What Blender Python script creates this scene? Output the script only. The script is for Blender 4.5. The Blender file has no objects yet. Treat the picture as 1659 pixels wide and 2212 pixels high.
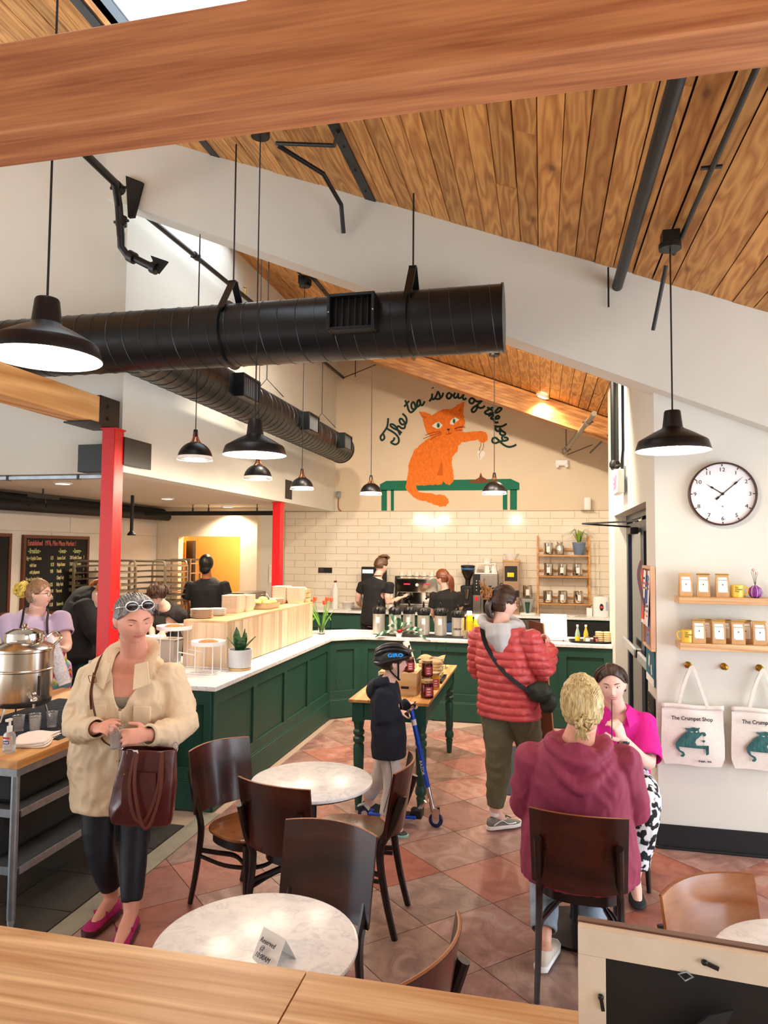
import bpy, math, random
from mathutils import noise as mn
from mathutils import Vector, Matrix, Euler
PI = math.pi
random.seed(7)
C = bpy.context.scene.collection

# ---------------------------------------------------------------- camera
cam_d = bpy.data.cameras.new('camera'); cam = bpy.data.objects.new('camera', cam_d); C.objects.link(cam)
bpy.context.scene.camera = cam
cam_d.sensor_fit = 'VERTICAL'; cam_d.sensor_height = 36.0; cam_d.lens = 1511.2 * 36.0 / 2212.0
cam_d.clip_start = 0.05; cam_d.clip_end = 200
_y, _p, _r = -0.221954, 0.0523376, 0.00813
F_ = Vector((math.sin(_y)*math.cos(_p), math.cos(_y)*math.cos(_p), math.sin(_p)))
rt_ = Vector((math.cos(_y), -math.sin(_y), 0)); up_ = rt_.cross(F_)
a_ = rt_*math.cos(_r) + up_*math.sin(_r); u_ = -rt_*math.sin(_r) + up_*math.cos(_r)
cam.matrix_world = Matrix(((a_.x, u_.x, -F_.x, 0), (a_.y, u_.y, -F_.y, 0), (a_.z, u_.z, -F_.z, 1.93), (0, 0, 0, 1)))

# ---------------------------------------------------------------- sky, lights, exposure
w = bpy.data.worlds.new('sky'); bpy.context.scene.world = w; w.use_nodes = True
bg = w.node_tree.nodes['Background']; bg.inputs[0].default_value = (0.86, 0.93, 1.0, 1); bg.inputs[1].default_value = 3.3
vs = bpy.context.scene.view_settings
vs.view_transform = 'Standard'; vs.look = 'None'; vs.gamma = 1.0; vs.use_curve_mapping = False; vs.exposure = 0.82

def lamp(name, kind, loc, energy, col=(1, .86, .7), size=.1, rot=(0, 0, 0), spot=None, sy=None):
    d = bpy.data.lights.new(name, kind); o = bpy.data.objects.new(name, d); C.objects.link(o)
    d.energy = energy; d.color = col; o.location = loc; o.rotation_euler = rot
    if kind == 'AREA':
        d.size = size
        if sy: d.shape = 'RECTANGLE'; d.size_y = sy
    elif kind != 'SUN': d.shadow_soft_size = size
    if spot: d.spot_size = spot; d.spot_blend = .5
    return o

# ---------------------------------------------------------------- helpers
def lin(h):
    if isinstance(h, str):
        h = h.lstrip('#'); c = [int(h[i:i+2], 16)/255 for i in (0, 2, 4)]
    else: c = h
    return tuple((x/12.92 if x <= .04045 else ((x+.055)/1.055)**2.4) for x in c) + (1,)

class N:
    """small node-graph helper"""
    def __init__(s, name):
        s.m = bpy.data.materials.new(name); s.m.use_nodes = True; s.t = s.m.node_tree; s.b = s.t.nodes['Principled BSDF']
    def n(s, t, **k):
        x = s.t.nodes.new(t)
        for a, v in k.items():
            if a.startswith('i_'):
                key = a[2:]; key = int(key) if key.isdigit() else key.replace('_', ' ')
                x.inputs[key].default_value = v
            else: setattr(x, a, v)
        return x
    def l(s, a, b): s.t.links.new(a, b)
    def base(s, **k):
        for a, v in k.items(): s.b.inputs[a.replace('_', ' ')].default_value = v

def ramp(g, fac, stops):
    r = g.n('ShaderNodeValToRGB'); e = r.color_ramp.elements
    while len(e) > 1: e.remove(e[0])
    e[0].position = stops[0][0]; e[0].color = stops[0][1]
    for p, c in stops[1:]:
        q = e.new(p); q.color = c
    g.l(fac, r.inputs[0]); return r.outputs[0]

def coords(g, scale=(1, 1, 1), rnd=0.0, kind='Object', rot=(0, 0, 0)):
    tc = g.n('ShaderNodeTexCoord'); mp = g.n('ShaderNodeMapping'); mp.inputs['Scale'].default_value = scale
    mp.inputs['Rotation'].default_value = rot
    src = tc.outputs[kind]
    if rnd:
        oi = g.n('ShaderNodeObjectInfo'); mu = g.n('ShaderNodeVectorMath', operation='SCALE'); cb = g.n('ShaderNodeCombineXYZ')
        for i in range(3): g.l(oi.outputs['Random'], cb.inputs[i])
        g.l(cb.outputs[0], mu.inputs[0]); mu.inputs['Scale'].default_value = rnd
        ad = g.n('ShaderNodeVectorMath', operation='ADD'); g.l(src, ad.inputs[0]); g.l(mu.outputs[0], ad.inputs[1]); src = ad.outputs[0]
    g.l(src, mp.inputs[0]); return mp.outputs[0]

def bump(g, h, strength=.3, dist=.01):
    b = g.n('ShaderNodeBump'); b.inputs['Strength'].default_value = strength; b.inputs['Distance'].default_value = dist
    g.l(h, b.inputs['Height']); g.l(b.outputs[0], g.b.inputs['Normal'])

def mat(name, col, rough=.5, metal=0, nz=0, ns=8, bmp=0, spec=None, emit=0, bs=None, scale=(1, 1, 1), coat=0, trans=0, bd=.01, detail=4):
    g = N(name); c = lin(col); g.base(Base_Color=c, Roughness=rough, Metallic=metal)
    if spec is not None: g.b.inputs['Specular IOR Level'].default_value = spec
    if coat: g.b.inputs['Coat Weight'].default_value = coat; g.b.inputs['Coat Roughness'].default_value = .08
    if trans: g.b.inputs['Transmission Weight'].default_value = trans
    if emit: g.b.inputs['Emission Color'].default_value = c; g.b.inputs['Emission Strength'].default_value = emit
    if nz or bmp:
        v = coords(g, scale); t = g.n('ShaderNodeTexNoise'); t.inputs['Scale'].default_value = ns; t.inputs['Detail'].default_value = detail
        g.l(v, t.inputs['Vector'])
        if nz:
            lo = tuple(x*(1-nz) for x in c[:3]) + (1,); hi = tuple(min(1, x*(1+nz)) for x in c[:3]) + (1,)
            g.l(ramp(g, t.outputs[0], [(.3, lo), (.7, hi)]), g.b.inputs['Base Color'])
        if bmp:
            if bs:
                t = g.n('ShaderNodeTexNoise'); t.inputs['Scale'].default_value = bs; g.l(v, t.inputs['Vector'])
            bump(g, t.outputs[0], bmp, bd)
    return g.m

def wood(name, dark, light, ax='y', rings=9, rough=.5, fine=60, knots=False, coat=0, rnd=30.0, var=.25, contrast=(.35, .75), bmp=.15, mixf=.42, asc=.13):
    g = N(name); g.base(Roughness=rough)
    if coat: g.b.inputs['Coat Weight'].default_value = coat; g.b.inputs['Coat Roughness'].default_value = .12
    i = 'xyz'.index(ax); sc = [1, 1, 1]; sc[i] = asc
    v = coords(g, tuple(sc), rnd)
    n1 = g.n('ShaderNodeTexNoise'); n1.inputs['Scale'].default_value = rings*.45; n1.inputs['Detail'].default_value = 2; g.l(v, n1.inputs['Vector'])
    mx = g.n('ShaderNodeMath', operation='MULTIPLY'); mx.inputs[1].default_value = 14; g.l(n1.outputs[0], mx.inputs[0])
    fr = g.n('ShaderNodeMath', operation='PINGPONG'); fr.inputs[1].default_value = 1; g.l(mx.outputs[0], fr.inputs[0])
    sc2 = [1, 1, 1]; sc2[i] = .04
    v2 = coords(g, tuple(sc2), rnd)
    n2 = g.n('ShaderNodeTexNoise'); n2.inputs['Scale'].default_value = fine; n2.inputs['Detail'].default_value = 3; g.l(v2, n2.inputs['Vector'])
    ad = g.n('ShaderNodeMix'); ad.inputs[0].default_value = mixf; g.l(fr.outputs[0], ad.inputs[2]); g.l(n2.outputs[0], ad.inputs[3])
    d, l = lin(dark), lin(light)
    col = ramp(g, ad.outputs[0], [(contrast[0]-.2, d), (contrast[1], l)])
    if var:
        oi = g.n('ShaderNodeObjectInfo'); hs = g.n('ShaderNodeHueSaturation')
        mr = g.n('ShaderNodeMapRange'); mr.inputs[3].default_value = 1-var; mr.inputs[4].default_value = 1+var*.55; g.l(oi.outputs['Random'], mr.inputs[0])
        g.l(mr.outputs[0], hs.inputs['Value']); g.l(col, hs.inputs['Color']); col = hs.outputs[0]
    if knots:
        sc3 = [3.2, 3.2, 3.2]; sc3[i] = 1.7
        v3 = coords(g, tuple(sc3), rnd); vo = g.n('ShaderNodeTexVoronoi'); vo.inputs['Scale'].default_value = 1.25; g.l(v3, vo.inputs['Vector'])
        kf = ramp(g, vo.outputs['Distance'], [(.04, (.8, .8, .8, 1)), (.10, (.3, .3, .3, 1)), (.19, (0, 0, 0, 1))])
        mk = g.n('ShaderNodeMix', data_type='RGBA'); g.l(kf, mk.inputs[0]); g.l(col, mk.inputs[6]); mk.inputs[7].default_value = tuple(x*.35 for x in d[:3])+(1,)
        col = mk.outputs[2]
    g.l(col, g.b.inputs['Base Color'])
    if bmp: bump(g, ad.outputs[0], bmp, .003)
    return g.m

class MB:
    def __init__(s): s.v = []; s.f = []
    def add(s, v, f, M=None):
        o = len(s.v)
        s.v += [tuple(M @ Vector(p)) if M else tuple(p) for p in v]; s.f += [tuple(i+o for i in q) for q in f]; return s
    def box(s, c, d, rz=0, M=None, rx=0, ry=0):
        x, y, z = d[0]/2, d[1]/2, d[2]/2
        T = Matrix.Translation(c) @ Euler((rx, ry, rz)).to_matrix().to_4x4()
        if M: T = M @ T
        return s.add([(-x,-y,-z),(x,-y,-z),(x,y,-z),(-x,y,-z),(-x,-y,z),(x,-y,z),(x,y,z),(-x,y,z)],
                     [(0,3,2,1),(4,5,6,7),(0,1,5,4),(1,2,6,5),(2,3,7,6),(3,0,4,7)], T)
    def b2(s, a, b): return s.box(((a[0]+b[0])/2, (a[1]+b[1])/2, (a[2]+b[2])/2), (abs(b[0]-a[0]), abs(b[1]-a[1]), abs(b[2]-a[2])))
    def loft(s, rings, cap=True, closed=False):
        n = len(rings[0]); v = [p for r in rings for p in r]; f = []
        m = len(rings)
        for i in range(m if closed else m-1):
            for j in range(n):
                f.append((i*n+j, i*n+(j+1) % n, ((i+1) % m)*n+(j+1) % n, ((i+1) % m)*n+j))
        if cap and not closed: f.append(tuple(range(n-1, -1, -1))); f.append(tuple((m-1)*n+j for j in range(n)))
        return s.add(v, f)
    def tube(s, pts, r, n=8, cap=True, closed=False, up=None):
        pts = [Vector(p) for p in pts]; m = len(pts); rings = []
        rr = r if isinstance(r, (list, tuple)) else [r]*m
        prev = None
        for i, p in enumerate(pts):
            if closed: t = pts[(i+1) % m]-pts[i-1]
            else: t = pts[min(i+1, m-1)]-pts[max(i-1, 0)]
            t = t.normalized() if t.length > 1e-9 else Vector((0, 0, 1))
            if prev is None:
                a = Vector(up) if up else (Vector((0, 0, 1)) if abs(t.z) < .9 else Vector((1, 0, 0)))
            else: a = prev
            b = t.cross(a)
            if b.length < 1e-6: b = t.cross(Vector((1, 0.3, 0)))
            b.normalize(); a = b.cross(t).normalized(); prev = a
            q = rr[i]; qa, qb = (q if isinstance(q, (tuple, list)) else (q, q))
            rings.append([p + a*(math.cos(2*PI*k/n)*qa) + b*(math.sin(2*PI*k/n)*qb) for k in range(n)])
        return s.loft(rings, cap, closed)
    def cyl(s, a, b, r, r2=None, n=16): return s.tube([a, b], [r, r if r2 is None else r2], n)
    def lathe(s, prof, c=(0, 0, 0), n=24, cap=True):
        return s.loft([[(c[0]+r*math.cos(2*PI*k/n), c[1]+r*math.sin(2*PI*k/n), c[2]+z) for k in range(n)] for r, z in prof], cap)
    def ell(s, c, r, M=None, nu=16, nv=10):
        v = []; f = []
        for i in range(1, nv):
            th = PI*i/nv
            for j in range(nu): v.append((c[0]+r[0]*math.sin(th)*math.cos(2*PI*j/nu), c[1]+r[1]*math.sin(th)*math.sin(2*PI*j/nu), c[2]+r[2]*math.cos(th)))
        v += [(c[0], c[1], c[2]+r[2]), (c[0], c[1], c[2]-r[2])]; t = len(v)-2
        for i in range(nv-2):
            for j in range(nu): f.append((i*nu+j, (i+1)*nu+j, (i+1)*nu+(j+1) % nu, i*nu+(j+1) % nu))
        for j in range(nu): f.append((t, j, (j+1) % nu)); f.append((t+1, (nv-2)*nu+(j+1) % nu, (nv-2)*nu+j))
        return s.add(v, f, M)
    def prism(s, poly, d0, d1, plane='xz', M=None):
        """poly in plane, extruded between d0 and d1 on the remaining axis"""
        def P(a, b, d): return (a, d, b) if plane == 'xz' else ((d, a, b) if plane == 'yz' else (a, b, d))
        n = len(poly)
        v = [P(a, b, d0) for a, b in poly]+[P(a, b, d1) for a, b in poly]
        return s.add(v, [tuple(range(n)), tuple(range(2*n-1, n-1, -1))]+[(i, (i+1) % n, n+(i+1) % n, n+i) for i in range(n)], M)
    def grid(s, fn, nu, nv):
        v = [fn(i/nu, j/nv) for j in range(nv+1) for i in range(nu+1)]
        return s.add(v, [(j*(nu+1)+i, j*(nu+1)+i+1, (j+1)*(nu+1)+i+1, (j+1)*(nu+1)+i) for j in range(nv) for i in range(nu)])

def mesh(name, mb, m, smooth=.6):
    me = bpy.data.meshes.new(name); me.from_pydata([tuple(p) for p in mb.v], [], mb.f)
    import bmesh
    bm = bmesh.new(); bm.from_mesh(me); bmesh.ops.recalc_face_normals(bm, faces=bm.faces[:]); bm.to_mesh(me); bm.free()
    if m: me.materials.append(m)
    if smooth:
        me.polygons.foreach_set('use_smooth', [True]*len(me.polygons)); me.set_sharp_from_angle(angle=smooth)
    return me

def obj(name, mb, m, parent=None, world=False, bev=0, smooth=.6, label=None, cat=None, group=None, kind=None, solid=0, seg=2):
    me = mb if isinstance(mb, bpy.types.Mesh) else None
    if me is None:
        if world and parent is not None:
            W = wpos(parent)
            mb.v = [tuple(W @ Vector(p)) for p in mb.v]
        me = mesh(name, mb, m, smooth)
    o = bpy.data.objects.new(name, me); C.objects.link(o)
    if parent is not None: o.parent = parent
    if bev:
        b = o.modifiers.new('b', 'BEVEL'); b.width = bev; b.segments = seg; b.limit_method = 'ANGLE'; b.angle_limit = .7
    if solid:
        q = o.modifiers.new('s', 'SOLIDIFY'); q.thickness = solid; q.offset = 0
    tag(o, label, cat, group, kind); return o

def wpos(p):
    M = Matrix.Identity(4); q = p; L = []
    while q is not None: L.append(Matrix.Translation(q.location) @ q.rotation_euler.to_matrix().to_4x4()); q = q.parent
    for x in reversed(L): M = M @ x
    return M.inverted()

def tag(o, label=None, cat=None, group=None, kind=None):
    if label: o['label'] = label
    if cat: o['category'] = cat
    if group: o['group'] = group
    if kind: o['kind'] = kind

def thing(name, label, cat, loc=(0, 0, 0), rz=0, group=None):
    o = bpy.data.objects.new(name, None); C.objects.link(o); o.location = loc; o.rotation_euler = (0, 0, rz)
    o.empty_display_size = .1; tag(o, label, cat, group); return o

def struct(name, mb, m, parent=None, **k): return obj(name, mb, m, parent, kind=None if parent else 'structure', **k)
KIDS = {}
def dup(root, loc, rz=0, label=None, group=None):
    def cp(o, par):
        c = o.copy(); C.objects.link(c)
        if par is not None: c.parent = par
        for ch in list(o.children): cp(ch, c)
        return c
    r = cp(root, None); r.location = loc; r.rotation_euler = (0, 0, rz)
    if label: r['label'] = label
    if group: r['group'] = group
    return r

def text(body, size, m, M, parent=None, name='lettering', ext=.0006, align='LEFT', sx=1, bold=0, shear=0):
    c = bpy.data.curves.new(name, 'FONT'); c.body = body; c.size = size; c.extrude = ext; c.align_x = align; c.resolution_u = 3
    c.offset = bold; c.shear = shear
    o = bpy.data.objects.new('tmp', c); C.objects.link(o); me = bpy.data.meshes.new_from_object(o.evaluated_get(bpy.context.evaluated_depsgraph_get())) if False else bpy.data.meshes.new_from_object(o)
    bpy.data.objects.remove(o); bpy.data.curves.remove(c); me.name = name; me.materials.clear(); me.materials.append(m); o = bpy.data.objects.new(name, me); C.objects.link(o)
    if parent is not None: o.parent = parent
    o.matrix_local = M @ Matrix.Diagonal((sx, 1, 1, 1)); return o
def facing(loc, rz=0, rx=PI/2): return Matrix.Translation(loc) @ Euler((rx, 0, rz)).to_matrix().to_4x4()
def nth(k, n): return 'topmost' if k == n-1 else ('lowest' if k == 0 else ('second', 'third', 'fourth', 'fifth', 'sixth', 'seventh', 'eighth', 'ninth', 'tenth', 'eleventh', 'twelfth', 'thirteenth', 'fourteenth', 'fifteenth', 'sixteenth')[k-1]+' from the bottom')
def rot2(x, y, a): return x*math.cos(a)-y*math.sin(a), x*math.sin(a)+y*math.cos(a)
def arc(c, r, a0, a1, n=8, z=0): return [(c[0]+r*math.cos(a0+(a1-a0)*i/n), c[1]+r*math.sin(a0+(a1-a0)*i/n), z) for i in range(n+1)]
def bez(pts, n=6):
    """Catmull-Rom smoothing of a point list"""
    P = [Vector(p) for p in pts]; out = []
    for i in range(len(P)-1):
        p0 = P[max(i-1, 0)]; p1 = P[i]; p2 = P[i+1]; p3 = P[min(i+2, len(P)-1)]
        for k in range(n):
            t = k/n; out.append(.5*((2*p1)+(p2-p0)*t+(2*p0-5*p1+4*p2-p3)*t*t+(3*p1-p0-3*p2+p3)*t**3))
    out.append(P[-1]); return out

# ---------------------------------------------------------------- materials
WALL = mat('wall_paint', '#dcdad0', .75, nz=.03, ns=2, bmp=.06, bs=220, bd=.002)
WALLW = mat('wall_paint_warm', '#e3d2b8', .75, nz=.03, ns=2, bmp=.06, bs=220, bd=.002)
WALLC = mat('ceiling_paint', '#d9cdbd', .8, nz=.03, ns=2)
PANELW = mat('wall_panel_white', '#cfc6ba', .55, nz=.03, ns=3)
OCHRE = mat('ochre_wall_paint', '#d29a4a', .7, nz=.04, ns=3)
PLANK = wood('roof_plank_pine', '#a4642b', '#e0a55d', 'y', rings=19, rough=.6, fine=70, knots=True, var=.22, contrast=(.25, .8))
GLULAM = wood('glulam_fir', '#96512f', '#cf8b5a', 'x', rings=9, rough=.6, fine=90, var=0, bmp=.05, mixf=.72, contrast=(.38, .72), asc=.06)
GLULY = wood('glulam_fir_long', '#b0702e', '#e6b070', 'y', rings=5, rough=.55, fine=40, var=0)
GLUL2 = wood('glulam_far', '#a5621f', '#d39248', 'x', rings=8, rough=.5, fine=40, var=.2)
OAK = wood('light_oak', '#b98552', '#e9c596', 'x', rings=16, rough=.4, fine=110, var=.06, contrast=(.40, .72), bmp=.06, mixf=.55, asc=.045)
OAKY = wood('light_oak_y', '#c99a68', '#e8c79c', 'y', rings=4, rough=.45, fine=45, var=.12, contrast=(.3, .8), bmp=.04)
OAKZ = wood('light_oak_upright', '#c4a27c', '#e6cfb0', 'z', rings=4, rough=.45, fine=45, var=.2, contrast=(.3, .8), bmp=.04)
BUTCH = wood('butcher_block', '#ae7238', '#dba668', 'y', rings=6, rough=.45, fine=40, var=.12)
BAMBOO = wood('bamboo', '#b5762f', '#dba05a', 'x', rings=6, rough=.45, fine=60, var=.1)
CRATE = wood('crate_pine', '#b98d58', '#e3c08d', 'x', rings=5, rough=.6, fine=50, var=.15)
BROWNW = wood('brown_board', '#4d2413', '#7c4424', 'z', rings=5, rough=.35, fine=40, var=0)
CHAIRW = wood('mahogany_stain', '#1c0805', '#40170c', 'x', rings=4, rough=.26, fine=50, var=.15, coat=.35, bmp=.04)
CHAIRL = wood('walnut_seat_stain', '#5a2c12', '#8f5428', 'x', rings=4, rough=.25, fine=50, var=.1, coat=.4, bmp=.04)
CHAIRD = mat('dark_stained_legs', '#1c0b08', .35, nz=.2, ns=20)
BLACK = mat('black_metal', '#0c0d0f', .42, 0, spec=.5)
DUCT = mat('black_duct_paint', '#0d1216', .34, .2)
BLACKM = mat('matte_black', '#0b0b0c', .7)
NAVYB = mat('dark_door_metal', '#1c2733', .4)
GREEN = mat('counter_green', '#1f4a3d', .48, nz=.04, ns=4)
GREEN2 = mat('table_green', '#1d5046', .38, nz=.05, ns=6)
RED = mat('red_column_paint', '#d20a14', .38)
WHITE = mat('white_plastic', '#f0efec', .4)
WHITEM = mat('white_enamel', '#f2f3f5', .45)
CERAM = mat('white_ceramic', '#f4f1ea', .25)
STEEL = mat('brushed_steel', '#b9b4ac', .28, 1, nz=.08, ns=40, scale=(1, 1, .05))
AIRP = mat('satin_steel', '#dedad2', .38, .85)
CHROME = mat('polished_steel', '#dcd8d2', .09, 1)
GALV = mat('galvanised_steel', '#9da3aa', .38, .85, nz=.15, ns=14)
ALU = mat('aluminium_rack', '#b5a893', .4, .8)
BRASS = mat('brass', '#a8822f', .28, 1)
COPPER = mat('copper_bracket', '#b06a48', .3, 1)
KRAFT = mat('kraft_paper', '#c59a68', .75, nz=.08, ns=30, bmp=.15, bs=25)
PAPER = mat('white_paper', '#f1eeea', .8)
FIBER = mat('moulded_fibre', '#e6d0ba', .85, nz=.06, ns=40)
CANVAS = mat('natural_canvas', '#e9e2d8', .9, nz=.04, ns=60, bmp=.35, bs=7, bd=.02)
YELM = mat('yellow_mug_glaze', '#efc64b', .3)
YELC = mat('yellow_cup', '#f7d21c', .5)
INK = mat('dark_print', '#1d2230', .8)
TEAL = mat('teal_print', '#2c5f5e', .8, nz=.45, ns=70, scale=(1, 1, .3))
GLASS = mat('clear_glass', '#ffffff', .03, trans=1)
CLEARP = mat('clear_plastic', '#ffffff', .08, trans=.95)
SOIL = mat('soil', '#2a1c12', .95, nz=.3, ns=60)
RUBBER = mat('black_rubber', '#151516', .8)
SILV = mat('silver_plastic', '#b9bcc0', .35, .4)

def marble(name):
    g = N(name); g.base(Roughness=.16)
    g.base(Roughness=.26); v = coords(g); n0 = g.n('ShaderNodeTexNoise'); n0.inputs['Scale'].default_value = 7; n0.inputs['Detail'].default_value = 8; n0.inputs['Distortion'].default_value = 1.4
    g.l(v, n0.inputs['Vector'])
    n1 = g.n('ShaderNodeTexNoise'); n1.inputs['Scale'].default_value = 28; n1.inputs['Detail'].default_value = 6; g.l(v, n1.inputs['Vector'])
    c1 = ramp(g, n0.outputs[0], [(.36, lin('#dddfe3')), (.46, lin('#eceded')), (.5, lin('#c9ccd2')), (.53, lin('#ececec')), (.7, lin('#f1f1f1'))])
    c2 = ramp(g, n1.outputs[0], [(.32, lin('#cfd2d8')), (.52, lin('#f3f3f3'))])
    mx = g.n('ShaderNodeMix', data_type='RGBA'); mx.inputs[0].default_value = .45; g.l(c1, mx.inputs[6]); g.l(c2, mx.inputs[7]); g.l(mx.outputs[2], g.b.inputs['Base Color'])
    return g.m
MARB = marble('carrara_marble')

def floortile(name, cols):
    g = N(name); g.base(Roughness=.38)
    v = coords(g, (1, 1, 1), 40.0); n0 = g.n('ShaderNodeTexNoise'); n0.inputs['Scale'].default_value = 5; n0.inputs['Detail'].default_value = 9; n0.inputs['Roughness'].default_value = .65; n0.inputs['Distortion'].default_value = 1.2
    g.l(v, n0.inputs['Vector'])
    c = ramp(g, n0.outputs[0], cols)
    oi = g.n('ShaderNodeObjectInfo'); hs = g.n('ShaderNodeHueSaturation'); mr = g.n('ShaderNodeMapRange'); mr.inputs[3].default_value = .82; mr.inputs[4].default_value = 1.15
    g.l(oi.outputs['Random'], mr.inputs[0]); g.l(mr.outputs[0], hs.inputs['Value']); g.l(c, hs.inputs['Color'])
    m2 = g.n('ShaderNodeMapRange'); m2.inputs[3].default_value = .75; m2.inputs[4].default_value = 1.1
    fr = g.n('ShaderNodeMath', operation='FRACT'); mu = g.n('ShaderNodeMath', operation='MULTIPLY'); mu.inputs[1].default_value = 7.3
    g.l(oi.outputs['Random'], mu.inputs[0]); g.l(mu.outputs[0], fr.inputs[0]); g.l(fr.outputs[0], m2.inputs[0]); g.l(m2.outputs[0], hs.inputs['Saturation'])
    g.l(hs.outputs[0], g.b.inputs['Base Color']); bump(g, n0.outputs[0], .25, .004); return g.m
FT1 = floortile('slate_look_tile', [(.25, lin('#6a4d48')), (.42, lin('#96675a')), (.52, lin('#a87465')), (.62, lin('#b38f81')), (.78, lin('#806a66'))])
FT2 = floortile('slate_look_tile_red', [(.25, lin('#6f453e')), (.45, lin('#9c5f50')), (.58, lin('#a86e5f')), (.75, lin('#8e6259'))])
FT3 = floortile('slate_look_tile_grey', [(.25, lin('#64524d')), (.45, lin('#8f6f65')), (.58, lin('#a68878')), (.75, lin('#936b60'))])
KTILE = floortile('kitchen_tile', [(.2, lin('#35322e')), (.8, lin('#48443d'))])
GROUT = mat('grout', '#b09a88', .9)
STRIP = mat('grey_stone_border', '#8f897a', .5, nz=.1, ns=10)
SUBT = mat('cream_wall_tile', '#eee3d0', .12, nz=.015, ns=3)
GROUTW = mat('tan_grout', '#cdb592', .9)
BULB = mat('lit_bulb', '#fff1da', .4, emit=12)
LITW = mat('lit_downlight_lens', '#fff2e0', .4, emit=5)
SHADEI = mat('shade_inner_white', '#fffaf2', .5)
SHADEO = mat('shade_bronze_black', '#121012', .38, .2)
# ================================================================ SETTING
RZ = lambda x: 3.99-.385*x
SLOPE = math.atan(.385)
# floor base and its tiles
fl = struct('floor', MB().b2((-2.42, -3.0, -.12), (4.2, 11.3, -.012)), GROUT)
sx, sy = .322, .306
tm = []
for mm in (FT1, FT2, FT3):
    g_ = .0022
    tm.append(mesh('tile', MB().prism([(sx-g_*1.5, 0), (0, sy-g_*1.5), (-sx+g_*1.5, 0), (0, -sy+g_*1.5)], -.012, 0, 'xy'), mm))
def clip_tile(cx, cy, xmin, xmax):
    return cx-sx < xmin or cx+sx > xmax
def poly_clip(poly, a, b, c):
    """keep a*x+b*y<=c"""
    out = []
    for i in range(len(poly)):
        p, q = poly[i], poly[(i+1) % len(poly)]; dp = a*p[0]+b*p[1]-c; dq = a*q[0]+b*q[1]-c
        if dp <= 0: out.append(p)
        if dp*dq < 0:
            t = dp/(dp-dq); out.append((p[0]+(q[0]-p[0])*t, p[1]+(q[1]-p[1])*t))
    return out
rc = random.Random(3)
for i in range(-8, 12):
    for j in range(-4, 22):
        if (i+j) % 2: continue
        cx, cy = -.27+i*sx, 3.66+(j-8)*sy
        if cy < .9 or cy-sy > 8.0 or cx-sx > 2.4 or cx+sx < -2.28: continue
        if cx > .9+sx and cy > 4.96+sy: continue
        mm = rc.choices((0, 1, 2), (5, 3, 3 if cy > 3 else 6))[0]
        if clip_tile(cx, cy, -2.28, 9):
            pl = poly_clip([(cx+sx-.003, cy), (cx, cy+sy-.003), (cx-sx+.003, cy), (cx, cy-sy+.003)], -1, 0, 2.278)
            if len(pl) < 3: continue
            o = obj('tile', MB().prism([(x-cx, y-cy) for x, y in pl], -.012, 0, 'xy'), (FT1, FT2, FT3)[mm], fl)
        else: o = obj('tile', tm[mm], None, fl)
        o.location = (cx, cy, 0)
# border strip and kitchen floor
st = struct('trim_1', MB().b2((-2.42, -2, -.05), (-2.285, 4.8, -.0005)), STRIP, label=None)
kf = struct('floor_kitchen', MB().b2((-8, -2, -.12), (-2.425, 11.3, -.011)), GROUT)
for i in range(7):
    for j in range(9):
        x, y = -2.43-.4*i, .9+.4*j+.05
        o = obj('tile', MB().b2((-.394, .003, -.011), (0, .394, 0)), KTILE, kf); o.location = (x, y, 0)

# ---- back wall: plaster above, cream tiles below
wb = struct('wall_back', MB().b2((-4.3, 11.32, 0), (3.6, 11.5, 7)), WALLW)
obj('tile_backing', MB().b2((-4.29, 11.305, .9), (1.6, 11.32, 2.545)), GROUTW, wb)
tw, th = .368, .1175
tme = mesh('tile', MB().b2((-tw/2+.003, -.009, -th/2+.0025), (tw/2-.003, 0, th/2-.0025)), SUBT)
tmh = mesh('tile', MB().b2((-tw/4+.003, -.009, -th/2+.0025), (tw/4-.003, 0, th/2-.0025)), SUBT)
for r in range(14):
    z = 2.545-th*(r+.5)
    n = 16
    for k in range(n):
        x = -4.1+k*tw+(tw/2 if r % 2 else 0)
        o = obj('tile', tme, None, wb, bev=0); o.location = (x, 11.305, z); o.rotation_euler = (rc.uniform(-.003, .003), 0, 0)
    if r % 2: o = obj('tile', tmh, None, wb); o.location = (-4.1-tw/4, 11.305, z)
obj('tile_cap', MB().b2((-3.4, 11.29, 2.545), (1.6, 11.32, 2.553)), mat('cap_strip', '#b79c7d', .6), wb)

# ---- upper wall over the kitchen side (runs away from the viewer)
wu = struct('wall_upper_left', MB().b2((-3.6, 5.15, 2.55), (-3.4, 11.32, 5.7)), WALL)
# frontal wall over the left counter, and header
struct('wall_left', MB().b2((-9, 5.15, 2.54), (-3.6, 5.3, 7.6)), WALL)
hb = lambda x: 3.305-.4163*x
hd = struct('wall_header', MB().prism([(-3.4, hb(-3.4)), (3.6, hb(3.6)), (3.6, RZ(3.6)+.1), (-3.4, RZ(-3.4)+.1)], 4.83, 5.05), WALL)
struct('wall_left_light_block', MB().b2((-8.9, -2.3, 3.3), (-8.75, 5.2, 7.6)), WALL)  # unseen upper wall added to cut side light on the left wall
struct('wall_rear_light_block', MB().b2((-9, -2.3, 0), (3.7, -2.15, 7.6)), WALL)  # unseen wall behind the viewer, added to block sky light
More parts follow.
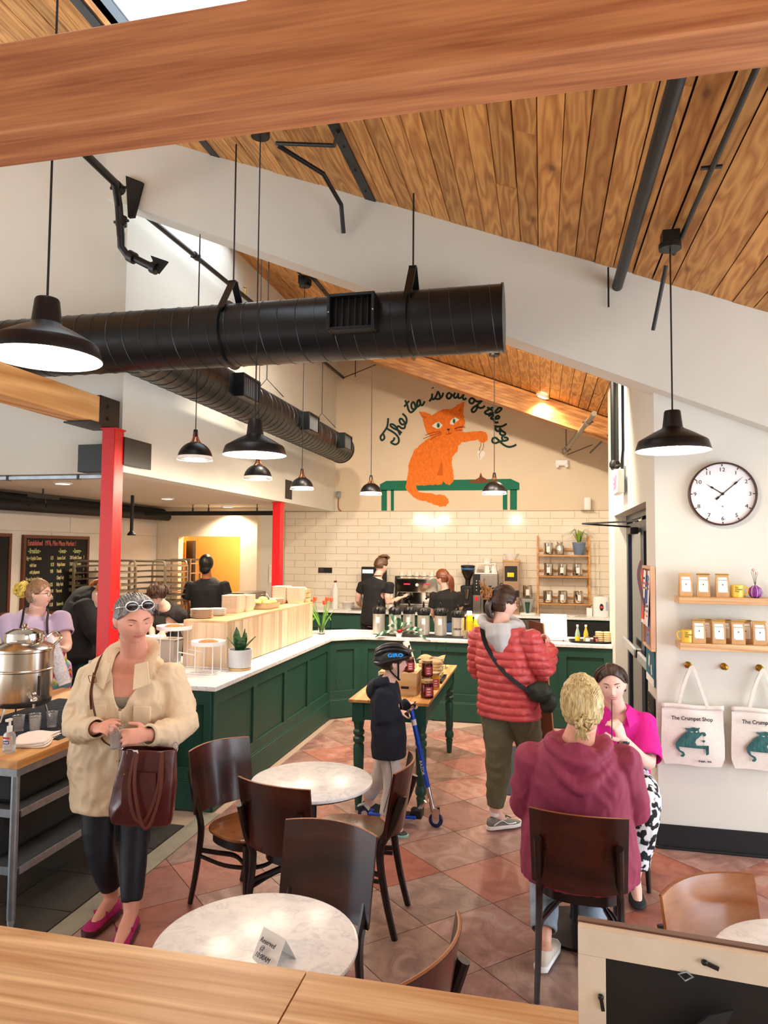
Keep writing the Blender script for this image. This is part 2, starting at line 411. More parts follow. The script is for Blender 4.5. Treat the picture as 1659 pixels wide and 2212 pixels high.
# ---- kitchen under the flat ceiling
struct('ceiling_kitchen', MB().b2((-8.2, 5.18, 2.552), (-3.405, 11.32, 2.66)), WALLC)
kl = struct('wall_kitchen_left', MB().b2((-6.2, 3.0, 0), (-6.02, 10.2, 2.56)), PANELW)
for (z0, z1) in ((.0, 2.10), (2.108, 2.3)):
    ys = [4.2, 5.4, 6.6, 7.65, 8.9, 10.11] if z0 < 1 else [4.0, 5.3, 6.55, 8.0, 9.2, 10.11]
    for a, b in zip(ys, ys[1:]): obj('panel', MB().b2((-6.02, a+.004, z0), (-6.0, b-.004, z1)), PANELW, kl)
kb = struct('wall_kitchen_back', MB().b2((-6.05, 10.12, 0), (-5.62, 10.27, 2.56)).b2((-4.57, 10.12, 0), (-4.29, 10.27, 2.56)).b2((-5.62, 10.12, 2.1), (-4.57, 10.27, 2.56)), WALLW)
struct('wall_kitchen_side', MB().b2((-4.42, 10.27, 0), (-4.29, 11.32, 2.56)), WALL)
# small room beyond the doorway
struct('wall_pantry', MB().b2((-6.4, 11.9, 0), (-4.4, 12.0, 2.5)).b2((-6.5, 10.27, 0), (-6.4, 12, 2.5)).b2((-4.43, 10.27, 0), (-4.36, 12, 2.5)), OCHRE)
struct('ceiling_pantry', MB().b2((-6.5, 10.27, 2.5), (-4.36, 12, 2.56)), WALLC)
struct('floor_pantry', MB().b2((-6.5, 10.12, -.1), (-4.29, 12, -.011)), KTILE)
d = struct('door_2', MB().box((0, .38, 1.02), (.045, .76, 2.04)), mat('dark_brown_door', '#1c100d', .5)); d.location = (-5.86, 11.1, 0); d.rotation_euler = (0, 0, .65)
obj('door_handle', MB().tube([(.02, .68, 1.0), (.07, .68, 1.0), (.07, .58, 1.0)], .009), BRASS, d)
obj('hook', MB().tube([(.02, .3, 1.7), (.06, .3, 1.69), (.07, .3, 1.73)], .007), BRASS, d)
# ---- right side: wall with entrance door, wall with clock
wr = struct('wall_right', MB().b2((.74, 4.96, 0), (.9, 5.37, RZ(.74)+.1)).b2((.74, 7.66, 0), (.9, 8.26, RZ(.74)+.1)).b2((.74, 5.37, 2.29), (.9, 7.66, RZ(.74)+.1)), WALL)
obj('corner_groove', MB().b2((.7395, 6.2, 2.35), (.7405, 6.215, 3.7)), GROUTW, wr)
struct('wall_clock_side', MB().b2((.9, 4.96, 0), (3.6, 5.12, RZ(.9))), WALL)
bb = struct('baseboard_right', MB().b2((.732, 4.945, 0), (3.6, 4.96, .152)).b2((.728, 4.945, 0), (.74, 5.37, .152)), BLACKM, bev=.004)
struct('trim_2', MB().b2((.72, 4.93, 0), (3.6, 4.945, .018)).b2((.715, 4.93, 0), (.728, 5.37, .018)), BLACKM, bev=.006)
struct('wall_right_far', MB().b2((1.2, 8.2, 0), (1.35, 11.32, 4)), WALL)
# entrance door: dark metal frame, two leaves, glass
dr = thing('door_1', None, None, (.86, 5.37, 0)); dr['kind'] = 'structure'
obj('door_frame', MB().b2((.0, 0, 0), (.06, .05, 2.29)).b2((0, 2.24, 0), (.06, 2.29, 2.29)).b2((0, 0, 2.23), (.06, 2.29, 2.29)).b2((0, 1.12, 0), (.06, 1.17, 2.23)), NAVYB, dr, bev=.003)
for k in (0, 1):
    lf = obj('door_leaf', MB().b2((.0, .05+1.12*k, .02), (.05, .12+1.12*k, 2.2)).b2((0, 1.05+1.12*k, .02), (.05, 1.12+1.12*k, 2.2)).b2((0, .12+1.12*k, .02), (.05, 1.05+1.12*k, .25)).b2((0, .12+1.12*k, 2.1), (.05, 1.05+1.12*k, 2.2)), NAVYB, dr, bev=.003)
    obj('pane', MB().b2((.02, .12+1.12*k, .25), (.028, 1.05+1.12*k, 2.1)), mat('tinted_door_glass%d' % k, '#10151a', .08), lf)
    obj('push_bar', MB().b2((-.06, .1+1.12*k, .98), (-.03, 1.07+1.12*k, 1.06)).b2((-.06, .1+1.12*k, .98), (.0, .14+1.12*k, 1.06)), SILV, lf, bev=.008)
obj('door_closer', MB().b2((-.09, 1.2, 2.08), (-.02, 1.5, 2.14)), BLACK, dr, bev=.005)
obj('closer_arm', MB().tube([(-.06, 1.45, 2.15), (-.5, 1.2, 2.17), (-.1, .6, 2.17)], .008, 6), BLACK, dr)
struct('wall_porch', MB().b2((1.9, 5.0, -.1), (2.0, 8.2, 2.9)), mat('porch_dark', '#2a2b2c', .8))

# ---- roof: deck of planks, straps, skylight
RX0, RX1 = -5.2, 2.6
def roofM(x, y): return Matrix.Translation((x, y, RZ(x))) @ Euler((0, SLOPE, 0)).to_matrix().to_4x4()
deck = MB()
def deckpiece(x0, x1, y0, y1):
    v = [(x, y, RZ(x)+dz) for x in (x0, x1) for y in (y0, y1) for dz in (.05, .14)]
    deck.add(v, [(0,1,3,2),(4,6,7,5),(0,4,5,1),(2,3,7,6),(0,2,6,4),(1,5,7,3)])
SKX0, SKX1, SKY0, SKY1 = -2.48, -1.34, 1.2, 3.92
TX0, TX1, TY0, TY1 = -3.34, -1.6, 5.2, 7.1
deckpiece(-9, SKX0, -2.5, 5.1); deckpiece(SKX1, 3.7, -2.5, 5.1); deckpiece(-9, TX0, 5.1, 11.5); deckpiece(TX1, 3.7, 5.1, 11.5); deckpiece(TX0, TX1, TY1, 11.5); deckpiece(TX0, TX1, 5.1, TY0); deckpiece(SKX0, SKX1, SKY1, 5.1); deckpiece(SKX0, SKX1, -2.5, SKY0)
ce = struct('ceiling', deck, mat('deck_dark_brown', '#2a1a0f', .9))  # dark brown deck, seen through the gaps between planks
PW = .131
rest = MB()
x = 2.62; rows = []
while x > -8.4: rows.append(x); x -= PW*math.cos(SLOPE)
for x in rows:
    seen = -3.62 < x < 1.75; hw = PW*math.cos(SLOPE)/2
    for (ya, yb, vis) in ((-1.0, 2.2, 0), (2.2, 4.83, 1), (5.05, 11.32, 1)):
        if ya > 5 and x < -3.6: continue
        y = ya
        while y < yb-.02:
            L = min(rc.choice((.7, 1.3, 1.9, 2.6, 3.2) if y == ya else (2.0, 2.6, 3.4)), yb-y)
            if yb-(y+L) < .35: L = yb-y
            a, b = y, y+L; y += L; skip = 0
            for (q0, q1, r0, r1) in ((SKX0, SKX1, SKY0, SKY1), (TX0, TX1, TY0, TY1)):
                if x+hw > q0+.03 and x-hw < q1-.03 and b > r0 and a < r1:
                    if b > r1+.2: a = r1
                    else: skip = 1
            if skip: continue
            gap = rc.choice((.003, .004, .006, .010)); ctr = (x, (a+b)/2, RZ(x)+.035+rc.uniform(-.004, .004)); dm = (PW-gap, b-a-.004, .035)
            if not (seen and vis): rest.box(ctr, dm, ry=SLOPE); continue
            o = obj('plank', MB().box((0, 0, 0), dm), PLANK, ce); o.location = ctr; o.rotation_euler = (0, SLOPE, 0)
obj('distant_planks', rest, PLANK, ce, kind='stuff')
# black strap plates bolted to the deck
for i, (x, y0, y1) in enumerate(((-1.21, 2.3, 4.83), (-2.45, 4.0, 4.83), (-2.5, 5.05, 11.3))):
    s_ = obj('strap_plate', MB().box((0, 0, 0), (.085, y1-y0, .008)), BLACK, ce); s_.location = (x, (y0+y1)/2, RZ(x)+.012); s_.rotation_euler = (0, SLOPE, 0)
    nb = int((y1-y0)/.28); bm_ = MB()
    for q in range(nb): bm_.ell((0, -(y1-y0)/2+.15+q*.28, -.006), (.009, .009, .006), nu=8, nv=4)
    obj('bolt_heads', bm_, BLACKM, s_)
# skylights (the second one is hidden behind the white header)
SKYF = mat('skylight_flashing', '#49525a', .4, .5); SKYG = mat('frosted_skylight', '#ffffff', .5); SKYG.node_tree.nodes['Principled BSDF'].inputs['Alpha'].default_value = .2
for wi, (X0_, X1_, Y0_, Y1_) in enumerate(((SKX0, SKX1, SKY0, SKY1), (TX0, TX1, TY0, TY1))):
    wn = thing('window_%d' % (wi+1), None, None, (X0_, Y0_, 0)); wn['kind'] = 'structure'
    fr = MB()
    for (x0, x1, y0, y1) in ((X0_-.08, X0_, Y0_, Y1_), (X1_, X1_+.04, Y0_, Y1_), (X0_, X1_, Y1_-.03, Y1_+.03), (X0_, X1_, Y0_-.03, Y0_)):
        v = [(x, y, RZ(x)+dz) for x in (x0, x1) for y in (y0, y1) for dz in (-.005, .24)]
        fr.add(v, [(0,1,3,2),(4,6,7,5),(0,4,5,1),(2,3,7,6),(0,2,6,4),(1,5,7,3)])
    obj('skylight_frame', fr, SKYF, wn, world=True)
    v = [(x, y, RZ(x)+.22) for x, y in ((X0_, Y0_), (X1_, Y0_), (X1_, Y1_), (X0_, Y1_))]
    v += [(a, b, c+.01) for a, b, c in v]
    obj('pane', MB().add(v, [(0,1,2,3),(7,6,5,4),(0,4,5,1),(1,5,6,2),(2,6,7,3),(3,7,4,0)]), SKYG, wn, world=True)

# ---- timbers
t = thing('timber_beam', 'large orange fir beam crossing the top of the picture overhead', 'beam', (-.8, 1.83, 3.18))
ob_ = obj('beam_body', MB().b2((-5.2, 1.75, 3.18), (3.4, 1.92, 3.465)), GLULAM, t, world=True, bev=.006)
obj('steel_plate', MB().b2((.03, 1.738, 3.405), (.40, 1.75, 3.53)), BLACK, t, world=True, bev=.003)
mk_ = MB().add([(.45, 1.7485, 3.385), (.47, 1.7485, 3.36), (.53, 1.7485, 3.365), (.58, 1.7485, 3.40), (.60, 1.7485, 3.44), (.55, 1.7485, 3.43), (.52, 1.7485, 3.395)], [(0,1,2,3,4,5,6)])
obj('scorch_mark', mk_, mat('scorch', '#4a2a1a', .7), t, world=True)
t = thing('timber_beam', 'pale fir beam ending at the bracket on top of the nearer red post', 'beam', (-3.4, 4.9, 2.9))
obj('beam_body', MB().b2((-3.62, -1, 2.905), (-3.4, 4.86, 3.115)), GLULY, t, world=True, bev=.008)
pt = MB().b2((-3.64, 4.84, 2.90), (-3.392, 5.10, 3.125))
br = obj('end_bracket', pt, BLACK, t, world=True, bev=.004)
obj('base_plate', MB().b2((-3.63, 4.72, 2.888), (-3.38, 5.10, 2.90)), BLACK, t, world=True)
obj('bolt_heads', MB().ell((-3.39, 4.94, 3.05), (.012, .016, .016), nu=8, nv=6).ell((-3.39, 4.94, 2.95), (.012, .016, .016), nu=8, nv=6), BLACKM, br, world=True)
t = thing('timber_beam', 'golden laminated roof beam sloping down above the cat mural', 'beam', (-1, 10.15, 4))
bm_ = MB()
for i in range(7):
    z0 = -.30+i*.043
    b = obj('lamination', MB().prism([(-3.4, RZ(-3.4)+z0), (.98, RZ(.98)+z0), (.98, RZ(.98)+z0+.0415), (-3.4, RZ(-3.4)+z0+.0415)], 9.5, 9.7), GLUL2, t, world=True)
# red posts
def post(x0, y0, ztop, lab):
    t = thing('steel_post', lab, 'post', (x0+.06, y0+.06, 0))
    obj('column', MB().b2((x0, y0, 0), (x0+.115, y0+.13, ztop)), RED, t, world=True, bev=.004)
    obj('column_cap', MB().b2((x0-.01, y0-.01, ztop-.012), (x0+.125, y0+.14, ztop)), RED, t, world=True)
    return t
p_ = post(-3.46, 4.97, 2.885, 'nearer red steel post carrying the pale beam')
obj('side_bracket', MB().b2((-3.70, 5.0, 2.535), (-3.46, 5.14, 2.76)), BLACK, p_, world=True, bev=.003)
obj('side_bracket', MB().b2((-3.345, 5.09, 2.60), (-3.335, 5.5, 2.83)), BLACK, p_, world=True, bev=.003)
p_ = post(-3.54, 8.86, 2.545, 'farther red steel post beside the pantry wall')
o_ = obj('black_plate', MB().b2((-3.40, 8.95, 2.60), (-3.39, 9.2, 2.86)), BLACK, p_, world=True, bev=.003)
# ================================================================ DUCTS, PIPES, LAMPS
def duct(label, axis, c, r, a, b, ribs, cap):
    t = thing('spiral_duct', label, 'duct', (a if axis == 'x' else c[0], c[0] if axis == 'x' else a, c[1]))
    def P(s, ang, rr):
        return (s, c[0]+rr*math.cos(ang), c[1]+rr*math.sin(ang)) if axis == 'x' else (c[0]+rr*math.cos(ang), s, c[1]+rr*math.sin(ang))
    n = 48
    obj('duct_body', MB().loft([[P(s, 2*PI*k/n, r) for k in range(n)] for s in (a, b)]+[[P(s, 2*PI*k/n, r-.012) for k in range(n)] for s in (b, a)], cap=False), DUCT, t, world=True)
    end = MB().loft([[P(s, 2*PI*k/n, rr) for k in range(n)] for s, rr in ((cap[0], r-.003), (cap[0], r+.008), (cap[1], r+.008), (cap[1], r-.003))], cap=True)
    obj('end_cap', end, DUCT, t, world=True)
    turns = int(abs(b-a)/ribs); m = turns*28
    obj('spiral_seam', MB().tube([P(a+(b-a)*i/m, 2*PI*i/28, r+.0015) for i in range(m+1)], .0032, 5), mat('duct_seam', '#2a3036', .35, .3), t, world=True)
    return t
d1 = duct('large black spiral duct running across the room in front of the white header', 'x', (4.5, 3.42), .215, -5.6, -.235, .125, (-.245, -.232))
d2 = duct('long black spiral duct running back along the upper left wall', 'y', (-2.97, 3.43), .205, 4.52, 10.15, .13, (10.14, 10.152))
def vent(t, c, w, h, dep, axis, flip=1):
    """box outlet; faces -y for axis y, +x for axis x"""
    mb = MB(); f = .02
    if axis == 'y':
        x0, x1, z0, z1 = c[0]-w/2, c[0]+w/2, c[2]-h/2, c[2]+h/2; y0 = c[1]; y1 = y0+dep
        for a, b in (((x0, y0, z0), (x0+f, y1, z1)), ((x1-f, y0, z0), (x1, y1, z1)), ((x0+f, y0, z0), (x1-f, y1, z0+f)), ((x0+f, y0, z1-f), (x1-f, y1, z1))): mb.b2(a, b)
        o = obj('air_outlet', mb, DUCT, t, world=True, bev=.003)
        obj('outlet_void', MB().b2((x0+f, y0+.06, z0+f), (x1-f, y0+.07, z1-f)), BLACKM, o, world=True)
        sl = MB()
        for k in range(6): sl.b2((x0+f+.03+k*(w-.1)/5, y0+.03, z0+f), (x0+f+.034+k*(w-.1)/5, y0+.055, z1-f))
        obj('louvres', sl, BLACKM, o, world=True)
        [obj('screw', MB().ell((x_, y0, c[2]), (.006, .004, .006), nu=8, nv=4), STEEL, o, world=True) for x_ in (x0+.01, x1-.01)]
    else:
        x0, x1 = c[0]-dep, c[0]; y0, y1, z0, z1 = c[1]-w/2, c[1]+w/2, c[2]-h/2, c[2]+h/2
        for a, b in (((x0, y0, z0), (x1, y0+f, z1)), ((x0, y1-f, z0), (x1, y1, z1)), ((x0, y0+f, z0), (x1, y1-f, z0+f)), ((x0, y0+f, z1-f), (x1, y1-f, z1))): mb.b2(a, b)
        o = obj('air_outlet', mb, DUCT, t, world=True, bev=.003)
        obj('outlet_void', MB().b2((x1-.08, y0+f, z0+f), (x1-.07, y1-f, z1-f)), BLACKM, o, world=True)
        sl = MB()
        for k in range(7): sl.b2((x1-.05, y0+f+.03+k*(w-.1)/6, z0+f), (x1-.01, y0+f+.034+k*(w-.1)/6, z1-f))
        obj('louvres', sl, mat('louvre_grey', '#8d8f90', .4, .5), o, world=True)
vent(d1, (-1.175, 4.19, 3.43), .31, .235, .2, 'y')
for yy in (6.15, 8.02, 9.55): vent(d2, (-2.68, yy, 3.44), .40, .22, .16, 'x')
def hanger(t, x, y, ztop, zt, w=.2, axis='x'):
    o = obj('hanger_rod', MB().cyl((x, y, zt+.16), (x, y, ztop), .006, n=8), BLACK, t, world=True)
    if axis == 'x':
        mb = MB()
        for s in (-1, 1):
            mb.add([(x-.025, y+s*.02, zt+.17), (x+.025, y+s*.02, zt+.17), (x+.025, y+s*w, zt-.08), (x-.025, y+s*w, zt-.08), (x-.025, y+s*.012, zt+.166), (x+.025, y+s*.012, zt+.166), (x+.025, y+s*(w-.008), zt-.08), (x-.025, y+s*(w-.008), zt-.08)], [(0,1,2,3),(7,6,5,4),(0,4,5,1),(1,5,6,2),(2,6,7,3),(3,7,4,0)])
        mb.box((x, y, zt+.17), (.05, .05, .008))
        obj('hanger_strap', mb, DUCT, t, world=True)
        for rr in (0,): obj('hanger_band', MB().tube([(x, y+.218*math.cos(a), 3.42+.218*math.sin(a)) for a in [2*PI*i/32 for i in range(32)]], [(.0015, .022)]*32, 4, closed=True, up=(0,0,1)), DUCT, t, world=True)
    else:
        obj('hanger_strap', MB().tube([(x-w, y, zt-.05), (x, y, zt+.16), (x+w, y, zt-.05)], .005, 6), BLACK, t, world=True)
hanger(d1, -2.12, 4.5, RZ(-2.12), 3.635)
hanger(d1, -.83, 4.5, RZ(-.83), 3.635)
hanger(d2, -2.97, 7.2, RZ(-2.97), 3.64, axis='y'); hanger(d2, -2.97, 9.2, RZ(-2.97), 3.64, axis='y'); hanger(d2, -2.97, 5.6, RZ(-2.97), 3.64, axis='y')

def pipe(label, pts, r, m=BLACK, cat='pipe', joints=(), extra=None, n=14):
    t = thing('sprinkler_pipe', label, cat, pts[0])
    obj('pipe_run', MB().tube(pts, r, n), m, t, world=True)
    for (p, q) in joints:
        p = Vector(p); d = Vector(q).normalized()
        mb = MB().tube([p-d*.035, p+d*.035], r*1.45, 12); s = d.cross(Vector((0, 0, 1)))
        if s.length < .1: s = Vector((1, 0, 0))
        s.normalize(); mb.tube([p-s*r*2.1, p+s*r*2.1], .011, 8)
        obj('coupling', mb, m, t, world=True)
    return t
zp = lambda x: RZ(x)-.10
pipe('fat black pipe running along the plank roof, ending on the white header', [(.50, 1.8, zp(.5)), (.50, 4.86, zp(.5))], .034)
tt = pipe('thin black conduit along the plank roof leading to the right pendant box', [(.76, 1.8, RZ(.76)-.03), (.76, 4.28, RZ(.76)-.03)], .013)
obj('conduit_strap', MB().box((.76, 3.35, RZ(.76)-.02), (.09, .02, .01)), BLACK, tt, world=True)
pipe('short black rod pipe poking down beside the right pendant box', [(.74, 4.42, RZ(.74)-.05), (.68, 4.55, 3.3)], .012)
pipe('thin black hanger rod at the end of the fat black pipe', [(.44, 4.80, RZ(.44)), (.44, 4.80, 3.55)], .006)
yy = lambda *a: a
t = pipe('black jointed sprinkler main stepping down the upper left wall', [(-3.0, 3.4, 4.62), (-3.12, 4.55, 4.66), (-3.2, 4.72, 4.58), (-3.2, 4.76, 4.35)], .030,
         joints=(((-3.14, 4.62, 4.66), (-.1, 1, 0)), ((-3.2, 4.76, 4.47), (0, 0, 1))))
obj('pipe_run', MB().tube([(-3.2, 4.76, 4.38), (-3.2, 4.77, 4.27), (-3.17, 4.80, 4.22), (-3.0, 4.815, 4.13), (-2.93, 4.82, 4.10)], .03, 14), BLACK, t, world=True)
[obj('coupling', MB().tube([a, b], .046, 12), BLACK, t, world=True) for a, b in (((-3.15, 4.80, 4.21), (-3.10, 4.80, 4.18)), ((-2.96, 4.82, 4.11), (-2.92, 4.82, 4.09)))]
obj('wall_flange', MB().prism([(-3.20, 4.86), (-3.05, 4.79), (-3.12, 4.52), (-3.17, 4.52)], 4.80, 4.828, 'xz'), BLACKM, t, world=True)
obj('wall_flange', MB().prism([(-2.97, 4.20), (-2.82, 4.14), (-2.9, 4.05)], 4.81, 4.828, 'xz'), BLACKM, t, world=True)
pipe('black sprinkler pipe running back high on the upper left wall', [(-3.25, 5.06, 4.72), (-3.25, 11.2, 4.80)], .024, joints=(((-3.25, 6.05, 4.735), (0, 1, 0)),))
t = pipe('small brass sprinkler head standing on the high wall pipe', [(-3.25, 7.2, 4.75), (-3.25, 7.2, 4.84)], .009, BRASS, 'sprinkler'); obj('deflector', MB().cyl((-3.25, 7.2, 4.855), (-3.25, 7.2, 4.862), .022, n=10), BRASS, t, world=True)
pipe('grey steel pipe crossing below the golden beam', [(.60, 8.4, 3.52), (.34, 11.2, 3.45)], .032, mat('pipe_grey', '#857a6f', .4, .6), joints=(((.56, 8.9, 3.51), (-.1, 1, 0)), ((.37, 10.9, 3.455), (-.1, 1, 0))))
pipe('slim black pipe crossing below the golden beam', [(.95, 8.4, 3.45), (.72, 10.9, 3.40)], .014)
pipe('thin hanger rod beside the grey steel pipe', [(.36, 10.7, 3.95), (.36, 10.7, 3.42)], .006)
pipe('thin black angled tie rod beside the grey pipe', [(.72, 10.5, 3.46), (.38, 10.95, 3.38)], .006)
pipe('black hanger rod on the back wall beside the upper left pipe', [(-2.93, 10.8, 5.0), (-2.93, 10.8, 4.7)], .007)
pipe('thin black tie rod on the back wall beside the upper left pipe', [(-2.5, 10.9, 4.95), (-3.2, 11.0, 4.74)], .007)
pipe('black bent bracket rod on the roof planks beside the middle pendant', [(-1.72, 4.3, RZ(-1.72)-.02), (-1.45, 4.45, RZ(-1.45)-.06), (-1.40, 4.72, 4.40), (-1.40, 4.79, 4.22)], .016)
pipe('black bent conduit from the middle pendant canopy across the strap plate', [(-1.70, 4.22, 4.60), (-1.25, 4.05, RZ(-1.25)-.04), (-1.18, 3.9, RZ(-1.18)-.02)], .013)
# vertical fire pipes on the right wall
t = pipe('thick black fire riser on the wall above the entrance door', [(.66, 6.72, 3.62), (.66, 6.72, 2.72)], .036)
obj('valve_flange', MB().lathe([(.03, 0), (.05, .02), (.05, .05), (.03, .09)], (.66, 6.72, 2.68), 14).cyl((.66, 6.5, 2.71), (.66, 6.94, 2.71), .018, n=10), BLACK, t, world=True)
obj('elbow', MB().tube([(.66, 6.72, 3.6), (.66, 6.72, 3.66), (.66, 6.65, 3.70), (.66, 6.3, 3.71)], .036, 12), BLACK, t, world=True)
pipe('slim black conduit beside the thick riser, leading to the exit sign', [(.70, 6.42, 3.58), (.70, 6.42, 2.82), (.70, 6.5, 2.74), (.70, 6.52, 2.66)], .013)
# kitchen ceiling pipes
def rail(label, pts, r, heads=()):
    t = pipe(label, pts, r, BLACKM)
    for h in heads: obj('upright_head', MB().cyl((h[0], h[1], h[2]), (h[0], h[1], h[2]+.06), .013, n=8).cyl((h[0], h[1], h[2]+.06), (h[0], h[1], h[2]+.1), .006, n=6).cyl((h[0], h[1], h[2]+.1), (h[0], h[1], h[2]+.105), .02, n=8), BLACK, t, world=True)
    return t
rail('black sprinkler pipe under the flat ceiling ending at the farther red post', [(-5.9, 9.3, 2.42), (-3.72, 9.3, 2.42), (-3.6, 9.3, 2.42)], .032, [(-4.95, 9.3, 2.44), (-4.7, 9.3, 2.44), (-3.95, 9.3, 2.44), (-3.62, 9.3, 2.44)])
rail('thick black pipe along the top of the menu board wall', [(-5.75, 4.0, 2.36), (-5.75, 10, 2.40)], .06, [(-5.75, 7.2, 2.40)])
rail('long black duct in the ceiling corner above the menu boards', [(-5.88, 4.0, 2.45), (-5.88, 10.05, 2.45)], .085)
t = rail('black drop pipe with valve below the flat ceiling behind the red post', [(-4.85, 7.6, 2.552), (-4.85, 7.6, 2.12)], .02); obj('valve', MB().lathe([(.02, .0), (.05, -.04), (.05, -.055)], (-4.85, 7.6, 2.12), 12), BLACKM, t, world=True)
t = thing('track_light', 'black bar track light clamped under the flat ceiling', 'light', (-5.3, 6.6, 2.5))
obj('bar', MB().box((-5.3, 6.6, 2.46), (.03, .5, .03)), BLACK, t, world=True); obj('ceiling_stem', MB().cyl((-5.3, 6.6, 2.47), (-5.3, 6.6, 2.552), .01, n=6), BLACK, t, world=True); obj('stand', MB().cyl((-5.3, 6.5, 2.45), (-5.4, 6.5, 2.36), .01, n=6).cyl((-5.3, 6.7, 2.45), (-5.4, 6.78, 2.36), .01, n=6), BLACK, t, world=True)
t = thing('conduit', 'galvanised conduit under the edge of the left wall beside the red post', 'conduit', (-5, 5.22, 2.5)); obj('conduit_run', MB().b2((-9, 5.20, 2.50), (-3.62, 5.235, 2.535)), GALV, t, world=True, bev=.004)
[obj('clamp', MB().b2((x_, 5.195, 2.495), (x_+.02, 5.24, 2.54)), BLACK, t, world=True) for x_ in (-4.55, -3.85)]
for i, (x, y) in enumerate(((-4.62, 6.03), (-4.69, 8.13), (-4.69, 9.9))):
    t = thing('downlight', ('round recessed downlight left of the nearer red post', 'round recessed downlight between the two red posts', 'round recessed downlight nearest the farther red post')[i], 'light', (x, y, 2.552), group='recessed downlights in the flat ceiling')
    obj('trim_ring', MB().lathe([(.088, 0), (.088, -.008), (.07, -.012), (.066, -.004)], (0, 0, 0), 24, cap=False), WHITEM, t)
    obj('lens', MB().cyl((0, 0, -.008), (0, 0, -.003), .068, n=24), LITW, t)
    lamp('downlight_lamp', 'SPOT', (x, y, 2.53), 75, (1, .84, .64), .06, spot=2.4)
t = thing('downlight', 'small lit downlight in the roof planks above the cat mural', 'light', (.02, 9.4, RZ(.02)-.01))
obj('trim_ring', MB().lathe([(.09, 0), (.09, -.02), (.06, -.03), (.055, 0)], (0, 0, 0), 20, cap=False), WHITEM, t); obj('lens', MB().cyl((0, 0, -.022), (0, 0, -.012), .056, n=20), LITW, t)
for o in t.children: o.rotation_euler = (0, SLOPE, 0)
lamp('roof_downlight_lamp', 'SPOT', (.02, 9.4, RZ(.02)-.06), 90, (1, .82, .62), .05, spot=2.2)

for k_, x_ in enumerate((-2.1, -1.0, .1)):  # unseen roof lights added to brighten the back of the room
    t = thing('downlight', 'added unseen fill light behind the white header, %s' % ('highest on the slope', 'middle one', 'lowest on the slope')[k_], 'light', (x_, 6.5, RZ(x_)-.01), group='added fill lights behind the header'); obj('lens', MB().cyl((0, 0, -.03), (0, 0, 0), .07, n=16), LITW, t)
    lamp('added_fill_lamp', 'SPOT', (x_, 6.5, RZ(x_)-.08), 170, (1, .85, .66), .08, rot=(.55, 0, 0), spot=2.3)
# pendants ---------------------------------------------------------
def barn(x, y, zr, ztop, lab, canopy=True, en=22):
    t = thing('barn_pendant_lamp', lab, 'lamp', (x, y, zr), group='barn shade pendant lamps')
    R = .195
    obj('shade', MB().loft([[(r*math.cos(2*PI*k/40), r*math.sin(2*PI*k/40), z) for k in range(40)] for r, z in ((R, 0), (R*1.005, .004), (R*.93, .052), (R*.9, .058), (R*.55, .098), (R*.31, .122), (R*.27, .13), (R*.22, .215), (R*.2, .222))], cap=False), SHADEO, t)
    obj('shade_lining', MB().loft([[(r*math.cos(2*PI*k/40), r*math.sin(2*PI*k/40), z) for k in range(40)] for r, z in ((R*.995, .001), (R*.915, .050), (R*.53, .094), (R*.2, .122), (.01, .124))], cap=False), SHADEI, t)
    obj('cord', MB().cyl((0, 0, .22), (0, 0, ztop-zr), .0045, n=6), BLACKM, t)
    obj('bulb', MB().lathe([(.002, -.0), (.03, .012), (.034, .035), (.02, .065), (.014, .1), (.002, .1)], (0, 0, .012), 12), BULB, t)
    if canopy:
        obj('canopy', MB().cyl((0, 0, ztop-zr-.03), (0, 0, ztop-zr), .06, n=20).box((0, 0, ztop-zr+.03), (.09, .09, .07)), BLACK, t)
    lamp('pendant_bulb_lamp', 'POINT', (x, y, zr+.02), en, (1, .85, .68), .045)
barn(-1.73, 4.02, 2.50, 4.56, 'black barn pendant hanging in front of the big duct near the middle', en=14)
barn(.70, 4.05, 2.475, 3.63, 'black barn pendant hanging in front of the clock wall', en=14)
barn(-1.76, 2.18, 2.61, 5.0, 'black barn pendant nearest the viewer over the pale fir beam', False, 10)
barn(.93, 2.18, 2.66, 3.62, 'black barn pendant cut off by the edge of the picture above the clock', False, 8)
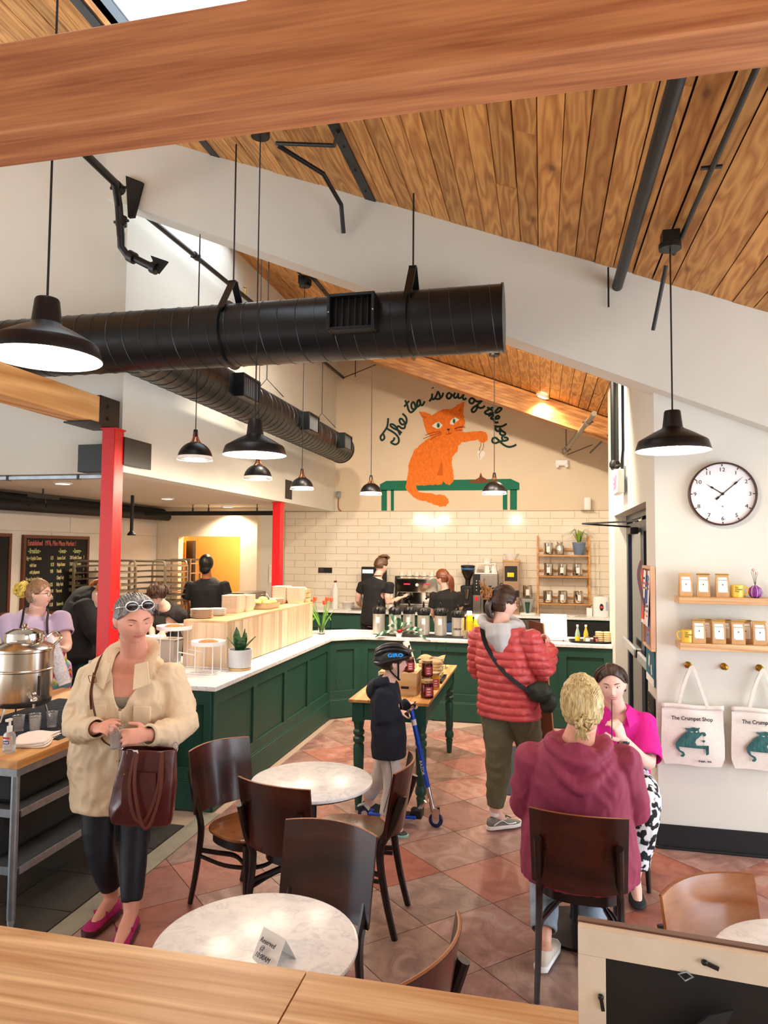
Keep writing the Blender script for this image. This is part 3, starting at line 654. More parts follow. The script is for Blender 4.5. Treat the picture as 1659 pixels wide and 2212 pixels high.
def dome(x, y, zr, ztop, R, lab):
    t = thing('dome_pendant_lamp', lab, 'lamp', (x, y, zr), group='small dome pendant lamps over the counter')
    obj('shade', MB().loft([[(r*math.cos(2*PI*k/32), r*math.sin(2*PI*k/32), z) for k in range(32)] for r, z in [(R, 0)]+[(R*math.cos(a)*.985, R*math.sin(a)*1.02+.004) for a in [i*PI/2/9 for i in range(9)]]+[(.012, R*1.02+.004)]], cap=False), SHADEO, t)
    obj('shade_lining', MB().loft([[(r*math.cos(2*PI*k/32), r*math.sin(2*PI*k/32), z) for k in range(32)] for r, z in [(R*.99*math.cos(a), R*.97*math.sin(a)+.001) for a in [i*PI/2/8 for i in range(9)]]], cap=False), SHADEI, t)
    mb = MB()
    for s in (0, PI/2, PI, 3*PI/2): mb.tube([(math.cos(s)*R*.38, math.sin(s)*R*.38, R*.93), (math.cos(s)*R*.2, math.sin(s)*R*.2, R*1.12), (math.cos(s)*.016, math.sin(s)*.016, R*1.36), (math.cos(s)*.014, math.sin(s)*.014, R*1.6)], .006, 6)
    obj('copper_yoke', mb, COPPER, t)
    obj('socket', MB().cyl((0, 0, R*1.35), (0, 0, R*1.75), .02, .016, 12), BLACKM, t)
    obj('cord', MB().cyl((0, 0, R*1.7), (0, 0, ztop-zr), .004, n=6), BLACKM, t)
    obj('bulb', MB().ell((0, 0, .035), (.028, .028, .032), nu=12, nv=8), BULB, t)
    if ztop < 4.4: obj('canopy', MB().cyl((0, 0, ztop-zr-.025), (0, 0, ztop-zr), .06, n=16).box((0, 0, ztop-zr+.04), (.12, .1, .08)), BLACK, t)
    lamp('dome_bulb_lamp', 'POINT', (x, y, zr+.0), 26, (1, .82, .62), .04)
dome(-2.62, 4.94, 2.605, RZ(-2.62), .135, 'dome pendant nearest the viewer, over the wooden counter box')
dome(-2.62, 6.17, 2.575, RZ(-2.62), .135, 'dome pendant second along the left counter, below the barn pendant')
dome(-2.62, 7.42, 2.585, RZ(-2.62), .132, 'dome pendant third along the left counter')
dome(-1.99, 8.1, 2.575, RZ(-1.99), .132, 'dome pendant left of the painted cat')
dome(-.52, 7.95, 2.555, RZ(-.52)-.03, .138, 'dome pendant in front of the painted bench, under a roof canopy')
t = thing('ceiling_canopy', 'black canopy with cord fixed to the roof planks above the big duct', 'canopy', (-2.62, 7.42, RZ(-2.62)))
obj('canopy_box', MB().box((0, 0, -.03), (.12, .12, .09)).cyl((0, 0, -.1), (0, 0, -.07), .065, n=16), BLACK, t)
obj('conduit', MB().tube([(0, 0, -.02), (0, -2.2, -.02)], .012, 8), BLACK, t)

# ================================================================ COUNTERS
def wainscot(t, p0, p1, panels, zt=.865, flip=1):
    """framed green panelling along the floor line p0->p1"""
    p0 = Vector((*p0, 0)); p1 = Vector((*p1, 0)); d = (p1-p0); L = d.length; d.normalize(); nrm = Vector((d.y, -d.x, 0))*flip
    ang = math.atan2(d.y, d.x)
    def bx(a, b, z0, z1, o0, o1):
        c = p0+d*((a+b)/2)+nrm*((o0+o1)/2); c.z = (z0+z1)/2
        return MB().box(c, (b-a, abs(o1-o0), z1-z0), ang)
    obj('panel_backing', bx(0, L, .02, zt, -.04, .0), GREEN, t, world=True)
    obj('plinth', bx(-.012, L+.012, 0, .20, 0, .03), GREEN, t, world=True, bev=.004)
    obj('plinth_cap', bx(-.012, L+.012, .20, .212, 0, .022), GREEN, t, world=True, bev=.003)
    obj('top_rail', bx(0, L, zt-.10, zt, 0, .018), GREEN, t, world=True, bev=.002)
    obj('bottom_rail', bx(0, L, .212, .30, 0, .018), GREEN, t, world=True, bev=.002)
    n = len(panels)
    for q in panels: obj('stile', bx(q[0], q[1], .30, zt-.10, 0, .018), GREEN, t, world=True, bev=.002)
ct = thing('service_counter', 'dark green panelled counter with white marble top and clipped corner', 'counter', (-2.35, 4.8, 0))
wainscot(ct, (-2.38, 4.83), (-2.38, 7.73), [(0, .06), (.73, .81), (1.45, 1.53), (2.12, 2.2), (2.82, 2.9)])
wainscot(ct, (-2.38, 7.73), (-2.07, 7.985), [(0, .09), (.31, .4)])
wainscot(ct, (-2.07, 7.985), (.735, 7.985), [(0, .09), (.62, .72), (1.58, 1.66), (2.25, 2.33), (2.72, 2.805)])
wainscot(ct, (-3.28, 4.83), (-2.38, 4.83), [(0, .08), (.84, .9)])
def slab(poly, z0, z1): return MB().prism(poly, z0, z1, 'xy')
obj('countertop', slab([(-3.32, 4.79), (-2.335, 4.79), (-2.335, 7.71), (-2.05, 7.945), (.738, 7.945), (.738, 8.62), (-2.36, 8.62), (-3.0, 8.2), (-3.0, 5.62), (-3.32, 5.62)], .872, .908), MARB, ct, world=True, bev=.004)
# drop shelf behind the front run
t = thing('back_counter', 'long green back counter with pale stone top along the tiled wall', 'counter', (-1, 10.9, 0))
obj('cabinet_body', MB().b2((-3.9, 10.68, .08), (1.15, 11.27, .90)), GREEN, t, world=True, bev=.003)
for k in range(8):
    x0 = -3.88+k*.63; dd = obj('cabinet_door', MB().b2((x0+.005, 10.655, .12), (x0+.62, 10.68, .66)), GREEN, t, world=True, bev=.003); obj('drawer', MB().b2((x0+.005, 10.655, .67), (x0+.62, 10.68, .87)), GREEN, t, world=True, bev=.003)
obj('toe_kick', MB().b2((-3.9, 10.74, 0), (1.15, 11.2, .08)), BLACKM, t, world=True)
obj('countertop', MB().b2((-3.95, 10.63, .915), (1.19, 11.295, .95)), MARB, t, world=True, bev=.004)
t = thing('undercounter_fridge', 'black and steel undercounter fridge below the coffee grinders', 'fridge', (-.2, 10.6, 0))
obj('fridge_body', MB().b2((-1.0, 10.60, .1), (1.1, 10.65, .88)), BLACKM, t, world=True); obj('steel_panel', MB().b2((-.35, 10.585, .72), (.25, 10.60, .90)), STEEL, t, world=True); obj('control_dial', MB().cyl((-.85, 10.60, .8), (-.85, 10.58, .8), .03, n=12), SILV, t, world=True)

# raised oak box on the counter
t = thing('oak_counter_box', 'long pale oak box standing on the left marble counter', 'display box', (-2.8, 6.6, .908))
X0, X1, Y0, Y1, Z0, Z1 = -2.99, -2.585, 5.50, 7.76, .915, 1.31
obj('core', MB().b2((X0+.02, Y0+.02, .908), (X1-.02, Y1-.02, Z1-.02)), BLACKM, t, world=True)
obj('top_board', MB().b2((X0, Y0, Z1-.018), (X1, Y1, Z1)), OAKY, t, world=True, bev=.002)
n = 31; wv = [rc.uniform(.7, 1.5) for _ in range(n)]; S = sum(wv); y = Y0
for q in wv:
    L = (Y1-Y0)*q/S; obj('stave', MB().b2((X1-.02, y+.0006, Z0), (X1-rc.choice((0, .0008)), y+L-.0006, Z1-.0185)), OAKZ, t, world=True); y += L
x = X0
for q in (.10, .12, .06, .105): obj('stave', MB().b2((x+.0006, Y0, Z0), (min(x+q, X1-.001)-.0006, Y0+.02, Z1-.0185)), OAKZ, t, world=True); x += q

# ================================================================ ITEMS ON THE BOX
def stack(name, lab, cat, x, y, z, n, mk, gap, group=None, rz=0):
    pass
plate_me = mesh('plate', MB().lathe([(.055, 0), (.062, .004), (.088, .014), (.09, .016), (.086, .016), (.058, .007), (.0, .006)], (0, 0, 0), 28), CERAM)
def plates(x, y, z, n, lab, group, m=None, s=1.0, gap=.0095, zs=1):
    for k in range(n):
        o = obj('plate', (m or plate_me), None); o.location = (x+rc.uniform(-.002, .002), y+rc.uniform(-.002, .002), z+k*gap); o.scale = (s, s, zs)
        pos = 'bottom' if k == 0 else ('top' if k == n-1 else 'middle')
        tag(o, lab % nth(k, n), 'plate', group)
fib_me = mesh('plate', MB().lathe([(.06, 0), (.07, .004), (.098, .012), (.1, .014), (.095, .014), (.065, .006), (.0, .005)], (0, 0, 0), 28), FIBER)
plates(-2.915, 5.68, 1.31, 8, 'beige fibre plate, %s, nearest stack on oak box', 'fibre plates on the oak box', fib_me)
plates(-2.90, 5.93, 1.31, 6, 'white china plate, %s in the stack behind the fibre plates', 'china plates on the oak box')
plates(-2.87, 7.32, 1.31, 6, 'white plate, %s in the far stack on the oak box', 'far plates on the oak box', fib_me, .95)
plates(-2.86, 7.08, 1.31, 2, 'small white saucer, %s of two on the oak box', 'saucers on the oak box', None, .7)
def clam_mesh():
    mb = MB(); w, d, h = .17, .21, .05
    def ring(sx, sy, z): return [(sx*x, sy*y, z) for x, y in ((-.5, -.42), (-.42, -.5), (.42, -.5), (.5, -.42), (.5, .42), (.42, .5), (-.42, .5), (-.5, .42))]
    mb.loft([ring(w*.82, d*.82, 0), ring(w*.97, d*.97, .045), ring(w*1.03, d*1.03, .047), ring(w*1.03, d*1.03, .052), ring(w*.95, d*.95, .052), ring(w*.8, d*.8, .008)])
    return mesh('clamshell', mb, FIBER)
cm = clam_mesh()
for (x, y, n, lab, g) in ((-2.87, 6.24, 12, 'fibre takeaway box, %s in the front stack on the oak box', 'front stack of takeaway boxes'), (-2.85, 6.42, 11, 'fibre takeaway box, %s in the second stack on the oak box', 'second stack of takeaway boxes'),
                       (-2.87, 7.50, 14, 'fibre takeaway box, %s in the far stack before the slatted crate', 'third stack of takeaway boxes'), (-2.70, 7.50, 13, 'fibre takeaway box, %s in the stack beside the crate corner', 'fourth stack of takeaway boxes')):
    for k in range(n):
        o = obj('clamshell', cm, None); o.location = (x, y, 1.31+k*.0105); o.rotation_euler = (0, 0, .05); tag(o, lab % nth(k, n), 'takeaway box', g)
t = thing('steel_tray', 'shallow steel tray of lemons on the oak box', 'tray', (-2.78, 6.75, 1.31))
obj('pan', MB().loft([[(sx_*x, sy_*y, z) for x, y in ((-.5, -.5), (.5, -.5), (.5, .5), (-.5, .5))] for sx_, sy_, z in ((.22, .30, .0), (.25, .33, .06), (.262, .342, .062), (.262, .342, .066), (.245, .325, .066), (.215, .295, .006))]), STEEL, t, bev=.004)
for k, (x, y, z) in enumerate(((-.04, -.08, .065), (.05, -.03, .06), (-.03, .05, .062), (.06, .09, .06), (.0, -.02, .09))):
    o = thing('lemon', 'pale yellow lemon in the steel tray, %s' % ('nearest the viewer', 'next to the counter edge', 'at the far corner', 'farthest from the viewer', 'on top of the pile')[k], 'lemon', (-2.78+x, 6.75+y, 1.31+z), k, 'lemons in the steel tray')
    obj('fruit', MB().ell((0, 0, 0), (.052, .04, .034), nu=14, nv=8), mat('lemon_skin', '#f4d877', .5), o)
t = thing('napkin_dispenser', 'dark grey box cabinet on the far side of the oak box', 'dispenser', (-3.0, 6.95, 1.0))
obj('case', MB().b2((-3.22, 6.75, .91), (-3.0, 7.35, 1.45)), mat('brushed_dark', '#6c6560', .35, .7, nz=.1, ns=60, scale=(1, .05, 1)), t, world=True, bev=.006); obj('black_edge', MB().b2((-3.225, 6.735, .91), (-2.995, 6.75, 1.46)), BLACKM, t, world=True)
obj('spout', MB().tube([(-3.0, 7.2, 1.42), (-2.94, 7.22, 1.43), (-2.92, 7.24, 1.38), (-2.92, 7.25, 1.31)], .009, 8), CHROME, t, world=True)
def slat_crate(t, c, d, nsl, m=CRATE, slh=None):
    x, y, z = c; w, l, h = d; sl = h/(nsl+.25*(nsl-1)); gp = sl*.25
    for k in range(nsl):
        z0 = z+k*(sl+gp)
        for s in (-1, 1):
            obj('slat', MB().box((x, y+s*(l/2-.006), z0+sl/2), (w, .012, sl)), m, t, world=True, bev=.001)
            obj('slat', MB().box((x+s*(w/2-.006), y, z0+sl/2), (.012, l-.026, sl)), m, t, world=True, bev=.001)
    for sa in (-1, 1):
        for sb in (-1, 1): obj('corner_block', MB().box((x+sa*(w/2-.024), y+sb*(l/2-.024), z+h/2), (.022, .022, h)), m, t, world=True)
    obj('crate_floor', MB().box((x, y, z+.006), (w-.03, l-.03, .01)), m, t, world=True)
t = thing('wooden_crate', 'slatted pine crate at the far end of the oak box', 'crate', (-2.79, 7.67, 1.31)); slat_crate(t, (-2.80, 7.665, 1.312), (.38, .18, .15), 3)
t = thing('napkin_bag', 'clear bag of white napkins in the slatted crate', 'bag', (-2.72, 7.67, 1.32)); obj('bag_body', MB().box((0, 0, .08), (.18, .12, .15)), mat('plastic_wrap', '#e9e4de', .3, bmp=.6, bs=18, bd=.02), t, bev=.03)

# tulips in jar
t = thing('jar_vase', 'clear glass jar on the marble corner holding orange tulips', 'vase', (-2.56, 8.02, .908))
obj('glass', MB().lathe([(.036, 0), (.042, .006), (.042, .085), (.034, .105), (.034, .125), (.032, .125), (.032, .106), (.039, .085), (.039, .008), (0, .007)], (0, 0, 0), 22), GLASS, t)
obj('water', MB().lathe([(.0375, .009), (.0375, .07), (0, .0705)], (0, 0, 0), 18), mat('water', '#dfeadf', .02, trans=1), t)
TUL = mat('tulip_orange', '#ee5a35', .5, nz=.12, ns=30); STEM = mat('tulip_leaf', '#6fa53c', .5, nz=.15, ns=18)
for k, (dx, dz) in enumerate(((-.10, .34), (-.075, .37), (.03, .33), (.055, .37), (.10, .365))):
    f_ = thing('tulip', 'orange tulip in the glass jar, %s' % ('lowest bloom at the box side', 'second bloom from the box side', 'lower bloom in the middle', 'fourth bloom from the box side', 'bloom farthest from the box')[k], 'flower', (-2.56+dx*.1, 8.02, .93), 0, 'orange tulips in the jar')
    pts = bez([(0, 0, 0), (dx*.3, -.005, dz*.4), (dx*.8, .01*(k-2), dz*.8), (dx, .012*(k-2), dz)], 4)
    obj('stem', MB().tube(pts, .0035, 6), STEM, f_)
    for q in range(6):
        a = q*PI/3; r = .017 if q % 2 else .014; P = Vector((dx, .012*(k-2), dz))
        obj('petal', MB().ell((0, 0, .024), (.008, .014, .027), Matrix.Translation(P+Vector((math.cos(a)*r*.75, math.sin(a)*r*.75, 0))) @ Euler((0, .12, a), 'XYZ').to_matrix().to_4x4(), nu=8, nv=6), TUL, f_)
    for q in range(2):
        a = k*1.3+q*2.6; L = .16+.05*((k+q) % 3)
        lp = bez([(0, 0, .02), (math.cos(a)*L*.25, math.sin(a)*L*.2, L*.6), (math.cos(a)*L*.6, math.sin(a)*L*.45, L*1.15), (math.cos(a)*L*.8, math.sin(a)*L*.6, L*(1.3 if q else .9))], 4)
        obj('leaf', MB().tube(lp, [(.0015, .004+.016*math.sin(PI*min(1, (i+1)/(len(lp))))**.7) for i in range(len(lp))], 6), STEM, f_)

# snake plant
t = thing('snake_plant', 'potted snake plant in a pale grey pot on the marble counter', 'plant', (-2.475, 5.52, .908))
obj('wooden_saucer', MB().lathe([(.088, 0), (.094, .004), (.094, .018), (.0, .018)], (0, 0, 0), 28), CRATE, t)
obj('pot', MB().lathe([(.084, .019), (.092, .024), (.0985, .165), (.0985, .17), (.09, .17), (.085, .05), (0, .05)], (0, 0, 0), 32), mat('pale_concrete_pot', '#cdd0d6', .8, nz=.05, ns=12), t)
obj('soil', MB().lathe([(.089, .155), (0, .158)], (0, 0, 0), 20), SOIL, t)
g = N('snake_leaf'); v = coords(g, (3, 3, 22)); n_ = g.n('ShaderNodeTexNoise'); n_.inputs['Scale'].default_value = 3.2; g.l(v, n_.inputs['Vector'])
g.l(ramp(g, n_.outputs[0], [(.4, lin('#143a22')), (.52, lin('#3f7444')), (.6, lin('#17402a'))]), g.b.inputs['Base Color']); g.base(Roughness=.35); SNAKE = g.m
for (a, L, lean, w_) in ((0, .19, .02, .035), (1.2, .15, .05, .035), (2.6, .16, .07, .034), (3.6, .12, .09, .036), (5.3, .14, .10, .032), (4.4, .21, .03, .036), (.6, .12, .11, .03)):
    pts = [(math.cos(a)*(.02+lean*(i/7)**1.3), math.sin(a)*(.02+lean*(i/7)**1.3), .15+L*i/7) for i in range(8)]
    obj('leaf', MB().tube(pts, [(.004, max(.001, 1.35*w_*(.65+.6*(i/7)-1.2*(i/7)**3 if i < 7 else 0))) for i in range(8)], 8, up=(math.cos(a), math.sin(a), 0)), SNAKE, t)

# cake stand with two raised trays
t = thing('tiered_display_stand', 'white wire stand with two round enamel trays on the marble counter', 'stand', (-2.8, 5.35, .908))
tr_ = [(-3.03, 5.42, 1.265, .145), (-2.655, 5.30, 1.165, .135)]
for (x, y, z, r) in tr_:
    obj('round_tray', MB().lathe([(r*.96, 0), (r, .004), (r*1.02, .034), (r*1.0, .034), (r*.97, .01), (0, .01)], (x, y, z-.03), 36), WHITEM, t, world=True)
fr = MB()
for (x, y, z, r) in tr_:
    for a in (PI/4, 3*PI/4, 5*PI/4, 7*PI/4): fr.cyl((x+r*.8*math.cos(a), y+r*.8*math.sin(a), .913), (x+r*.8*math.cos(a), y+r*.8*math.sin(a), z-.03), .0042, n=6)
    q = [(x+r*.8*math.cos(a), y+r*.8*math.sin(a), .913) for a in (PI/4, 3*PI/4, 5*PI/4, 7*PI/4)]
    for i in range(4): fr.cyl(q[i], q[(i+1) % 4], .0042, n=6)
for yy_ in (5.21, 5.50): fr.cyl((-3.12, yy_, .913), (-2.56, yy_, .913), .0042, n=6); fr.cyl((-2.948, 5.338 if yy_ < 5.3 else 5.502, 1.06), (-2.731, 5.224 if yy_ < 5.3 else 5.376, 1.06), .004, n=6)
obj('wire_frame', fr, WHITEM, t, world=True)
BREAD = mat('crusty_loaf', '#c8743a', .8, nz=.35, ns=60, bmp=.9, bs=60, bd=.01)
for (x, y, z, r), q in zip(tr_, ('the higher', 'the lower')):
    o = thing('loaf', 'round crusty golden loaf on %s white tray' % q, 'bread', (x, y, z-.02)); obj('crust', MB().ell((0, 0, .008), (.085, .07, .026), nu=24, nv=12), BREAD, o)
t = thing('food_tub', 'white plastic tub with printed label behind the oak box', 'tub', (-3.46, 5.80, .9)); obj('tub_body', MB().lathe([(.085, .0), (.10, .2), (0, .2)], (0, 0, 0), 24), WHITE, t); obj('lid', MB().lathe([(.105, .2), (.105, .22), (0, .222)], (0, 0, 0), 24), WHITE, t)
obj('printed_label', MB().tube([(.0985*math.cos(a), .0985*math.sin(a), .1) for a in [-PI*.8+i*.15 for i in range(10)]], [(.04, .001)]*10, 4), mat('label_grey', '#b9bfd0', .7, nz=.3, ns=80), t)
t = thing('food_tub', 'clear square tub behind the higher round tray', 'tub', (-3.25, 5.76, .9)); obj('tub_body', MB().loft([[(s*x, s*y, z) for x, y in ((-1, -1), (1, -1), (1, 1), (-1, 1))] for s, z in ((.065, 0), (.08, .2), (.086, .205), (.086, .212), (.076, .212), (.062, .006))]), mat('cloudy_plastic', '#cfc5ba', .3), t, bev=.01)
t = thing('kitchen_shelf', 'white kitchen shelf behind the oak box', 'shelf', (-3.5, 5.7, .9)); obj('shelf_board', MB().b2((-4.0, 5.64, .86), (-3.06, 6.1, .9)), WHITEM, t, world=True, bev=.004); obj('shelf_support', MB().b2((-3.95, 5.7, 0), (-3.10, 6.0, .86)), STEEL, t, world=True)
# ================================================================ MURAL AND WALL FITTINGS
MUR_TXT=[[(-2.496,4.107),(-2.499,4.04),(-2.516,3.954),(-2.578,3.862),(-2.625,3.795),(-2.6,3.736),(-2.558,3.771),(-2.566,3.82),(-2.586,3.854)],[(-2.521,3.935),(-2.426,3.88),(-2.357,3.826),(-2.315,3.765),(-2.315,3.697),(-2.364,3.661),(-2.417,3.678),(-2.443,3.701),(-2.398,3.737),(-2.387,3.781)],[(-2.263,3.849),(-2.312,3.891),(-2.388,3.927),(-2.449,3.97),(-2.453,4.001),(-2.412,3.999),(-2.358,3.953),(-2.327,3.899),(-2.289,3.816)],[(-2.335,3.907),(-2.339,3.952),(-2.313,3.966),(-2.267,3.933),(-2.222,3.93),(-2.208,3.963),(-2.211,4.0),(-2.26,3.994),(-2.298,4.041),(-2.295,4.085),(-2.261,4.084),(-2.223,4.038),(-2.192,4.004),(-2.181,4.067),(-2.193,4.112),(-2.216,4.142),(-2.254,4.176)],[(-2.21,4.397),(-2.172,4.313),(-2.148,4.23),(-2.111,4.191),(-2.073,4.212),(-2.036,4.256),(-2.048,4.331),(-2.074,4.361),(-2.1,4.333),(-2.1,4.273),(-2.066,4.242),(-2.028,4.255),(-2.006,4.292)],[(-2.224,4.289),(-2.142,4.385)],[(-1.962,4.398),(-1.999,4.373),(-2.008,4.314),(-1.991,4.284),(-1.955,4.327),(-1.962,4.398),(-1.95,4.327),(-1.924,4.3),(-1.894,4.336),(-1.879,4.37)],[(-1.805,4.362),(-1.764,4.416),(-1.754,4.49)],[(-1.761,4.424),(-1.735,4.393),(-1.687,4.45),(-1.659,4.52),(-1.627,4.448),(-1.627,4.403),(-1.664,4.396),(-1.709,4.408)],[(-1.635,4.398),(-1.591,4.439),(-1.572,4.501)],[(-1.75,4.594),(-1.739,4.579)],[(-1.454,4.485),(-1.484,4.488),(-1.513,4.454),(-1.505,4.41),(-1.472,4.397),(-1.439,4.433),(-1.443,4.477),(-1.429,4.451),(-1.403,4.45),(-1.375,4.491)],[(-1.375,4.491),(-1.397,4.439),(-1.381,4.405),(-1.344,4.422),(-1.319,4.48)],[(-1.328,4.451),(-1.319,4.4),(-1.271,4.411),(-1.235,4.461),(-1.195,4.533)],[(-1.228,4.469),(-1.248,4.425),(-1.246,4.388),(-1.22,4.373),(-1.191,4.397)],[(-1.279,4.496),(-1.151,4.48)],[(-1.075,4.378),(-1.111,4.389),(-1.144,4.355),(-1.129,4.31),(-1.09,4.305),(-1.062,4.344),(-1.075,4.378),(-1.046,4.347),(-1.01,4.328),(-0.945,4.34),(-0.873,4.388)],[(-0.945,4.334),(-1.01,4.277),(-1.075,4.235),(-1.105,4.192),(-1.082,4.158),(-1.039,4.183),(-1.017,4.233),(-1.014,4.273),(-0.996,4.236),(-0.96,4.222),(-0.924,4.229),(-0.891,4.257)],[(-0.759,4.227),(-0.823,4.195),(-0.889,4.155),(-0.877,4.126),(-0.834,4.117),(-0.78,4.141)],[(-0.855,4.231),(-0.763,4.169)],[(-0.78,4.141),(-0.695,4.138),(-0.638,4.175),(-0.627,4.21),(-0.666,4.213),(-0.716,4.167),(-0.759,4.125),(-0.836,4.084)],[(-0.77,4.115),(-0.752,4.092),(-0.791,4.057),(-0.777,4.035),(-0.73,4.037),(-0.677,4.04),(-0.659,4.066),(-0.688,4.084),(-0.723,4.055),(-0.743,4.012),(-0.723,3.977),(-0.674,3.981)],[(-0.542,3.951),(-0.61,3.914),(-0.681,3.909),(-0.745,3.921)],[(-0.716,3.916),(-0.722,3.874),(-0.695,3.837),(-0.656,3.844),(-0.649,3.877),(-0.631,3.849),(-0.596,3.823),(-0.567,3.797),(-0.581,3.768),(-0.631,3.773),(-0.652,3.806),(-0.635,3.835)],[(-0.581,3.772),(-0.61,3.747),(-0.617,3.719),(-0.596,3.678),(-0.539,3.686),(-0.526,3.709),(-0.553,3.73),(-0.589,3.727)],[(-0.539,3.686),(-0.652,3.666),(-0.723,3.642),(-0.77,3.665),(-0.766,3.716),(-0.723,3.73),(-0.674,3.691),(-0.617,3.632),(-0.553,3.589),(-0.497,3.575),(-0.441,3.586),(-0.391,3.612)]]
MUR_CAT=[(-1.98,4.198),(-1.872,4.18),(-1.761,4.134),(-1.668,4.178),(-1.549,4.229),(-1.429,4.22),(-1.338,4.295),(-1.224,4.329),(-1.242,4.19),(-1.237,4.107),(-1.215,4.088),(-1.233,4.07),(-1.205,4.015),(-1.246,3.915),(-1.273,3.843),(-1.164,3.83),(-1.047,3.836),(-0.957,3.852),(-0.876,3.827),(-0.841,3.776),(-0.849,3.694),(-0.903,3.65),(-0.975,3.666),(-1.006,3.708),(-1.137,3.684),(-1.264,3.669),(-1.318,3.615),(-1.345,3.515),(-1.418,3.435),(-1.422,3.389),(-1.413,3.252),(-1.399,3.133),(-1.403,3.024),(-1.462,2.975),(-1.526,2.998),(-1.558,3.035),(-1.59,2.99),(-1.663,2.982),(-1.848,2.975),(-2.015,2.977),(-2.005,2.921),(-1.968,2.866),(-1.865,2.856),(-1.708,2.827),(-1.543,2.807),(-1.488,2.752),(-1.479,2.688),(-1.524,2.625),(-1.616,2.621),(-1.754,2.671),(-1.856,2.722),(-1.939,2.719),(-2.032,2.765),(-2.126,2.849),(-2.187,2.933),(-2.165,3.108),(-2.143,3.293),(-2.102,3.449),(-2.055,3.55),(-1.944,3.649),(-1.833,3.739),(-1.768,3.774),(-1.833,3.831),(-1.871,3.916),(-1.89,4.009),(-1.918,4.084)]
MUR_EYE=[[(-1.76,3.954),(-1.695,4.003),(-1.64,4.015),(-1.58,3.962),(-1.612,3.917),(-1.667,3.902),(-1.723,3.93)],[(-1.456,3.972),(-1.456,4.004),(-1.442,4.041),(-1.374,4.084),(-1.305,4.045),(-1.365,4.001),(-1.401,3.961)]]
MUR_IRIS=[[(-1.623,3.959),(-1.626,3.94),(-1.633,3.925),(-1.644,3.917),(-1.657,3.918),(-1.668,3.926),(-1.676,3.942),(-1.678,3.961),(-1.676,3.979),(-1.668,3.994),(-1.657,4.002),(-1.645,4.002),(-1.634,3.993),(-1.626,3.978)],[(-1.368,4.022),(-1.371,4.004),(-1.377,3.99),(-1.387,3.982),(-1.397,3.982),(-1.407,3.991),(-1.413,4.005),(-1.416,4.023),(-1.413,4.041),(-1.407,4.055),(-1.397,4.063),(-1.387,4.063),(-1.377,4.054),(-1.371,4.04)]]
MUR_PUP=[[(-1.639,3.955),(-1.64,3.944),(-1.642,3.936),(-1.646,3.932),(-1.651,3.932),(-1.655,3.937),(-1.658,3.945),(-1.659,3.955),(-1.658,3.966),(-1.655,3.974),(-1.651,3.979),(-1.647,3.978),(-1.643,3.974),(-1.64,3.965)],[(-1.381,4.018),(-1.382,4.009),(-1.384,4.001),(-1.388,3.997),(-1.392,3.997),(-1.396,4.002),(-1.398,4.009),(-1.399,4.019),(-1.398,4.029),(-1.396,4.036),(-1.392,4.04),(-1.388,4.04),(-1.385,4.036),(-1.382,4.028)]]
MUR_NOSE=[[(-1.515,3.891),(-1.456,3.903),(-1.476,3.858)]]
MUR_THIN=[[(-1.476,3.858),(-1.476,3.821),(-1.501,3.802),(-1.524,3.818)],[(-1.476,3.821),(-1.451,3.813),(-1.426,3.833)],[(-1.612,3.854),(-1.741,3.843),(-1.866,3.8)],[(-1.593,3.838),(-1.74,3.801),(-1.903,3.743)],[(-1.595,3.811),(-1.694,3.781),(-1.782,3.726)],[(-1.387,3.897),(-1.31,3.922),(-1.219,3.933)],[(-1.378,3.887),(-1.301,3.912),(-1.205,3.909)],[(-1.373,3.864),(-1.31,3.871),(-1.246,3.863)]]
MUR_STRG=[[(-0.957,3.652),(-0.955,3.606),(-0.976,3.562),(-0.975,3.525)],[(-0.914,3.651),(-0.912,3.587),(-0.943,3.52)],[(-0.957,3.511),(-0.985,3.457),(-0.967,3.407)]]
MUR_HEART=[[(-1.015,3.499),(-0.993,3.528),(-0.958,3.511),(-0.921,3.528),(-0.883,3.496),(-0.898,3.433),(-0.97,3.371),(-1.001,3.426)]]
MUR_PILE=[[(-1.158,3.021),(-1.028,3.064),(-0.983,3.091),(-0.958,3.172),(-0.93,3.099),(-0.849,3.053),(-0.814,3.016),(-0.938,3.0),(-1.118,3.002)]]
MUR_GAP=[[(-1.596,3.379),(-1.577,3.301),(-1.572,3.127),(-1.673,3.137),(-1.628,3.256)]]
MUR_EARS=[[(-1.928,4.131),(-1.853,4.101),(-1.881,4.074)],[(-1.338,4.189),(-1.265,4.241),(-1.283,4.173)]]
MUR_BENCH=[[(-2.629,3.0),(-2.519,3.056),(-0.482,3.062),(-0.344,2.994),(-0.344,2.879),(-2.628,2.892)],[(-2.601,2.907),(-2.507,2.906),(-2.504,2.56),(-2.598,2.56)],[(-2.441,2.905),(-2.388,2.905),(-2.386,2.559),(-2.438,2.559)],[(-0.606,2.893),(-0.535,2.892),(-0.535,2.567),(-0.606,2.567)],[(-0.491,2.892),(-0.383,2.891),(-0.384,2.566),(-0.492,2.566)]]
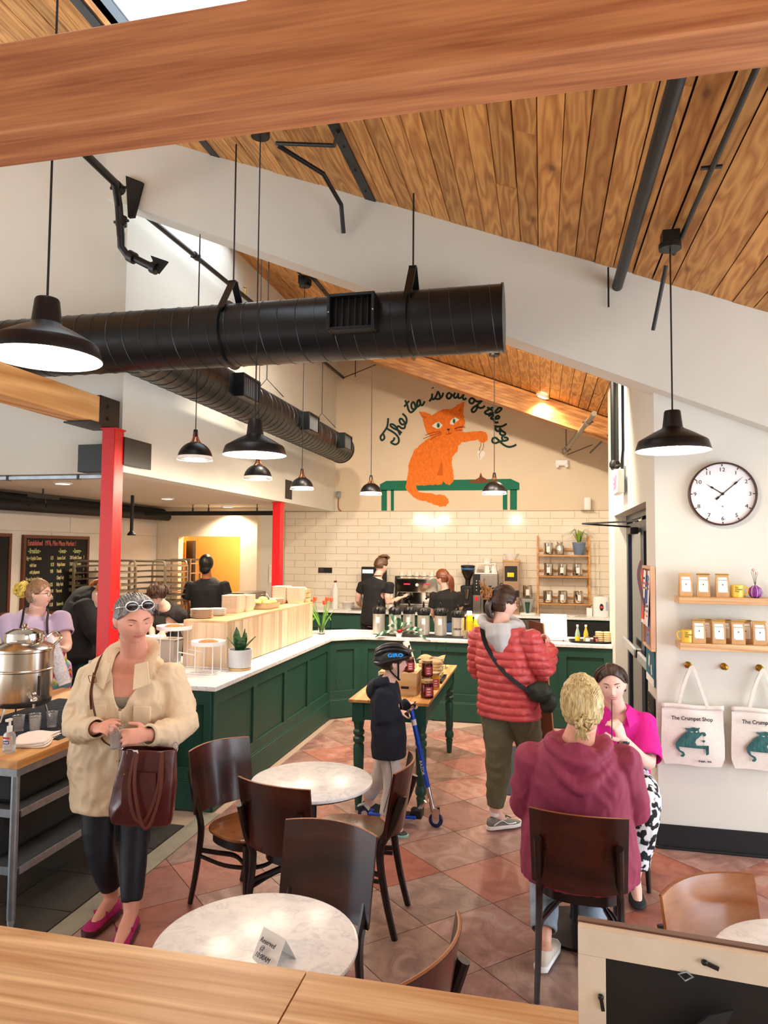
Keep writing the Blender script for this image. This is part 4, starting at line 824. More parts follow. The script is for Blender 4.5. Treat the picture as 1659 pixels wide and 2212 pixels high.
TOTE=[[(0.883,0.81),(0.905,0.809),(0.937,0.816),(0.957,0.812),(0.976,0.816),(0.968,0.801),(0.972,0.782),(0.988,0.789),(1.004,0.788),(1.012,0.774),(1.005,0.763),(0.994,0.764),(0.988,0.777),(0.976,0.763),(0.964,0.75),(0.952,0.741),(0.945,0.723),(0.955,0.699),(0.951,0.692),(0.937,0.695),(0.927,0.714),(0.927,0.696),(0.859,0.69),(0.847,0.687),(0.855,0.667),(0.878,0.656),(0.884,0.639),(0.874,0.626),(0.858,0.627),(0.858,0.637),(0.868,0.642),(0.864,0.65),(0.842,0.664),(0.829,0.682),(0.825,0.707),(0.843,0.733),(0.852,0.745),(0.868,0.765),(0.888,0.781),(0.904,0.786),(0.9,0.796),(0.89,0.8)],[(0.859,0.694),(1.026,0.706),(1.026,0.653),(1.01,0.644),(1.006,0.683),(0.859,0.688)],[(0.985,0.732),(0.995,0.741),(1.007,0.735),(0.996,0.722)],[(0.916,0.791),(0.928,0.787),(0.936,0.79),(0.926,0.783)],[(0.948,0.789),(0.958,0.795),(0.962,0.79),(0.952,0.785)],[(0.996,0.762),(0.995,0.741)],[(0.994,0.722),(0.994,0.701)]]
#ref [(0.753,0.945),(1.125,0.957),(0.739,0.591),(1.119,0.585),(0.809,0.863),(1.051,0.869),(0.965,0.603),(1.045,0.602)]
YW = 11.318
t = thing('cat_mural', 'orange cat painted on the back wall beside a green bench, under an arc of script', 'mural', (-1.5, YW, 2.56))
MO = mat('mural_orange', '#f07a1c', .8, nz=.14, ns=26, scale=(1, 1, .6)); MG = mat('mural_green', '#117054', .8); MI = mat('mural_ink_green', '#10362f', .8); MW = mat('mural_white', '#f1ece6', .8)
MR = mat('mural_dark_red', '#7c1d1a', .8); MBR = mat('mural_brown', '#80452a', .85, nz=.3, ns=60); MIR = mat('mural_iris', '#3f8f74', .8); MOD = mat('mural_dark_orange', '#cf6014', .8)
def flat(name, polys, m, off, th=.0015):
    mb = MB()
    for p in polys: mb.prism(p, YW-off-th, YW-off, 'xz')
    return obj(name, mb, m, t, world=True, smooth=0)
def lines(name, polys, m, off, r, sm=3):
    mb = MB()
    for p in polys:
        q = bez([(x, YW-off, z) for x, z in p], sm); mb.tube(q, [(.001, r)]*len(q), 6, up=(0, 1, 0))
    return obj(name, mb, m, t, world=True)
flat('painted_bench', MUR_BENCH, MG, .0005)
flat('painted_tea_pile', MUR_PILE, MBR, .003)
fur = []
P0 = MUR_CAT; rf_ = random.Random(5)
for i in range(len(P0)):
    a, b = P0[i], P0[(i+1) % len(P0)]; L = math.hypot(b[0]-a[0], b[1]-a[1]); n = max(1, int(L/.035))
    for k in range(n):
        q = k/n; x, z = a[0]+(b[0]-a[0])*q, a[1]+(b[1]-a[1])*q; j = rf_.uniform(-.008, .008); fur.append((x-(b[1]-a[1])/L*j, z+(b[0]-a[0])/L*j))
flat('painted_cat', [fur], MO, .002)
flat('painted_shading', MUR_GAP+MUR_EARS, MOD, .0038); flat('painted_eyes', MUR_EYE, MW, .004); flat('painted_irises', MUR_IRIS, MIR, .0055); flat('painted_pupils', MUR_PUP+MUR_NOSE, BLACKM, .007)
lines('painted_whiskers', MUR_THIN, MR, .006, .005); lines('painted_strings', MUR_STRG, MR, .006, .004); flat('painted_heart_teabag', MUR_HEART, MW, .004)
fs = MB(); rf2 = random.Random(9)
for _ in range(420):
    x = rf2.uniform(-2.25, -1.15); z = rf2.uniform(2.62, 4.15)
    ins = False; j = len(P0)-1
    for i in range(len(P0)):
        if (P0[i][1] > z) != (P0[j][1] > z) and x < (P0[j][0]-P0[i][0])*(z-P0[i][1])/(P0[j][1]-P0[i][1])+P0[i][0]: ins = not ins
        j = i
    if not ins or (z > 3.75 and -1.75 < x): continue
    fs.tube([(x, YW-.0042, z), (x+.02, YW-.0044, z-.03)], [(.0006, .0035), (.0004, .001)], 4, up=(0, 1, 0))
obj('painted_fur_strokes', fs, mat('mural_light_orange', '#f79a5a', .8), t, world=True, kind='stuff')
for k, p in enumerate(MUR_TXT):
    pass
lines('painted_script', MUR_TXT, MI, .002, .0195, 5)

def simple(name, lab, cat, loc, rz=0, group=None): return thing(name, lab, cat, loc, rz, group)
t = simple('emergency_light', 'white twin head emergency light on the back wall right of the mural', 'light', (.31, 11.30, 3.30))
obj('housing', MB().box((0, -.03, 0), (.20, .06, .10)), WHITE, t, bev=.02)
for s in (-1, 1): obj('lamp_head', MB().cyl((s*.07, -.05, -.045), (s*.07, -.09, -.055), .028, n=14), WHITE, t)
t = simple('smart_speaker', 'white rounded speaker standing on the top edge of the tiled wall', 'speaker', (.69, 11.22, 2.553))
obj('speaker_body', MB().loft([[(.055*sx_*x, .05*sx_*y, z) for x, y in [(math.copysign(abs(math.cos(a))**.5, math.cos(a)), math.copysign(abs(math.sin(a))**.5, math.sin(a))) for a in [2*PI*i/20 for i in range(20)]]] for sx_, z in ((.9, 0), (1, .01), (1, .18), (.9, .19))]), WHITE, t)
obj('top_ledge', MB().b2((-.1, -.06, -.002), (.1, .1, 0)), WALLW, t)
obj('power_cord', MB().tube(bez([(.0, .0, .0), (.02, .05, -.05), (.0, .06, -.4), (.03, .06, -.7), (-.02, .06, -1.2)], 5), .003, 5), WHITE, t)
t = simple('junction_box', 'small grey junction box with conduit on the back wall corner', 'box', (-3.33, 11.28, 2.83)); obj('box_body', MB().box((0, 0, 0), (.06, .06, .11)), GALV, t, bev=.004)
obj('conduit', MB().tube(bez([(0, .01, -.05), (-.01, .01, -.15), (0, .02, -.24), (.05, .02, -.28)], 4), .008, 6), COPPER, t)
t = simple('exit_sign', 'white exit sign with red letters on the wall above the door', 'sign', (.68, 6.62, 2.44))
obj('sign_box', MB().b2((-.03, -.16, 0), (.03, .16, .21)), WHITE, t, bev=.008)
EX = mat('exit_red', '#ff5f78', .5, emit=1.2)
text('EXIT', .17, EX, facing((-.033, .15, .045), -PI/2), t, sx=.82, bold=.004)
obj('mount_plate', MB().b2((.03, -.05, .02), (.06, .05, .25)), GALV, t)
t = simple('wall_sign', 'small black wall sign with white print on the tiled wall', 'sign', (-3.55, 11.28, 1.56)); 
for o_ in (obj('sign_plate', MB().box((-.0, 0, .0), (.24, .01, .085)), BLACKM, t),): pass
text('--- ---- --\n-- ---- ----\n---- -- ---', .02, WHITE, facing((-.105, -.007, .018)), t)
t = simple('notice_paper', 'printed notice sheet on the grey side wall left of the farther red post', 'paper', (-4.28, 10.6, 1.36), group='notices on the kitchen side wall'); obj('sheet', MB().b2((0, 0, 0), (.004, .2, .30)), PAPER, t); text('---- --\n- - - -\n- - - -\n- - - -\n- - - -', .03, INK, facing((.006, .02, .24), PI/2), t)
t2 = dup(t, (-4.28, 10.86, 1.37), 0, 'second printed notice sheet on the grey side wall, nearer the tiles')
t = simple('wall_switch', 'white switch and paper on the side wall next to the farther red post', 'switch', (-4.28, 11.1, 1.98)); obj('switch_plate', MB().b2((0, 0, 0), (.01, .12, .2)), WHITE, t); obj('switch_toggle', MB().b2((.01, .04, .08), (.025, .08, .12)), mat('grey_mark', '#9a8f94', .6), t)
# clock
t = simple('wall_clock', 'large round white wall clock with dark rim showing seven past ten', 'clock', (1.152, 4.95, 2.305))
cl_r = .207
rim = MB().loft([[(r*math.cos(2*PI*k/64), y, r*math.sin(2*PI*k/64)) for k in range(64)] for r, y in ((cl_r, .008), (cl_r, -.038), (cl_r-.004, -.042), (cl_r-.010, -.042), (cl_r-.011, -.02))], cap=False)
obj('rim', rim, mat('clock_rim', '#3c1012', .3), t)
obj('face', MB().loft([[(r*math.cos(2*PI*k/64), y, r*math.sin(2*PI*k/64)) for k in range(64)] for r, y in ((cl_r-.009, .005), (cl_r-.009, -.02))]), mat('clock_face', '#ececf0', .35), t)
tk = MB(); tk2 = MB()
for k in range(60):
    a = 2*PI*k/60; r = cl_r-.019
    if k % 5 == 0: tk.box((r*math.sin(a), -.0215, r*math.cos(a)), (.0055, .002, .013), ry=a)
    else: tk2.ell((r*math.sin(a)*1.02, -.0212, r*math.cos(a)*1.02), (.0012, .001, .0012), nu=5, nv=4)
obj('hour_ticks', tk, BLACKM, t, kind='stuff'); obj('minute_dots', tk2, mat('dot_grey', '#8d8f98', .6), t, kind='stuff')
for k in range(1, 13):
    a = 2*PI*k/12; r = cl_r-.047
    text(str(k), .036, INK, facing((r*math.sin(a)*1.04, -.0215, r*math.cos(a)-.0125)), t, name='numeral', align='CENTER', sx=1.1)
def hand(ang, L, wd, tail):
    mb = MB(); prof = [(-tail, wd*1.6), (-tail*.6, wd*1.6), (-tail*.5, wd*.7), (L*.55, wd*.6), (L*.62, wd*1.5), (L*.70, wd*1.3), (L*.75, wd*.4), (L, wd*.15)]
    p = [(w_, l) for l, w_ in prof]+[(-w_, l) for l, w_ in reversed(prof)]
    p = [(x*math.cos(ang)+z*math.sin(ang), -x*math.sin(ang)+z*math.cos(ang)) for x, z in p]
    return mb.prism(p, -.027, -.025, 'xz')
obj('minute_hand', hand(2*PI*8.1/60, .162, .0042, .055), BLACKM, t); obj('hour_hand', hand(2*PI*(10.12/12), .118, .0045, .005), BLACKM, t); obj('hub', MB().cyl((0, -.02, 0), (0, -.03, 0), .009, n=16), BLACKM, t)
obj('maker_mark', MB().box((0, -.0212, -.082), (.04, .001, .0012)).ell((0, -.0215, -.082), (.004, .001, .006), nu=8, nv=6), mat('mark_grey', '#75767d', .6), t)

# shelves on the clock wall with tea bags and mugs
def shelf(z, x0, lab):
    t = simple('wall_shelf', lab, 'shelf', (x0, 4.95, z), group='floating oak shelves below the clock')
    obj('shelf_board', MB().b2((0, -.16, -.042), (1.6, .008, 0)), OAK, t, bev=.002); return t
shelf(1.638, .852, 'upper floating oak shelf below the clock'); shelf(1.345, .856, 'lower floating oak shelf below the clock')
INKG = mat('grey_print', '#77747c', .8)
def teabag():
    t = thing('tea_bag_pouch', '', 'bag', (0, 0, 0))
    w_, d_, h_ = .079, .045, .15
    mb = MB().loft([[(-w_/2, -d_/2, 0), (w_/2, -d_/2, 0), (w_/2, d_/2, 0), (-w_/2, d_/2, 0)], [(-w_/2, -d_/2, .03), (w_/2, -d_/2, .03), (w_/2, d_/2, .03), (-w_/2, d_/2, .03)],
                    [(-w_/2+.001, -.018, .10), (w_/2-.001, -.018, .10), (w_/2-.004, .018, .10), (-w_/2+.004, .018, .10)], [(-w_/2+.002, -.004, h_-.012), (w_/2-.002, -.004, h_-.012), (w_/2-.002, .004, h_-.012), (-w_/2+.002, .004, h_-.012)],
                    [(-w_/2+.002, -.004, h_), (w_/2-.002, -.004, h_), (w_/2-.002, .002, h_), (-w_/2+.002, .002, h_)]])
    obj('pouch', mb, KRAFT, t, bev=.0015)
    obj('tin_tie', MB().box((0, -.0055, h_-.006), (w_+.004, .002, .006)), BRASS, t)
    def fy(z): return -d_/2-.0006 if z < .03 else -d_/2+(z-.03)/.07*(d_/2-.018)-.0008
    def lab_(z0, z1, x0, x1): 
        return MB().add([(x0, fy(z0)-.0006, z0), (x1, fy(z0)-.0006, z0), (x1, fy(z1)-.0006, z1), (x0, fy(z1)-.0006, z1), (x0, fy(z0)+.003, z0), (x1, fy(z0)+.003, z0), (x1, fy(z1)+.003, z1), (x0, fy(z1)+.003, z1)], [(0,1,2,3),(7,6,5,4),(0,4,5,1),(1,5,6,2),(2,6,7,3),(3,7,4,0)])
    l = obj('paper_label', lab_(.031, .098, -.028, .028), PAPER, t); 
    l2 = obj('paper_label', MB().add([(-.027, -.0188, .0985), (.027, -.0188, .0985), (.026, -.0085, .126), (-.026, -.0085, .126)], [(0,1,2,3)]), PAPER, t)
    tl = math.atan2(d_/2-.018, .07)
    M = facing((-.027, -.0165, .106), 0, PI/2-.36)
    text('The Crumpet Shop', .0078, INKG, M, t, sx=.85)
    obj('crest', MB().ell((0, -.0205, .078), (.004, .001, .006), nu=6, nv=5), INK, t)
    text('------\n---- ----\n-- ---', .0056, INKG, facing((0, fy(.066)-.002, .064), 0, PI/2-tl), t, align='CENTER')
    obj('corner_mark', MB().box((-.023, -.0238, .036), (.004, .001, .004)), INK, t)
    return t
tb0 = teabag(); first = True
tops = [(.905, 4.865, 1.638, .10, 'kraft tea bag at the open end of the upper shelf'), (1.012, 4.865, 1.638, -.12, 'kraft tea bag in the middle of the upper shelf trio'), (1.125, 4.865, 1.638, -.02, 'kraft tea bag beside the yellow mug on the upper shelf'),
        (.975, 4.835, 1.345, -.02, 'kraft tea bag next to the yellow mug on the lower shelf'), (1.025, 4.90, 1.345, .04, 'kraft tea bag tucked behind the one beside the lower mug'),
        (1.092, 4.835, 1.345, 0, 'second front kraft tea bag along the lower shelf'), (1.14, 4.90, 1.345, .03, 'kraft tea bag tucked behind the second front one on the lower shelf'),
        (1.205, 4.835, 1.345, -.02, 'third front kraft tea bag along the lower shelf'), (1.262, 4.90, 1.345, .03, 'kraft tea bag cut off by the picture edge on the lower shelf'), (1.33, 4.84, 1.345, 0, 'kraft tea bag just past the edge on the lower shelf')]
for x, y, z, r, lab in tops:
    if first: tb0.location = (x, y, z); tb0.rotation_euler = (0, 0, r); tag(tb0, lab, None, 'kraft tea bags on the wall shelves'); first = False
    else: dup(tb0, (x, y, z), r, lab, 'kraft tea bags on the wall shelves')
def mug(loc, rz, lab):
    t = simple('mug', lab, 'mug', loc, rz, 'yellow printed mugs on the wall shelves')
    obj('mug_body', MB().lathe([(.034, 0), (.0365, .003), (.0365, .078), (.0345, .08), (.033, .078), (.033, .006), (0, .005)], (0, 0, 0), 28), YELM, t)
    obj('handle', MB().tube([(.034, 0, .065), (.052, 0, .068), (.064, 0, .054), (.063, 0, .034), (.05, 0, .018), (.034, 0, .018)], .0055, 8), YELM, t)
    return t
m1 = mug((1.215, 4.865, 1.638), 0, 'yellow mug with printed lettering on the upper shelf'); m2 = mug((.912, 4.85, 1.345), PI, 'yellow mug with printed lettering at the end of the lower shelf')
for m_, rz in ((m1, 0), (m2, PI)):
    tt = text('The\nCrumpet\nShop', .0125, mat('mug_print', '#8a7a20', .5), Matrix.Rotation(-rz, 4, 'Z') @ facing((-.024, -.0375, .062)), m_, bold=.0005)
t = simple('bud_vase', 'round purple striped vase with a dried flower on the upper shelf', 'vase', (1.32, 4.865, 1.638)); obj('vase_body', MB().lathe([(.02, 0), (.035, .01), (.043, .035), (.035, .062), (.014, .078), (.012, .078), (0, .07)], (0, 0, 0), 28), mat('purple_glaze', '#7d2a86', .25), t)
sv = MB()
for k in range(8):
    a = k*PI/4; sv.tube([((r+.0006)*math.cos(a), (r+.0006)*math.sin(a), z) for r, z in ((.022, .002), (.035, .01), (.043, .035), (.035, .062), (.014, .078))], .0011, 5)
obj('stripes', sv, PAPER, t)
st_ = MB()
for k in range(4): st_.tube(bez([(0, 0, .07), ((k-2)*.006, -.004, .12), ((k-2)*.012, -.01, .165)], 3), .0013, 5)
obj('stem', st_, mat('dry_stem', '#4c5a2c', .8), t); obj('blossom', MB().ell((-.012, -.008, .175), (.012, .012, .010), nu=10, nv=6).ell((.008, -.008, .155), (.009, .009, .008), nu=10, nv=6), mat('pale_pink', '#e7b5a8', .7), t)
for k, x in enumerate((.932, 1.149, 1.36)):
    t = simple('wall_hook', ('round brass knob hook holding the first tote bag', 'empty round brass knob hook between the tote bags', 'round brass knob hook holding the tote bag at the picture edge')[k], 'hook', (x, 4.96, 1.185), group='brass knob hooks')
    obj('rose', MB().loft([[(r*math.cos(2*PI*j/20), y, r*math.sin(2*PI*j/20)) for j in range(20)] for r, y in ((.022, 0), (.022, -.006), (.016, -.010), (.008, -.014), (.008, -.03), (.010, -.034), (.0155, -.040), (.0165, -.050), (.012, -.056), (.0, -.058))]), BRASS, t)
def tote(x, lab):
    t = simple('tote_bag', lab, 'bag', (x, 4.90, .555), group='natural canvas tote bags on the wall')
    W, H = .375, .385
    def fn(y, s):
        def q(u, v):
            X = (u-.5)*W*(1+.02*math.sin(v*5)); Z = v*H
            if v < .12: X *= 1-.10*(.12-v)/.12
            return (X, y+s*(.022*math.sin(PI*u)*math.sin(PI*min(v*.95+.05, 1))+.006*math.sin(u*9+v*4)*(v)), Z+.004*math.sin(u*7))
        return q
    fr_ = MB().grid(fn(-.0, -1), 16, 14); fr_.grid(fn(.006, 1), 16, 14)
    obj('bag_body', fr_, CANVAS, t)
    obj('hem', MB().grid(lambda u, v: ((u-.5)*W, -.004-.0245*math.sin(PI*u)*.0-.002-.006*math.sin(u*9+4)*1.0*.9, H-.028+v*.03+.004*math.sin(u*7)), 16, 1), CANVAS, t, solid=.003)
    for s in (0, 1):
        pts = bez([(-.085, -.003+s*.012, H-.02), (-.055, -.012+s*.02, H+.11), (-.012, -.012, H+.225+s*.006), (.012, -.012, H+.225+s*.006), (.05, -.012+s*.02, H+.11), (.095, -.003+s*.012, H-.02)], 4)
        obj('handle', MB().tube(pts, [(.0012, .011)]*len(pts), 6, up=(0, 1, 0)), CANVAS, t)
    ox, oz = -.752-W/2+.003, -.952+H
    def tp(p): return [(a+ox, b+oz) for a, b in p]
    y0 = -.031
    for k in range(2 if True else 0):
        pass
    obj('printed_cat', MB().prism(tp(TOTE[0]), y0-.001, y0, 'xz'), TEAL, t, smooth=0)
    obj('printed_bench', MB().prism(tp(TOTE[1]), y0-.0012, y0-.0002, 'xz').prism(tp(TOTE[2]), y0-.0012, y0-.0002, 'xz'), TEAL, t, smooth=0)
    obj('printed_eyes', MB().prism(tp(TOTE[3]), y0-.0022, y0-.0015, 'xz').prism(tp(TOTE[4]), y0-.0022, y0-.0015, 'xz'), PAPER, t, smooth=0)
    mb = MB()
    for p in TOTE[5:7]: mb.tube([(a, y0-.001, b) for a, b in tp(p)], .0008, 4)
    obj('printed_string', mb, TEAL, t)
    text('The Crumpet Shop', .0345, INK, facing((-.133, y0, H-.093)), t, sx=.92, bold=.0006)
    text('Seattle, WA', .0155, INK, facing((.028, y0, H-.352)), t, bold=.0008)
    return t
tote(.943, 'canvas tote bag with printed cat hanging from the first brass knob'); tote(1.362, 'canvas tote bag with printed cat cut off by the picture edge')
# notice board by the door
t = simple('cork_board', 'wood framed pin board with flyers on the narrow wall beside the door', 'board', (.735, 5.2, 1.26))
obj('board_frame', MB().b2((-.028, -.235, 0), (.003, .165, .02)).b2((-.028, -.235, .545), (.003, .165, .565)).b2((-.028, -.235, .02), (.003, -.205, .545)).b2((-.028, .145, .02), (.003, .165, .545)), mat('board_frame_wood', '#dcb08e', .55), t, bev=.002); obj('cork', MB().b2((-.012, -.205, .02), (.003, .145, .545)), mat('cork', '#a0704a', .9, nz=.2, ns=80), t)
cols = ['#e8e6e4', '#3f5f9e', '#efe9e2', '#f0c030', '#d9534a', '#e9e9f0', '#2c3a6b', '#f2d7c0', '#e04a3a', '#efefef', '#6a86b8']
for k in range(11):
    y = -.155+.068*(k % 5)+rc.uniform(-.01, .01); z = .50-.115*(k//5)*1.35-.03*(k % 2)
    fmt = mat('flyer_%d' % k, cols[k], .7)
    f_ = obj('flyer', MB().box((-.031-.004*(k % 3), y, z-.06), (.0012, .105, .19), rx=rc.uniform(-.12, .12), ry=.05), fmt, t)
    for q in range(3): obj('printed_block', MB().box((-.0328-.004*(k % 3), y, z-.02-q*.035), (.001, .06, .016), rx=0), mat('flyer_ink_%d_%d' % (k, q), rc.choice(['#22222a', '#7d8698', '#c84b3c', '#3a4a80', '#f0b92c']), .7), f_)
obj('ribbon', MB().tube(bez([(-.03, .17, .60), (-.06, .10, .50), (-.05, .0, .36), (-.03, -.05, .28)], 4), [(.001, .014)]*13, 6, up=(0, 0, 1)), mat('mauve_ribbon', '#6d4d58', .6), t)
t = simple('poster', 'teal poster pinned below the flyers on the narrow wall', 'poster', (.732, 5.2, 1.02)); obj('sheet', MB().b2((-.005, -.2, 0), (.003, .15, .25)), mat('teal_poster', '#1f6a80', .6), t); obj('white_band', MB().b2((-.006, -.2, 0), (-.005, .15, .05)).box((-.0065, 0, .15), (.001, .05, .08), rx=.3).box((-.0065, -.1, .10), (.001, .04, .07), rx=-.3), PAPER, t)
t = simple('menu_poster', 'tall black printed menu poster low on the narrow wall', 'poster', (.732, 5.18, .50)); obj('sheet', MB().b2((-.006, -.16, 0), (.003, .12, .44)), BLACKM, t)
text('---\n-- --- ---\n- - - - - -\n- - - - -\n- - - - - -\n- - - -', .04, mat('poster_green', '#7e9a74', .7), facing((-.0075, .10, .36), -PI/2), t)
# chalkboards
def chalk(y0, y1, z0, z1, lab):
    t = simple('menu_board', lab, 'board', (-5.98, (y0+y1)/2, z0), group='chalk menu boards')
    f = .04
    obj('board_frame', MB().b2((-.02, y0-(y0+y1)/2, 0), (.02, y1-(y0+y1)/2, f)).b2((-.02, y0-(y0+y1)/2, z1-z0-f), (.02, y1-(y0+y1)/2, z1-z0)).b2((-.02, y0-(y0+y1)/2, f), (.02, y0-(y0+y1)/2+f, z1-z0-f)).b2((-.02, y1-(y0+y1)/2-f, f), (.02, y1-(y0+y1)/2, z1-z0-f)), mat('board_brown_frame', '#5c2c14', .5), t, bev=.003)
    obj('slate', MB().b2((-.015, y0-(y0+y1)/2+f, f), (.008, y1-(y0+y1)/2-f, z1-z0-f)), mat('chalk_slate', '#0c0b0b', .85), t); return t
t = chalk(7.13, 8.36, 1.075, 2.06, 'chalk menu board headed Established 1976 on the kitchen wall')
H_ = .985; W_ = 1.23
def chk(s, y, z, size, col, sx=.55): return text(s, size, mat('chalk_'+col.strip('#'), col, .9), facing((.010, y-W_/2, z), PI/2), t, sx=sx, bold=.0012)
chk('Established  1976, Pike Place Market !', .07, H_-.125, .088, '#c86a60', .66)
for s, y in (('~Breakfast~', .08), ('~Sweet~', .62), ('~Savory~', .90)): chk(s, y, H_-.22, .085, '#b9c27a', .52)
rows_ = [('Egg + English Cheese', '8.75', 'Lemon Curd', '7.00', 'English Cheese', '7'), ('       with ham', '10.75', 'Maple Butter', '7.00', 'Pesto Tomato', ''), ('       with jalapenos', '9.00', 'Nutella', '6.00', 'Ferme', '7'), ('Egg on Smoked Salmon', '', 'Classy Lady', '7.00', 'Smoked Salmon', '10'),
         ('       cream cheese', '9.25', 'Ricky Razz', '7.00', 'Green Chees', ''), ('', '10.00', 'Vermont', '9.25', 'Cucumber', '7'), ('', '11.50', '', '', '', ''), ('', '11.50', '  Buttermilk', '', '', '')]
for i, r_ in enumerate(rows_):
    z = H_-.30-i*.083
    for s, y in zip(r_, (.06, .48, .60, .84, .90, 1.12)):
        if s: chk(s, y, z, .062, '#cdbf86', .48)
t = chalk(5.6, 6.94, 1.13, 2.07, 'chalk menu board cut off at the picture edge on the kitchen wall')
W_ = 1.34; H_ = .94
for i, (s, col, sz) in enumerate((('ts ~', '#b0524a', .1), ('toasted', '#8f4a44', .07), ('l', '#8f4a44', .07), ('ne!', '#b0524a', .07), ('0', '#c9c9a0', .07), ('s ~', '#c9b0a0', .08), ('Mi', '#c9c9a0', .07), ('ugar', '#c9c9a0', .07))): chk(s, 1.06, H_-.26-i*.085, sz, col, .5)

# ================================================================ FRONT COUNTER ITEMS
t = simple('serving_mat', 'thin black tray under the row of airpots', 'tray', (-1.35, 8.2, .908)); obj('mat_body', MB().box((0, 0, .006), (1.05, .28, .012)), BLACKM, t, bev=.004)
def airpot(label=True, black=False):
    t = thing('airpot', '', 'airpot', (0, 0, 0)); R = .072
    obj('steel_body', MB().lathe([(R*.94, 0), (R, .006), (R, .235), (0, .236)], (0, 0, 0), 28), AIRP, t)
    obj('collar', MB().lathe([(R*1.02, .234), (R*1.06, .25), (R*1.0, .285), (R*.75, .315), (R*.45, .325), (0, .326)], (0, 0, 0), 24), BLACK, t)
    obj('spout', MB().tube([(0, -R*.5, .285), (0, -R*1.25, .30), (0, -R*1.45, .285), (0, -R*1.45, .268)], [.026, .024, .018, .014], 10), BLACK, t)
    obj('pump_lever', MB().tube([(0, R*.2, .318), (0, R*.1, .35), (0, -R*.3, .375), (0, -R*.6, .365)], [(.010, .02), (.012, .02), (.010, .022), (.006, .02)], 10), BLACK, t)
    obj('carry_handle', MB().tube(bez([(-R*1.02, 0, .27), (-R*1.12, .03, .29), (-R*.9, .07, .30), (0, .09, .30), (R*.9, .07, .30), (R*1.12, .03, .29), (R*1.02, 0, .27)], 3), .006, 8), BLACK, t)
    if not black: obj('paper_label', MB().tube([((R+.0012)*math.cos(a), (R+.0012)*math.sin(a), .165) for a in [-PI/2-.28, -PI/2-.14, -PI/2, -PI/2+.14, -PI/2+.28]], [(.034, .0008)]*5, 4, up=(0, 0, 1)), PAPER, t)
    return t
ap = airpot(); spots = [(-1.905, 8.21, 'airpot at the left end of the row, apart from the others'), (-1.70, 8.17, 'second airpot in the row, behind the striped plant'), (-1.555, 8.30, 'airpot set back between the second and fourth ones'), (-1.36, 8.19, 'fourth airpot in the row'), (-1.16, 8.20, 'fifth airpot in the row, next to the one without a paper label')]
for k, (x, y, lab) in enumerate(spots):
    if k == 0: ap.location = (x, y, .92); tag(ap, lab, None, 'steel airpots on the counter'); ap['label'] = lab
    else: dup(ap, (x, y, .92), rc.uniform(-.2, .2), lab, 'steel airpots on the counter')
t = airpot(black=True); t.location = (-.955, 8.20, .92); t.scale = (1.02, 1.02, .93); tag(t, 'airpot without a paper label, printed DECAF, at the right end of the row', None, 'steel airpots on the counter')
text('DECAF', .03, BLACKM, facing((-.045, -.0745, .085)), t, bold=.001)
# yellow paper cups in stacks
def cupstack(x, y, n, h0, labs):
    me = mesh('paper_cup', MB().lathe([(.030, 0), (.043, .105), (.0455, .106), (.0455, .110), (.042, .110), (.029, .004), (0, .003)], (0, 0, 0), 24), YELC)
    me2 = mesh('paper_cup_white', MB().lathe([(.030, 0), (.043, .105), (.0455, .106), (.0455, .110), (.042, .110), (.029, .004), (0, .003)], (0, 0, 0), 24), WHITE)
    for k in range(n):
        t = thing('paper_cup', labs % nth(k, n), 'cup', (x, y, h0+k*.0125), 0, 'upturned yellow paper cups')
        t.rotation_euler = (PI, 0, 0); t.location.z += .11
        o = obj('cup_wall', me, None, t)
        if k >= n-1: obj('white_band', MB().lathe([(.0302, -.0006), (.0362, .048), (.0358, .048), (.0298, 0)], (0, 0, 0), 24, cap=False), WHITE, t); obj('white_base', MB().cyl((0, 0, -.001), (0, 0, .001), .030, n=20), WHITE, t)
cupstack(-.83, 8.27, 16, .91, 'yellow paper cup, %s in the taller upturned stack'); cupstack(-.735, 8.22, 13, .91, 'yellow paper cup, %s in the shorter upturned stack')
t = simple('sugar_caddy', 'clear plastic caddy of brown sugar packets before the yellow cups', 'caddy', (-.80, 8.08, .908))
obj('caddy_box', MB().loft([[(s*x*.085, s*y*.05, z) for x, y in ((-1, -1), (1, -1), (1, 1), (-1, 1))] for s, z in ((.9, 0), (1, .085), (1.03, .086), (1.03, .09), (.96, .09), (.86, .004))]), CLEARP, t)
for k in range(12): obj('sugar_packet', MB().box((-.06+.011*k, rc.uniform(-.01, .01), .055), (.006, .06, .08), rx=rc.uniform(-.2, .2), ry=rc.uniform(-.15, .15)), mat('sugar_packet_%d' % (k % 3), ('#a98462', '#c7aa86', '#8c6a50')[k % 3], .8), t)
# tropical plant behind the boy, striped
t = simple('calathea_plant', 'striped leaf plant with red bloom on the counter behind the helmet', 'plant', (-1.70, 7.82, .908)); 
t.location = (-1.62, 8.02, .908)
obj('pot', MB().lathe([(.03, 0), (.042, .06), (.04, .06), (.03, .01), (0, .01)], (0, 0, 0), 20), WHITEM, t)
g = N('calathea'); tc = g.n('ShaderNodeTexCoord'); wv_ = g.n('ShaderNodeTexWave'); wv_.inputs['Scale'].default_value = 4; wv_.inputs['Distortion'].default_value = 2; g.l(tc.outputs['Object'], wv_.inputs['Vector'])
g.l(ramp(g, wv_.outputs[0], [(.35, lin('#1f4d33')), (.65, lin('#5d8f6e')), (.95, lin('#b9cfb9'))]), g.b.inputs['Base Color']); g.base(Roughness=.35); CAL = g.m
def leaf(t, base, tip, wd, m, sag=.04, name='leaf'):
    b, e = Vector(base), Vector(tip); pts = [b.lerp(e, i/8)+Vector((0, 0, sag*math.sin(PI*i/8))) for i in range(9)]
    obj(name, MB().tube(pts, [(.0012, .0015+wd*math.sin(PI*(i+.3)/8.6)**.8) for i in range(9)], 6, up=(0, -.3, 1)), m, t)
